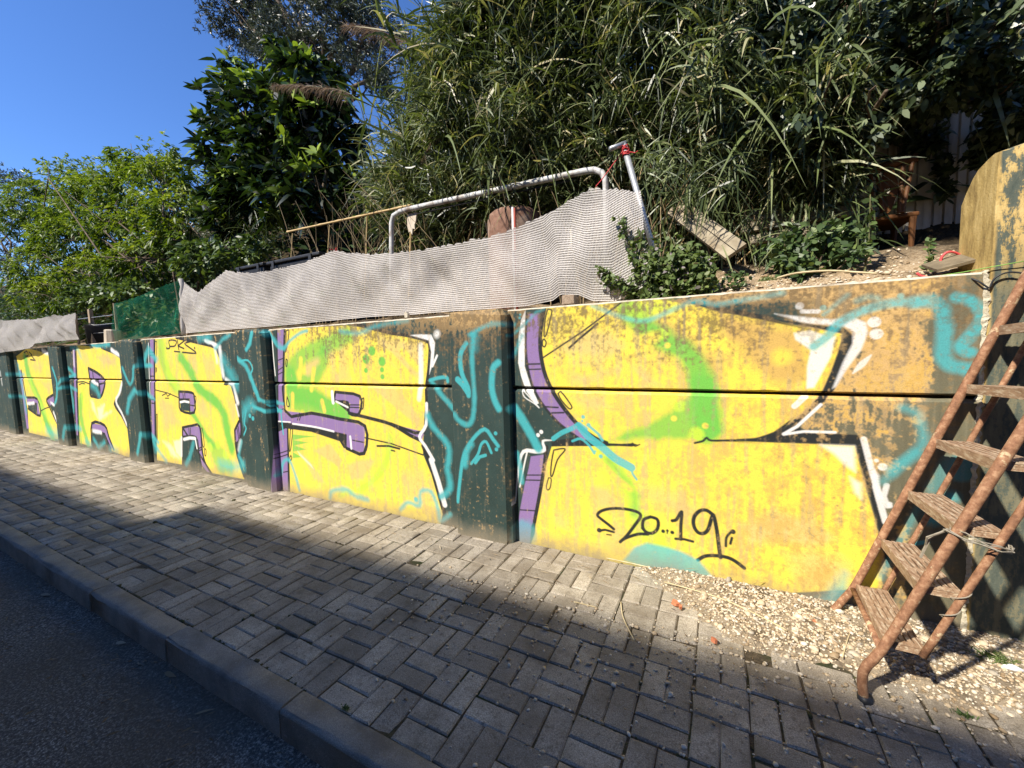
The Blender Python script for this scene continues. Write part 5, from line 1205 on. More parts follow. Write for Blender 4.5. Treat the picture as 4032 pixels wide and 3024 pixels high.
# ------------------------------------------------------------------ netting screens on the wall top
def net_mat(name, c1, c2, rows, cols, cover, trans=.3, holes=.75):
    """knitted net: yarn rows and cross threads, open between them"""
    mt, nt, b, out = new_mat(name)
    uv = nt.nodes.new('ShaderNodeUVMap'); uv.uv_map = 'uv'; sx = nt.nodes.new('ShaderNodeSeparateXYZ'); nt.links.new(uv.outputs[0], sx.inputs[0])
    def wave(src, per, wob):
        m1 = N(nt, 'ShaderNodeMath', operation='MULTIPLY_ADD'); nt.links.new(wob, m1.inputs[0]); m1.inputs[1].default_value = .35; nt.links.new(src, m1.inputs[2])
        m2 = N(nt, 'ShaderNodeMath', operation='MULTIPLY'); nt.links.new(src, m2.inputs[0]); m2.inputs[1].default_value = 2*math.pi/per
        m4 = N(nt, 'ShaderNodeMath', operation='ADD'); nt.links.new(m2.outputs[0], m4.inputs[0])
        m5 = N(nt, 'ShaderNodeMath', operation='MULTIPLY'); nt.links.new(wob, m5.inputs[0]); m5.inputs[1].default_value = 1.8; nt.links.new(m5.outputs[0], m4.inputs[1])
        m3 = N(nt, 'ShaderNodeMath', operation='SINE'); nt.links.new(m4.outputs[0], m3.inputs[0]); return m3.outputs[0]
    nz = noise(nt, vmap(nt, uv.outputs[0], (14, 60, 1)), 1, 3, .7); nz2 = noise(nt, vmap(nt, uv.outputs[0], (160, 120, 1)), 1, 2, .7); nb_ = noise(nt, uv.outputs[0], 1.6, 4, .6)
    r1 = wave(sx.outputs[1], rows, nz); c1_ = wave(sx.outputs[0], cols, nz)
    mx = N(nt, 'ShaderNodeMath', operation='MAXIMUM'); nt.links.new(r1, mx.inputs[0])
    sc = N(nt, 'ShaderNodeMath', operation='MULTIPLY'); nt.links.new(c1_, sc.inputs[0]); sc.inputs[1].default_value = .45; nt.links.new(sc.outputs[0], mx.inputs[1])
    hgt = N(nt, 'ShaderNodeMath', operation='ADD'); nt.links.new(mx.outputs[0], hgt.inputs[0])
    q = N(nt, 'ShaderNodeMath', operation='MULTIPLY'); nt.links.new(nz2, q.inputs[0]); q.inputs[1].default_value = 1.3; q2 = N(nt, 'ShaderNodeMath', operation='SUBTRACT'); nt.links.new(q.outputs[0], q2.inputs[0]); q2.inputs[1].default_value = .65; nt.links.new(q2.outputs[0], hgt.inputs[1])
    col = ramp(nt, nz2, [(.3, c1), (.7, c2)]); col = mixc(nt, ramp(nt, nb_, [(.45, (0, 0, 0)), (.7, (.45, .45, .45))]), col, tuple(v*.62 for v in c1))
    col = mixc(nt, 1.0, col, ramp(nt, hgt.outputs[0], [(.0, (.42, .40, .38)), (.5, (.9, .9, .9)), (1, (1.15, 1.15, 1.15))]), 'MULTIPLY')
    nt.links.new(col, b.inputs['Base Color']); b.inputs['Roughness'].default_value = .8; b.inputs['Specular IOR Level'].default_value = .2
    bump(nt, b, hgt.outputs[0], .5, .004)
    tl = nt.nodes.new('ShaderNodeBsdfTranslucent'); nt.links.new(col, tl.inputs[0])
    m1 = nt.nodes.new('ShaderNodeMixShader'); m1.inputs[0].default_value = trans; nt.links.new(b.outputs[0], m1.inputs[1]); nt.links.new(tl.outputs[0], m1.inputs[2])
    tr = nt.nodes.new('ShaderNodeBsdfTransparent')
    fac = ramp(nt, hgt.outputs[0], [(cover, (holes, holes, holes)), (min(1, cover+.22), (0, 0, 0))])
    m2 = nt.nodes.new('ShaderNodeMixShader'); nt.links.new(fac, m2.inputs[0]); nt.links.new(m1.outputs[0], m2.inputs[1]); nt.links.new(tr.outputs[0], m2.inputs[2])
    nt.links.new(m2.outputs[0], out.inputs[0])
    return mt
M_NET = net_mat('beige_net', (.54, .505, .47), (.78, .74, .70), .0175, .011, .10, .22, .6)
M_NETW = net_mat('white_net', (.46, .435, .405), (.62, .59, .555), .007, .007, .0, .3, .35)
M_NETG = net_mat('green_net', (.008, .20, .11), (.02, .34, .19), .006, .006, .62, .4, .9)
def net(name, top, bot, mat, parent, nx=150, nz=36, fold=.02, hem=True, seed=0, yoff=lambda u, v: 0*u, ragged=.006):
    """cloth between a top and a bottom line given as 3D points"""
    def resample(pts, n):
        pts = np.array(pts, float); s = np.concatenate([[0], np.cumsum(np.linalg.norm(np.diff(pts, axis=0), axis=1))]); t = np.linspace(0, s[-1], n)
        return np.stack([np.interp(t, s, pts[:, k]) for k in range(3)], -1), t
    T, tt = resample(top, nx); Bq, tb = resample(bot, nx); g = np.random.default_rng(seed)
    T = T+np.array([0, 0, 1])*g.normal(0, ragged, (nx, 1))
    v = np.linspace(0, 1, nz); V = Bq[:, None]*(1-v)[None, :, None]+T[:, None]*v[None, :, None]
    u = tb[:, None]; vv = v[None]
    wave_ = fold*(np.sin(u*5.3+vv*2+seed)*.6+.3*np.sin(u*31+vv*4+2*np.sin(u*3))*np.exp(-((vv-.75)/.3)**2)+.5*np.sin(u*9.1-vv*7+seed)*np.sin(u*1.7+1)+.25*np.sin(u*23+vv*11)+np.sin(u*2.1-vv*3.1)+.35*np.sin(u*12+vv*6+seed))*np.sin(np.pi*np.clip(vv*.9+.08, 0, 1))
    V[..., 1] += wave_+yoff(u, vv)
    uvs = np.stack([np.repeat(tb[:, None], nz, 1), np.linalg.norm(T-Bq, axis=1)[:, None]*v[None]], -1)
    i = (np.arange(nx-1)[:, None]*nz+np.arange(nz-1)[None]).ravel(); q = np.stack([i, i+nz, i+nz+1, i+1], 1)
    me = raw_mesh(name, V.reshape(-1, 3), q.ravel(), np.arange(len(q))*4, mat, True, uv=uvs.reshape(-1, 2))
    return put(link(name, me), parent)
M_WOOD = simple('old_wood', (.22, .16, .10), (.45, .36, .25), 9, .85, .6, .004, stretch=(4, 4, .5))
M_PALEWOOD = simple('pale_wood', (.40, .33, .24), (.62, .54, .43), 9, .85, .5, .003, stretch=(4, 4, .5))
M_GALV = simple('galvanised', (.34, .35, .36), (.52, .53, .54), 30, .45, .1, .001, metallic=.6, spec=.5)
M_GREYPAINT = simple('grey_paint', (.44, .44, .43), (.56, .56, .545), 12, .5, .15, .001, c3=(.24, .19, .15), scale2=9)
M_RED = simple('red_string', (.42, .03, .035), (.6, .06, .06), 200, .7, .3, .001)
NY = .17
tops = [(392, 604), (400, 612), (428, 632), (450, 613), (490, 584), (515, 588), (545, 590), (600, 581), (660, 566), (722, 540), (745, 545), (800, 549), (850, 547), (920, 538), (960, 531), (1010, 521), (1060, 510), (1120, 489), (1180, 461), (1240, 428), (1286, 402), (1300, 407), (1340, 411), (1384, 412)]
bots = [(396, 720), (440, 716), (500, 711), (560, 707), (640, 700), (720, 692), (800, 684), (880, 680), (980, 672), (1060, 667), (1140, 661), (1195, 650), (1212, 636), (1250, 637), (1280, 650), (1330, 650), (1405, 612)]
n_ = empty('beige_shade_net', at(900, 690, NY), 'long beige knitted shade net strung along the wall top', 'net')
net('fabric', [at(x, y, NY+.04) for x, y in tops], [at(x, y, NY if x < 1300 else NY-.02) for x, y in bots], M_NET, n_, 300, 50, .026, seed=2)
# folded hem at the left end, tied to a stake
mb = MB(); a, b2 = at(392, 602, NY+.03), at(397, 722, NY); g = np.random.default_rng(5)
mb.tube([a+(b2-a)*k/7+g.normal(0, .008, 3) for k in range(8)], .028, 8); put(mb.obj('rolled_hem', M_NETW, smooth=True), n_)
for (px, py, yy, r) in [(1288, 402, NY+.07, .014), (722, 540, NY+.07, .014), (491, 584, NY+.07, .014), (394, 604, NY+.07, .016)]:
    a = at(px, py, yy); mb = MB(); mb.tube([(a[0], a[1], 1.74), (a[0]+.004, a[1], a[2]-.01)], r, 7); put(mb.obj('stake', M_WOOD), n_)
mb = MB(); a = at(722, 540, NY+.05); g = np.random.default_rng(6)
mb.tube([a+g.normal(0, .018, 3) for _ in range(9)], .004, 5); put(mb.obj('red_tie', M_RED), n_)
# green net
n_ = empty('green_net', at(320, 720, NY), 'small see-through green net beside the left end of the beige net', 'net')
net('fabric', [at(x, y, NY+.05) for x, y in [(247, 656), (262, 652), (300, 640), (345, 620), (389, 604)]], [at(x, y, NY+.02) for x, y in [(252, 740), (300, 731), (345, 724), (392, 720)]], M_NETG, n_, 60, 30, .04, seed=4)
a = at(247, 655, NY+.08); mb = MB(); mb.tube([(a[0], a[1], 1.74), tuple(a)], .02, 7); put(mb.obj('stake', M_WOOD), n_)
# white cloth hanging over the wall at the far left
n_ = empty('white_net', at(80, 740, NY), 'torn whitish net draped over the wall top at the left edge', 'net')
net('fabric', [at(x, y, .10) for x, y in [(-60, 690), (0, 690), (12, 693), (40, 690), (75, 690), (108, 683), (112, 679), (135, 683), (163, 676)]], [at(x, y, -.14) for x, y in [(-60, 765), (0, 762), (30, 758), (62, 752), (75, 742), (110, 738), (170, 733)]], M_NETW, n_, 90, 30, .06, seed=9, yoff=lambda u, v: .16*np.clip(1-v*2.2, 0, 1)*0)
a = at(163, 678, .14); mb = MB(); mb.tube([(a[0], a[1], 1.74), tuple(a)], .02, 7); put(mb.obj('stake', M_WOOD), n_)

# ------------------------------------------------------------------ things behind the nets
def thing_tube(name, label, cat, pts, r, mat, part='tube', seg=10, group=None):
    e = empty(name, pts[0], label, cat, group); mb = MB(); mb.tube(pts, r, seg); put(mb.obj(part, mat, smooth=True), e); return e
Yf = .75
fr = empty('bent_tube_frame', at(845, 545, Yf), 'grey bent tubular bed frame standing behind the beige net', 'frame')
pa = [at(846, 640, Yf), at(846, 545, Yf), at(846, 482, Yf), at(850, 466, Yf), at(864, 457, Yf), at(882, 452, Yf), at(1080, 409, Yf), at(1262, 370, Yf), at(1284, 367, Yf), at(1300, 373, Yf), at(1308, 388, Yf), at(1309, 412, Yf), at(1309, 560, Yf)]
mb = MB(); mb.tube(pa, .027, 10); put(mb.obj('tube', M_GREYPAINT, smooth=True), fr)
mb = MB(); q0, q1 = at(900, 462, Yf+.02), at(1240, 388, Yf+.02)
mb.tube([q0, q1], .008, 6); put(mb.obj('rail_lip', simple('black_strip', (.012, .012, .012), (.03, .03, .03), 20, .5, 0)), fr)
# bamboo rail with its canes
Yb = .85
M_BAMBOO = simple('bamboo', (.38, .25, .10), (.62, .46, .22), 8, .5, .2, .002, stretch=(.5, 2, 2))
bm_ = empty('bamboo_rail', at(760, 545, Yb), 'yellow bamboo rail on thin canes left of the tube frame', 'rail')
a, b2 = at(621, 501, Yb), at(889, 443, Yb); mb = MB(); pts = []; rr = []
for k in range(40):
    t = k/39; pts.append(a+(b2-a)*t); rr.append(.0135+(.0035 if k % 6 == 0 else 0))
mb.tube(pts, rr, 8); put(mb.obj('pole', M_BAMBOO, smooth=True), bm_)
for (x0, y0, x1, y1) in [(632, 504, 624, 640), (712, 486, 702, 640), (793, 468, 788, 640)]:
    mb = MB(); mb.tube([at(x0, y0, Yb), at(x1, y1, Yb)], .0065, 6); put(mb.obj('cane', M_BAMBOO), bm_)
# torn plank on a stick
pk = empty('torn_board_stake', at(886, 620, .8), 'splintered pale board nailed to a stick inside the tube frame', 'stake')
mb = MB(); mb.tube([at(888, 470, .82), at(884, 640, .82)], .010, 6); put(mb.obj('stick', M_BAMBOO), pk)
poly = [(881, 463), (902, 458), (900, 478), (897, 486), (898, 496), (893, 494), (892, 508), (888, 500), (885, 503), (882, 490)]
c0 = [at(x, y, .79) for x, y in poly]; mb = MB(); mb.prism([(p_[0], p_[2]) for p_ in c0], 'y', .775, .79); put(mb.obj('board', M_PALEWOOD), pk)
# red and white stake
wk = empty('painted_stake', at(1110, 640, .32), 'thin white stake with a red edge behind the net', 'stake')
a = at(1107, 447, .32); c_ = at(1107, 640, .32); mb = MB(); mb.box((a[0]-.011, .32, 1.72), (a[0]+.006, .34, a[2])); put(mb.obj('white_face', simple('white_paint', (.66, .64, .62), (.78, .77, .75), 30, .6, .2, .001)), wk)
mb = MB(); mb.box((a[0]+.007, .32, 1.72), (a[0]+.022, .34, a[2]-.01)); put(mb.obj('red_edge', simple('red_paint', (.30, .06, .04), (.42, .10, .07), 30, .7, .2, .001)), wk)
# galvanised pole with a stub across its top and red string
gp = empty('galvanised_pole', at(1430, 610, .30), 'galvanised pole with red string tied round its stubby top', 'pole')
tp, md = at(1347, 312, .30), at(1440, 640, .30); mb = MB(); mb.tube([md, tp], .021, 10); put(mb.obj('shaft', M_GALV, smooth=True), gp)
mb = MB(); mb.tube([at(1318, 322, .22), at(1352, 309, .31)], .017, 10); put(mb.obj('stub', M_GALV, smooth=True), gp)
mb = MB(); g = np.random.default_rng(8); ax = norm(tp-md)
hx = []
for k in range(60):
    w = k*.75; c_ = tp-ax*(.025+.05*(.5+.5*math.sin(k*.31)))
    hx.append(c_+np.array([math.cos(w)*.026, math.sin(w)*.026, .012*math.sin(w*1.7)]))
mb.tube(hx, .0042, 5); put(mb.obj('string_winding', M_RED), gp)
mb = MB(); mb.tube([tp-ax*.05+np.array([-.01, -.02, 0]), at(1300, 388, .25), at(1287, 403, .21)], .0035, 5); mb.tube([tp-ax*.05, at(1372, 330, .28), at(1378, 326, .29)], .003, 5); put(mb.obj('string', M_RED), gp)
# rusty round lid behind the net
M_RUST2 = simple('rusty_lid', (.13, .065, .042), (.25, .14, .095), 20, .85, .5, .004, c3=(.30, .21, .155), scale2=7)
rl = empty('rusty_drum', at(1112, 560, .95), 'rusty red-brown round drum poking above the net', 'drum')
cc = at(1112, 500, .95); rad = abs((at(1166, 500, .95)-cc)[0]); zt = at(1112, 457, .95)[2]; mb = MB()
prof = [(rad, 1.8), (rad, cc[2]), (rad*1.0, zt-.09), (rad*.94, zt-.045), (rad*.8, zt-.015), (rad*.5, zt), (0.01, zt+.004)]
v = []; f = []; sg = 28
for r_, z_ in prof:
    for k in range(sg): v.append((cc[0]+r_*math.cos(2*math.pi*k/sg), cc[1]+.0+r_*math.sin(2*math.pi*k/sg), z_))
for j in range(len(prof)-1):
    for k in range(sg): f.append((j*sg+k, j*sg+(k+1) % sg, (j+1)*sg+(k+1) % sg, (j+1)*sg+k))
mb.add(v, f); put(mb.obj('shell', M_RUST2, smooth=True), rl)
# black plastic crates
M_BLACKPL = simple('black_plastic', (.016, .017, .019), (.035, .036, .04), 15, .45, .1, .001)
def crate(x0, x1, ytop, Y, label):
    a = at(x0, ytop, Y); b2 = at(x1, ytop, Y); top = at((x0+x1)/2, ytop, Y)[2]; e = empty('black_crate', ((a[0]+b2[0])/2, Y, top-.34), label, 'crate', 'black plastic crates behind the net')
    z0 = top-.34; mb = MB(); mb.box((a[0]+.03, Y, z0), (b2[0]-.03, Y+.4, top-.055)); put(mb.obj('box', M_BLACKPL, bevel=.012), e)
    mb = MB(); mb.box((a[0], Y-.03, top-.05), (b2[0], Y+.43, top-.012)); mb.box((a[0]+.04, Y+.01, top-.02), (b2[0]-.04, Y+.39, top)); put(mb.obj('lid', M_BLACKPL, bevel=.01), e)
    for t in (.15, .85):
        mb = MB(); x = a[0]+(b2[0]-a[0])*t; mb.box((x-.025, Y-.045, top-.12), (x+.025, Y-.03, top-.02)); put(mb.obj('clip', M_BLACKPL, bevel=.004), e)
crate(512, 572, 571, .62, 'smaller dark plastic crate whose lid just shows over the net')
crate(578, 694, 553, .62, 'larger dark plastic crate with a clip-on lid behind the net')
# brick holding the net down
M_BRICK = simple('old_brick', (.24, .17, .12), (.40, .31, .22), 40, .95, .9, .006)
a, b2 = at(1213, 655, .02), at(1240, 634, .02); mb = MB(); mb.box((0, 0, 0), (b2[0]-a[0], .11, .066)); bk = mb.obj('brick', M_BRICK, bevel=.006); bk.location = (a[0], .02, TOP+.006)
tag(bk, 'weathered brown brick on the wall top pinning the net', 'brick')
# clip of pale stone holding the net further left
a = at(876, 681, .01); mb = MB(); mb.prism([(-.012, 0), (.018, 0), (.022, .03), (.004, .055), (-.016, .04)], 'y', 0, .03); o = mb.obj('stone_chip', M_CONC); o.location = (a[0], .01, TOP+.004); tag(o, 'little pale stone wedge under the middle of the net hem', 'stone')
# wooden stump and dark pot between the nets at the left
a = at(236, 735, .16); b2 = at(236, 712, .16); mb = MB(); mb.tube([(a[0], .2, 1.7), (b2[0], .2, b2[2]-.01), (b2[0], .2, b2[2])], [.11, .105, .09], 10); o = mb.obj('wooden_stump', M_PALEWOOD, smooth=False); tag(o, 'short pale stump between the white and the green net', 'stump')
a = at(207, 738, .35); b2 = at(207, 702, .35); mb = MB(); mb.tube([(a[0], .45, 1.72), (b2[0], .45, b2[2]-.02), (b2[0], .45, b2[2])], [.20, .25, .26], 14); o = mb.obj('dark_bucket', M_BLACKPL, smooth=True); tag(o, 'dark ribbed bucket behind the stump at the left', 'bucket')
wf = empty('wire_fence', at(200, 735, .25), 'rusty post and wires between the white and the green net', 'fence')
a = at(190, 668, .25); mb = MB(); mb.box((a[0]-.035, .25, 1.7), (a[0]+.035, .30, a[2])); put(mb.obj('post', M_WOOD), wf)
for zz in (2.02, 2.16, 2.3): mb = MB(); mb.tube([at(165, 700, .27)*[1, 1, 0]+[0, 0, zz], at(246, 700, .27)*[1, 1, 0]+[0, 0, zz-.02]], .004, 5); put(mb.obj('wire', M_GALV), wf)

# ------------------------------------------------------------------ junk at the right
M_CREAM = simple('cream_board', (.22, .18, .12), (.36, .31, .22), 8, .8, .4, .004, c3=(.2, .15, .09), scale2=5)
def board(p0, p1, Y0, Y1, wpx, label, thick=.03, name='old_board'):
    a, b2 = at(*p0, Y0), at(*p1, Y1); d = norm(b2-a); L = np.linalg.norm(b2-a); up = norm(np.cross(np.cross(d, [0, -1, .35]), d)); s = np.cross(d, up)
    e = empty(name, a, label, 'board', 'old cream boards dumped under the reeds'); w = wpx*abs((at(p0[0], p0[1]+1, Y0)-a)[2])
    Mx = Matrix(((d[0], s[0], up[0], 0), (d[1], s[1], up[1], 0), (d[2], s[2], up[2], 0), (0, 0, 0, 1)))
    for k in range(2):
        mb = MB(); mb.box((0, -w/2+k*w/2+.003, -thick/2), (L, -w/2+(k+1)*w/2-.003, thick/2), Mx); o = mb.obj('plank', M_CREAM, e)
board((1458, 447), (1590, 545), .95, .55, 44, 'long cream board sloping down to the right under the reeds')
board((1610, 470), (1850, 428), .95, 1.05, 30, 'topmost of the stacked cream boards left of the chair')
board((1600, 495), (1862, 452), .90, 1.0, 24, 'second of the stacked cream boards left of the chair')
board((1620, 520), (1800, 488), .85, .95, 22, 'lowest of the stacked cream boards half hidden by the leafy shrub')
M_SHEET = simple('corrugated_sheet', (.55, .51, .43), (.74, .70, .62), 5, .6, .2, .003, c3=(.22, .17, .11), scale2=3, stretch=(1, 1, .3), metallic=.0)
cf = empty('corrugated_fence', at(1980, 540, 1.42), 'pale corrugated metal fence in the shade behind the chair', 'fence')
xa, xb = at(1800, 400, 1.42)[0], at(2230, 400, 1.42)[0]; z0_ = 1.98; zt_ = at(2000, 235, 1.42)[2]; ns = 4
for k in range(ns):
    x0, x1 = xa+(xb-xa)*k/ns, xa+(xb-xa)*(k+1)/ns+.02; mb = MB(); npn = 5; prof = []
    step = (x1-x0)/npn
    for j in range(npn): prof += [(x0+j*step, .0), (x0+j*step+step*.72, .0), (x0+j*step+step*.78, .02), (x0+j*step+step*.94, .02)]
    prof.append((x1, 0)); v = []; f = []
    for j, (x, y) in enumerate(prof):
        yy = 1.42+y+.004*(k % 2); v += [(x, yy, z0_), (x, yy, zt_), (x, yy+.004, zt_), (x, yy+.004, z0_)]
    for j in range(len(prof)-1):
        for m_ in range(4): f.append((j*4+m_, j*4+(m_+1) % 4, (j+1)*4+(m_+1) % 4, (j+1)*4+m_))
    mb.add(v, f); put(mb.obj('sheet', M_SHEET), cf)
# heart-backed wooden chair
M_CHAIR = simple('orange_wood', (.075, .032, .013), (.15, .065, .024), 7, .5, .2, .002, stretch=(3, 3, .6), spec=.12)
Yc = .98; ch = empty('wooden_chair', at(1930, 545, Yc), 'old orange-brown wooden chair with a heart cut in its back', 'chair')
def cp(px, py, dy=0): return at(px, py, Yc)+np.array([0, dy, 0])
mb = MB(); tl, tr_ = cp(1872, 372), cp(1982, 340); d = norm(tr_-tl); mb.tube([tl, tl+(tr_-tl)*.5+[0, .02, .01], tr_], .028, 8); put(mb.obj('top_rail', M_CHAIR, smooth=True), ch)
seat_z = cp(1935, 463)[2]
for x0, y0, x1, y1, nm in [(1880, 372, 1882, 460, 'back_post'), (1972, 345, 1945, 462, 'back_post'), (1952, 352, 1938, 462, 'spindle'), (1895, 368, 1903, 460, 'spindle')]:
    mb = MB(); mb.tube([cp(x0, y0), cp(x1, y1, -.03)], .013, 7); put(mb.obj(nm, M_CHAIR), ch)
# splat: a shaped board with a heart-shaped opening (ring of quads)
cx_, cz_ = cp(1917, 412)[0], cp(1917, 412)[2]; hh_ = cp(1917, 362)[2]-cz_; hb = cz_-cp(1914, 462)[2]
ns_ = 40; outer = []; inner = []
for k in range(ns_):
    w = 2*math.pi*k/ns_; s_, c_ = math.sin(w), math.cos(w)
    zz = hh_*c_ if c_ > 0 else hb*c_
    wdt = .022+.034*math.exp(-(zz/.085)**2)
    outer.append((cx_+wdt*np.sign(s_)*min(1, abs(s_)*1.8), cz_+zz))
    inner.append((cx_+.0016*16*s_**3*.8, cz_+.0016*(13*c_-5*math.cos(2*w)-2*math.cos(3*w)-math.cos(4*w))))
v = [(x, Yc-.012, z) for x, z in outer]+[(x, Yc-.012, z) for x, z in inner]+[(x, Yc+.012, z) for x, z in outer]+[(x, Yc+.012, z) for x, z in inner]; f = []
for k in range(ns_):
    j = (k+1) % ns_; f += [(k, j, ns_+j, ns_+k), (2*ns_+k, 3*ns_+k, 3*ns_+j, 2*ns_+j), (k, 2*ns_+k, 2*ns_+j, j), (ns_+k, ns_+j, 3*ns_+j, 3*ns_+k)]
mb = MB(); mb.add(v, f); put(mb.obj('splat', M_CHAIR), ch)
sl, sr = cp(1868, 463)[0], cp(1985, 463)[0]
mb = MB(); mb.box((sl, Yc-.02, seat_z-.03), (sr, Yc+.36, seat_z)); put(mb.obj('seat', M_CHAIR, bevel=.01), ch)
for x in (sl+.03, sr-.03):
    for y in (Yc+.33, Yc+.0):
        mb = MB(); mb.tube([(x, y, seat_z-.03), (x, y, float(bank(x, y))-.01)], [.022, .014], 8); put(mb.obj('leg', M_CHAIR), ch)

# ------------------------------------------------------------------ rusty ladder leaning along the wall
mt, nt, b, out = new_mat('rusty_steel'); M_RUST = mt
p = objpos(nt); n1 = noise(nt, p, 35, 5, .7); n2 = noise(nt, p, 120, 3, .7); n3 = noise(nt, p, 16, 4, .7)
c = ramp(nt, n1, [(.3, (.13, .062, .035)), (.5, (.26, .13, .07)), (.68, (.42, .25, .145))])
c = mixc(nt, ramp(nt, n2, [(.62, (0, 0, 0)), (.74, (.7, .7, .7))]), c, (.055, .025, .014))
c = mixc(nt, ramp(nt, n3, [(.62, (0, 0, 0)), (.68, (.9, .9, .9))]), c, (.52, .40, .24))
nt.links.new(c, b.inputs['Base Color']); b.inputs['Roughness'].default_value = .78; b.inputs['Specular IOR Level'].default_value = .25
bump(nt, b, mixc(nt, .5, n1, n2), .6, .003)
M_TREAD = simple('worn_tread', (.20, .115, .065), (.40, .27, .17), 24, .75, .5, .002, c3=(.50, .40, .28), scale2=30, stretch=(3, .6, 3))
lad = empty('rusty_ladder', (.56, -.37, .02), 'rusty steel step ladder with slotted treads propped against the wall', 'ladder')
YL, YR, ZT = -.070, -.672, 2.55
def rail(y, x0, k, foot, off, r, name, zb):
    pts = [] if off else [foot, (x0+k*.10-.005, y, .12)]
    pts += [(x0+off+k*z, y, z) for z in np.linspace(zb, ZT, 9)]
    mb = MB(); mb.tube(smooth_path(pts, 3), r, 12); put(mb.obj(name, M_RUST, smooth=True), lad)
rail(YL, .590, .342, (.555, YL, .005), 0, .0178, 'rail', .20)
rail(YR, .514, .366, (.556, YR, -.03), 0, .0178, 'rail', .24)
rail(YL+.0, .590, .342, None, .118, .012, 'rear_rail', .16)
rail(YR+.0, .514, .366, None, .118, .013, 'rear_rail', .25)
for k in range(9):
    zl, zr = .205+.268*k, .272+.259*k; xl_, xr_ = .590+.342*zl, .514+.366*zr
    A = np.array([xl_, YL-.018, zl]); B2 = np.array([xr_, YR+.018, zr]); dy = norm(B2-A); L = np.linalg.norm(B2-A)
    Mx = Matrix(((1, dy[0], 0, A[0]), (0, dy[1], 0, A[1]), (0, dy[2], 1, A[2]), (0, 0, 0, 1)))
    mb = MB(); mb.box((-.004, 0, -.036), (.010, L, .006), Mx)
    for s_ in range(5):
        x0 = .012+s_*.0215; mb.box((x0, 0, -.004), (x0+.0140, L, .004), Mx)
        for t_ in ((.0, .05), (.30+.06*(s_ % 2), .36+.06*(s_ % 2)), (.64, .70), (.95, 1)): mb.box((x0+.0142, L*t_[0], -.005), (x0+.0213, L*t_[1], .0015), Mx)
    mb.box((.116, 0, -.030), (.122, L, .003), Mx); mb.box((.0105, .001, -.013), (.1155, L-.001, -.0095), Mx)
    mb.box((.0, .002, -.030), (.118, .008, -.004), Mx); mb.box((.0, L-.008, -.030), (.118, L-.002, -.004), Mx)
    put(mb.obj('tread', M_TREAD), lad)
mb = MB(); mb.tube([(.645, YL-.012, .175), (.60, YR+.012, .235)], .0125, 8); put(mb.obj('brace', M_RUST, smooth=True), lad)
M_WIRE = simple('pale_wire', (.20, .175, .13), (.34, .30, .235), 60, .6, .2, .001)
g = np.random.default_rng(12); mb = MB(); zc = .272+.259*2; xc = .514+.366*zc
for k in range(5):
    pts = [(xc+.055+.085*math.cos(w)+g.normal()*.006, YR+.005+.05*math.sin(w)+g.normal()*.006, zc-.035+g.normal()*.008-.018*math.cos(w)) for w in np.linspace(0, 6.28, 12)]
    mb.tube(pts, .0022, 5)
mb.tube([(xc-.02, YR+.03, zc-.02), (xc-.055, YR+.07, zc-.08), (xc-.075, YR+.08, zc-.17)], .005, 5)
mb.tube([(xc-.03, YR+.03, zc-.03), (xc-.07, YR+.05, zc-.07), (xc-.06, YR+.09, zc-.14)], .004, 5)
zc2 = .272+.259; xc2 = .514+.366*zc2+.118
for k in range(4):
    mb.tube([(xc2+.02*math.cos(w)-.05*w/12, YR-.02*math.sin(w), zc2+.02-.012*w) for w in np.linspace(k, 9+k, 20)], .002, 5)
put(mb.obj('tie_wire', M_WIRE), lad)
for y, x in ((YL, .556), (YR, .556)):
    mb = MB(); mb.tube([(x, y, -.035), (x, y, .02)], .027, 10); put(mb.obj('rubber_foot', M_BLACKPL, smooth=True), lad)

# ------------------------------------------------------------------ small plants along the wall top and foot
def plant(name, label, base, P, U, k, Lr, Wr, prof, mat, seed, stems=(), cat='plant', group=None, **kw):
    g = np.random.default_rng(seed); e = empty(name, base, label, cat, group)
    if stems:
        mb = MB()
        for s_ in stems: mb.tube(s_, list(np.linspace(.007, .003, len(s_))), 5)
        put(mb.obj('stem', M_BARK if cat == 'shrub' else M_CANE, smooth=True), e)
    c, d, L, W, dr = rosettes(P, U, k, g, Lr, Wr, kw.get('upward', .4), kw.get('spread', .9), kw.get('droop', (.1, .5)))
    put(blade('leaves', [(strips(c, d, L, W, dr, 3, prof, g, .5), np.clip(g.normal(kw.get('vm', .5), .22, len(c)), 0, 1))], mat), e); return e
# nettle-like weeds at the right end of the net
g = np.random.default_rng(71); St = []; Pp = []; Uu = []
for (x0, y0, x1, y1) in [(1400, 625, 1335, 465), (1400, 628, 1385, 500), (1420, 630, 1415, 520), (1370, 630, 1290, 580), (1440, 630, 1460, 540), (1460, 632, 1490, 530), (1480, 625, 1520, 560), (1425, 635, 1380, 560), (1500, 625, 1530, 590), (1385, 640, 1330, 600), (1450, 632, 1435, 570), (1410, 640, 1400, 570), (1470, 630, 1455, 520), (1490, 630, 1505, 545)]:
    a, b2 = at(x0, y0+8, .14+g.uniform(0, .03)), at(x1, y1, .09+g.uniform(-.03, .03)); pts = smooth_path([a, a*.5+b2*.5+g.normal(0, .02, 3), b2], 5); St.append(pts)
    for t in np.linspace(.12, 1, 22):
        q = pts[min(len(pts)-1, int(t*(len(pts)-1)))]; Pp.append(q+g.normal(0, .022*(1.6-t), 3)); Uu.append(norm(g.normal(0, 1, 3)))
for k in range(430):
    a = at(g.uniform(1350, 1545), g.triangular(545, 640, 650), .17+abs(g.normal(0, .16))); Pp.append(a); Uu.append(norm(g.normal(0, 1, 3)))
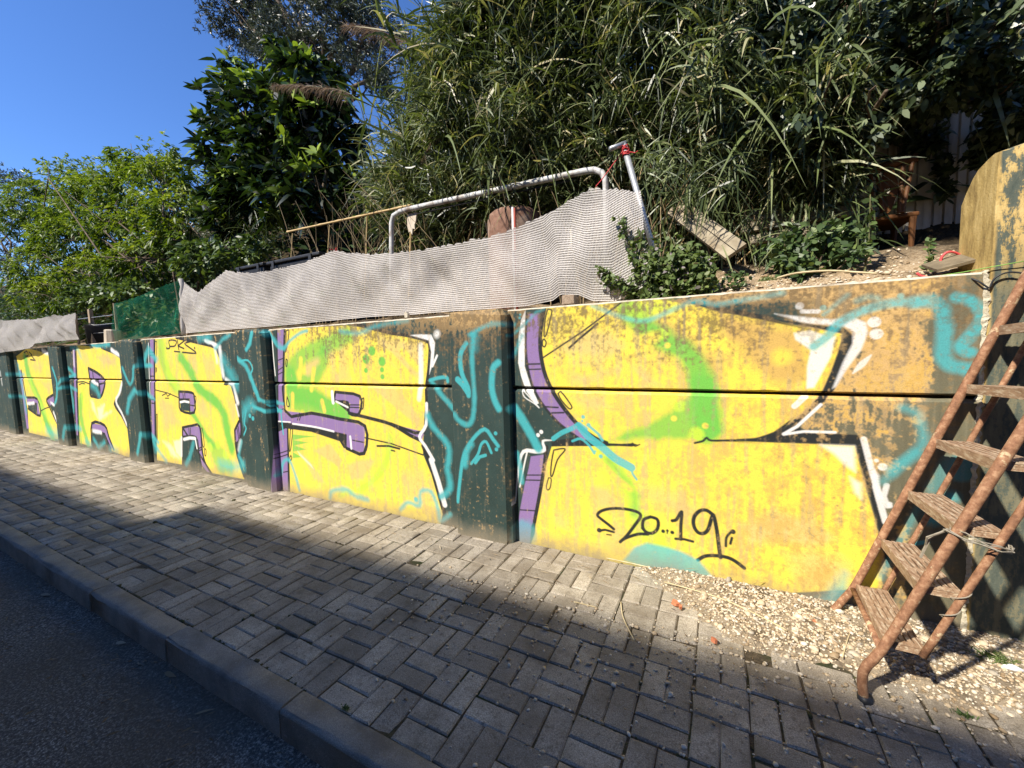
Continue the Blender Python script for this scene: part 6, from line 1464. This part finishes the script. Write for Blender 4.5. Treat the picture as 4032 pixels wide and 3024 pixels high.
plant('weed_clump', 'bushy green weeds with upright shoots at the right end of the net', at(1430, 640, .2), np.array(Pp), np.array(Uu), 7, (.026, .05), (.018, .032), P_OVAL, M_WEED, 72, St, upward=.3, cat='weeds', vm=.62)
# leafy shrub under the boards
g = np.random.default_rng(73); sb = [E(1700, 545, .55, 55, 40, .18), E(1790, 510, .6, 70, 35, .2), E(1830, 555, .5, 60, 22, .15), E(1730, 580, .45, 45, 25, .12)]
Pp, Uu = blob_points(sb, 150, g); St = []
for (x1, y1) in [(1690, 520), (1740, 500), (1800, 490), (1840, 540), (1720, 560)]: a = at(1750, 612, .5); St.append(smooth_path([a, (a+at(x1, y1, .55))/2+g.normal(0, .03, 3), at(x1, y1, .55)], 4))
plant('leafy_shrub', 'glossy dark green shrub growing in front of the stacked boards', at(1750, 612, .5), Pp, Uu, 6, (.045, .075), (.024, .038), P_OVAL, M_SHRUB, 74, St, cat='shrub', spread=.8)
# sapling with paired leaves
g = np.random.default_rng(75); a, b2 = at(1866, 600, .42), at(1880, 420, .45); pts = smooth_path([a, a*.5+b2*.5+[.01, 0, 0], b2], 8); Pp = np.array([pts[int(t*(len(pts)-1))] for t in np.linspace(.25, 1, 12)]); 
plant('sapling', 'thin upright sapling with paired oval leaves in front of the chair', a, Pp, np.tile([0., 0, 1], (12, 1)), 4, (.04, .06), (.024, .034), P_OVAL, M_SHRUB, 76, [pts], spread=1.2, upward=.2)
g = np.random.default_rng(77); a, b2 = at(2005, 592, .35), at(2008, 522, .37); pts = smooth_path([a, (a+b2)/2, b2], 6); Pp = np.array([pts[int(t*(len(pts)-1))] for t in np.linspace(.3, 1, 6)])
plant('seedling', 'small seedling with whorled leaves near the red hose', a, Pp, np.tile([0., 0, 1], (6, 1)), 6, (.03, .05), (.018, .026), P_OVAL, M_SHRUB, 78, [pts], spread=1.2, upward=.1, vm=.6)
g = np.random.default_rng(79); Pp = np.array([at(g.uniform(1570, 1605), g.uniform(592, 612), .22+g.uniform(0, .08)) for _ in range(26)])
plant('creeping_plant', 'small dark creeper on the sandy soil between weeds and shrub', at(1590, 612, .22), Pp, norm(g.normal(0, 1, (26, 3))), 6, (.02, .035), (.014, .022), P_OVAL, M_SHRUB, 80)
# vines over the fence
g = np.random.default_rng(81); Pp, Uu = blob_points([E(2010, 300, 1.35, 60, 30, .08), E(2040, 380, 1.36, 28, 50, .06), E(1930, 270, 1.35, 70, 40, .15), E(2180, 260, 1.1, 50, 60, .2), E(2150, 330, 1.2, 60, 40, .15)], 330, g)
plant('fence_vine', 'leafy vine trailing over the corrugated fence', at(2010, 330, 1.4), Pp, Uu, 6, (.04, .075), (.022, .038), P_OVAL, M_BROAD, 82, cat='vine')
# loquat-like low plants behind the green net
g = np.random.default_rng(83); Pp, Uu = blob_points([E(330, 680, .5, 40, 25, .15), E(270, 640, .9, 70, 30, .3), E(430, 560, 1.2, 60, 40, .3), E(200, 640, .9, 60, 30, .3), E(190, 720, .35, 25, 15, .1), E(520, 540, 1.3, 50, 30, .3)], 700, g)
o = plant('low_bushes', 'x', at(330, 700, .5), Pp, Uu, 6, (.07, .13), (.04, .075), P_OVAL, M_SHRUB, 84, vm=.62); tag(o, 'broad pale green leaves of low bushes behind the green net', 'bush')
# arching reed leaves that hang in front at the right
g = np.random.default_rng(85); Pb, Db, Lb, Wb, Rb = [], [], [], [], []
for (x0, y0, x1, y1, Y, w) in [(2130, 160, 2165, 265, .9, .05), (2095, 250, 2140, 380, 1.0, .035), (1660, 545, 1690, 590, .6, .012), (1600, 480, 1625, 560, .7, .012), (1425, 140, 1427, 190, 1.2, .03), (1710, 500, 1650, 560, .6, .013), (1760, 500, 1840, 440, .7, .016), (1715, 505, 1640, 510, .6, .013), (1715, 505, 1700, 570, .6, .013), (1715, 505, 1760, 560, .6, .013), (1560, 530, 1590, 620, .5, .012), (1690, 470, 1690, 420, .7, .012), (1150, 60, 1180, 180, 1.3, .035), (1130, 60, 1120, 130, 1.3, .03)]:
    a, b2 = at(x0, y0, Y), at(x1, y1, Y-.12); Pb.append(a); Db.append(b2-a+np.array([0, 0, .25])*np.linalg.norm(b2-a)); Lb.append(np.linalg.norm(b2-a)*1.1); Wb.append(w); Rb.append(.35)
for k in range(700):
    x0 = g.uniform(1420, 1900); y0 = g.uniform(330, 535); a = at(x0, y0, g.uniform(.8, 1.2)); Pb.append(a); Db.append(np.array([g.normal(0, .6), g.normal(-.3, .4), g.normal(-.5, .6)])); Lb.append(g.uniform(.12, .34)); Wb.append(g.uniform(.010, .02)); Rb.append(g.uniform(.2, .7))
for k in range(220):
    a = at(g.uniform(1385, 1600), g.uniform(300, 430), g.uniform(.38, .75)); Pb.append(a); Db.append(np.array([g.normal(0, .6), g.normal(-.2, .5), g.normal(-.3, .6)])); Lb.append(g.uniform(.10, .26)); Wb.append(g.uniform(.008, .018)); Rb.append(g.uniform(.1, .6))
o = blade('hanging_reed_leaves', [(strips(np.array(Pb), np.array(Db), np.array(Lb), np.array(Wb), np.array(Rb), 6, P_REED, g, .25, upv=np.array([[.3, -.9, .3]])), np.concatenate([np.full(14, .85), np.clip(g.normal(.48, .2, len(Pb)-14), 0, 1)]))], M_REED)
tag(o, 'loose reed leaves hanging over the boards and the fence', 'reeds', kind='stuff')
# long leaning dry canes
for k, (p0, p1, Y0, Y1, lb_) in enumerate([((1520, 640), (1890, 340), .9, 1.1, 'long dry yellow cane arching over the dumped boards'), ((1450, 560), (1600, 380), 1.0, 1.2, 'thin dry cane leaning beside the sloping board'), ((1540, 590), (1820, 600), .25, .22, '')][:2]):
    a, b2 = at(*p0, Y0), at(*p1, Y1); thing_tube('dry_cane', lb_, 'cane', smooth_path([a, a*.6+b2*.4+[0, 0, .06], b2], 6), .006, M_BAMBOO, 'stalk', 6, 'dry canes')
# grass tufts
def tuft(c, n, L, label, seed, mat=M_WEED):
    g = np.random.default_rng(seed); b0 = np.array(c)+g.normal(0, 1, (n, 3))*[L*.5, L*.25, 0]; d = g.normal(0, .55, (n, 3)); d[:, 2] = 1
    o = blade('grass_tuft', [(strips(b0, d, g.uniform(.5, 1.2, n)*L, g.uniform(.003, .006, n), g.uniform(.2, .8, n), 3, P_REED, g, .8), np.clip(g.normal(.6, .2, n), 0, .93))], mat); tag(o, label, 'grass', 'grass tufts')
c_ = atz(2150, 1425, .03); tuft(c_, 160, .07, 'bright green grass tuft behind the ladder at the wall foot', 91)
tuft(atz(1950, 1395, .02), 22, .05, 'few green blades under the lowest ladder tread', 92)
tuft(atz(2080, 1545, .0), 90, .03, 'low mossy tuft in front of the ladder foot', 93, M_SHRUB)
tuft(atz(746, 1530, .0), 70, .022, 'mossy tuft in the joint between kerb and paving', 94, M_SHRUB)
tuft(atz(1370, 1195, .0), 26, .03, 'tiny green tuft where paving meets the wall', 95)
tuft(at(1660, 606, .17), 120, .05, 'strip of grass along the wall top below the leafy shrub', 96)
M_DRYG = leaf_mat('dry_grass', [(0, (.45, .38, .26)), (1, (.72, .66, .54))], .2, .7, .1, (1, 1, .9))
tuft(atz(1775, 1312, .02), 60, .035, 'pale dried grass tuft at the left ladder foot', 97, M_DRYG)
# moss and dirt crumbs in the paving joints
g = np.random.default_rng(98); n = 2600; i = g.integers(0, 60, n); al = g.random(n) < .5
x = np.where(al, g.uniform(-6, 1.5, n), -.297+(i-40)*PITCH_B); y = np.where(al, -g.integers(0, 9, n)*PITCH_A, g.uniform(KERB_IN, 0, n)); y = np.where(g.random(n) < .35, KERB_IN+np.abs(g.normal(0, .014, n)), y); y = np.clip(y+g.normal(0, .004, n), KERB_IN+.004, -.005)
sz = g.lognormal(math.log(.0045), .45, n); mm = (noise_ok := (np.sin(x*2.3)+np.cos(y*5+x) > -.3)); x, y, sz = x[mm], y[mm], sz[mm]
o = stones('joint_moss', np.stack([x+g.normal(0, .004, len(x)), y, -.008+hump(x, y)], -1), sz*1.6, simple('moss', (.045, .035, .018), (.07, .075, .022), 40, .98, .6, .004)); tag(o, 'dark moss and dirt crumbs in the paving joints', 'moss', kind='stuff')

# ------------------------------------------------------------------ litter
M_DRYLEAF = leaf_mat('dry_leaf', [(0, (.16, .10, .05)), (.5, (.34, .27, .17)), (1, (.55, .50, .40))], .15, .6, .2, (1, .9, .7))
g = np.random.default_rng(101)
def lit(px, py, Z, L, W, ang, label, group, name='fallen_leaf', v=.7, cat='leaf'):
    c = atz(px, py, Z); d = np.array([[math.cos(ang), math.sin(ang), .10]]); o = blade(name, [(strips(np.zeros((1, 3)), d, np.array([L]), np.array([W]), np.array([.15]), 5, P_LANCE, g, .2), np.array([v]))], M_DRYLEAF); o.location = c+[0, 0, .004]; tag(o, label, cat, group); return o
for (px, py, L, W, a, lb_) in [(268, 1105, .07, .022, .3, 'dry leaf lying on the paving blocks near the far bend of the shadow'), (88, 1285, .075, .026, .4, 'pale dry leaf on the asphalt nearest the left edge'), (250, 1390, .06, .018, .5, 'narrow dry leaf on the asphalt close to the kerb'), (355, 1455, .085, .024, .2, 'largest pale dry leaf on the asphalt below the kerb'), (420, 1545, .08, .010, .9, 'thin dry leaf blade on the asphalt at the bottom')]:
    lit(px, py, ROAD_Z+.008 if py > 1200 else .006, L, W, a, lb_, 'fallen dry leaves', v=g.uniform(.15, .55))
n = 900; x = g.uniform(-6, .4, n); y = np.minimum(KERB_OUT-.03-np.abs(g.normal(0, .5, n)), KERB_OUT-.03); d = g.normal(0, 1, (n, 3)); d[:, 2] = np.abs(d[:, 2])*.12
o = blade('leaf_litter', [(strips(np.stack([x, y, np.full(n, ROAD_Z+.006)+.02*np.clip(-y-1.9, 0, 1.5)], -1), d, g.uniform(.012, .05, n), g.uniform(.003, .01, n), g.uniform(0, .2, n), 2, P_LANCE, g, .3), g.random(n)*.3)], M_DRYLEAF); tag(o, 'fine dry leaf litter along the gutter', 'litter', kind='stuff')
n = 420; x = g.uniform(-7, 1.5, n); y = -np.abs(g.normal(0, .35, n))-.02; y = np.where(y < KERB_IN+.05, -.3, y); d = g.normal(0, 1, (n, 3)); d[:, 2] = np.abs(d[:, 2])*.1
o = blade('twig_litter', [(strips(np.stack([x, y, hump(x, y)+.008+np.where(x > -.4, gz(x, y)+.03, 0)], -1), d, g.uniform(.02, .09, n), g.uniform(.002, .006, n), g.uniform(0, .1, n), 2, P_LANCE, g, .3), g.random(n)*.7)], M_DRYLEAF); tag(o, 'small twigs and dry leaf scraps along the wall foot', 'litter', kind='stuff')
M_TERRA = simple('terracotta', (.42, .13, .06), (.60, .22, .11), 40, .9, .6, .003)
def chip(px, py, s_, label, seed):
    g = np.random.default_rng(seed); c = atz(px, py, .02); mb = MB(); pl = [(s_*math.cos(w)*g.uniform(.6, 1.1), s_*math.sin(w)*g.uniform(.5, 1)) for w in np.linspace(0, 6.28, 6)[:-1]]; mb.prism(pl, 'z', -.006, .008+g.random()*.006); o = mb.obj('brick_chip', M_TERRA); o.location = c; o.rotation_euler = (g.normal()*.2, g.normal()*.2, g.random()*3); tag(o, label, 'brick chip', 'terracotta chips on the gravel')
chip(1459, 1303, .026, 'largest orange brick chip on the gravel below the painted date', 1); chip(1470, 1312, .015, 'small orange chip touching the largest one', 2); chip(1640, 1290, .022, 'orange chip lying close to the wall foot left of the ladder', 3); chip(1542, 1385, .018, 'orange chip at the edge of gravel and paving', 4); chip(1760, 1345, .012, 'tiny orange chip near the left ladder foot', 5)
M_STRAW = simple('straw', (.42, .33, .18), (.62, .52, .32), 20, .7, .2, .002)
def straw(pts, Z, r, label):
    q = [atz(x, y, Z) for x, y in pts]; o = thing_tube('dry_stalk', label, 'stalk', smooth_path(q, 5), r, M_STRAW, 'stalk', 5, 'dry stalks on the ground')
straw([(1435, 1257), (1550, 1290), (1640, 1330), (1700, 1362)], .035, .004, 'long pale dry stalk lying across the gravel')
straw([(1341, 1300), (1345, 1330), (1358, 1360), (1370, 1383)], .012, .0035, 'curved dry stalk lying on the paving near the shadow edge')
straw([(1310, 1205), (1400, 1225), (1500, 1248)], .012, .004, 'straight dry stalk lying along the wall foot')
straw([(1240, 1300), (1290, 1312)], .012, .003, 'short dry stalk on the sunlit paving')
straw([(1820, 1420), (1835, 1370), (1850, 1350)], .03, .003, 'bent dry stalk on the gravel left of the ladder')
# pale stones that stand out
for px, py, s_, lb_ in [(1770, 1352, .028, 'flat pale stone near the left ladder foot'), (1836, 1398, .022, 'white stone on the gravel between the ladder feet'), (1740, 1335, .03, 'beige flat stone beside the wall foot')]:
    c = atz(px, py, .02); o = stones('pale_stone', np.zeros((1, 3)), np.array([s_]), M_STONE); o.location = c; tag(o, lb_, 'stone')
c = atz(2188, 1450, .02); mb = MB(); mb.tube([(-.03, 0, .012), (.0, .004, .014), (.035, 0, .012)], [.008, .016, .006], 8); o = mb.obj('crumpled_wrapper', simple('wrapper', (.6, .6, .62), (.8, .8, .82), 60, .4, .8, .004), smooth=True); o.location = c; tag(o, 'crumpled white wrapper on the gravel at the right edge', 'wrapper')
# red hose, flat tile, cords on the wall top
mb = MB(); hp = [at(1980, 590, .2), at(1990, 596, .2), at(2010, 600, .2)]; mb.tube(smooth_path(hp, 5), .006, 6); mb_b = MB(); hp2 = [at(2030, 580, .25), at(2034, 556, .25), at(2050, 544, .25), at(2072, 550, .27), at(2082, 566, .28)]; mb_b.tube(smooth_path(hp2, 5), .006, 6)
rh = empty('red_hose', at(2010, 600, .2), 'thin red hose looping out of the soil by the high wall', 'hose'); M_HOSE = simple('red_hose_plastic', (.55, .06, .07), (.7, .10, .10), 40, .4, .1, .001); put(mb.obj('free_end', M_HOSE, smooth=True), rh); put(mb_b.obj('loop', M_HOSE, smooth=True), rh)
a = at(2025, 588, .13); b2 = at(2112, 562, .16); mb = MB(); Mx = Matrix.Translation(Vector(a)) @ Matrix.Rotation(R(-14), 4, 'Y') @ Matrix.Rotation(R(20), 4, 'X'); mb.box((0, 0, 0), (np.linalg.norm(b2-a), .16, .014), Mx); o = mb.obj('flat_tile', simple('grey_tile', (.12, .095, .06), (.21, .17, .11), 20, .9, .4, .003)); tag(o, 'flat grey-brown tile lying on the wall top by the high wall', 'tile')
thing_tube('green_twine', 'thin green twine stretched from the soil to the high wall', 'twine', [at(1985, 602, .16), at(2080, 588, .05), at(2140, 577, -.02), at(2225, 562, -.03)], .0022, simple('green_cord', (.14, .30, .05), (.22, .40, .09), 60, .6, .1, .001), 'strand', 5)
thing_tube('black_cable', 'black cable looped over the corner of the high wall', 'cable', smooth_path([at(2080, 597, .03), at(2110, 606, -.012), at(2135, 622, -.02)], 5)+smooth_path([at(2138, 622, -.02), at(2150, 600, -.025), at(2180, 588, -.03), at(2225, 592, -.035)], 5), .004, M_BLACKPL, 'cable', 5)
thing_tube('dry_branch', 'thin bare branch lying along the top of the wall', 'branch', smooth_path([at(1670, 603, .16), at(1720, 590, .2), at(1790, 585, .2), at(1850, 588, .18), at(1895, 591, .16)], 5), .006, M_STRAW, 'stick', 5)
# ------------------------------------------------------------------ house across the road (behind the camera) whose shadow falls on the paving
M_PLASTER = simple('house_plaster', (.30, .27, .23), (.40, .36, .31), 2, .9, .3, .004)
M_ROOF = simple('roof_tiles', (.22, .09, .05), (.34, .15, .08), 12, .9, .5, .01); M_GLASS = simple('dark_glass', (.02, .025, .03), (.04, .045, .05), 3, .1, 0, spec=.6)
YE = -6.2; ZE = (-.62-YE)*1.10; ZL = (-1.03-YE)*1.10; XS = -4.66-.55*(-.62-YE)
hs = empty('house', (0, YE, ROAD_Z), 'plain plastered house across the road behind the viewer', 'house')
for nm, x0, x1, zt_ in (('tall_wing', XS, 22, ZE), ('low_wing', -40, XS-.003, ZL)):
    mb = MB(); mb.box((x0, YE-7, -.4), (x1, YE-.12, zt_-.15)); put(mb.obj(nm, M_PLASTER), hs)
    mb = MB(); mb.box((x0, YE-7.2, zt_-.149), (x1, YE, zt_)); put(mb.obj('roof', M_ROOF), hs)
for x in (-30, -24, -18, -12, -3, 1.5, 6, 11, 16):
    for z in (.9, 3.6):
        mb = MB(); mb.box((x-.6, YE-.118, z), (x+.6, YE-.05, z+1.3)); w_ = put(mb.obj('window', M_WOOD), hs)
        mb = MB(); mb.box((x-.52, YE-.06, z+.08), (x+.52, YE-.045, z+1.22)); pn = mb.obj('pane', M_GLASS); pn.parent = w_
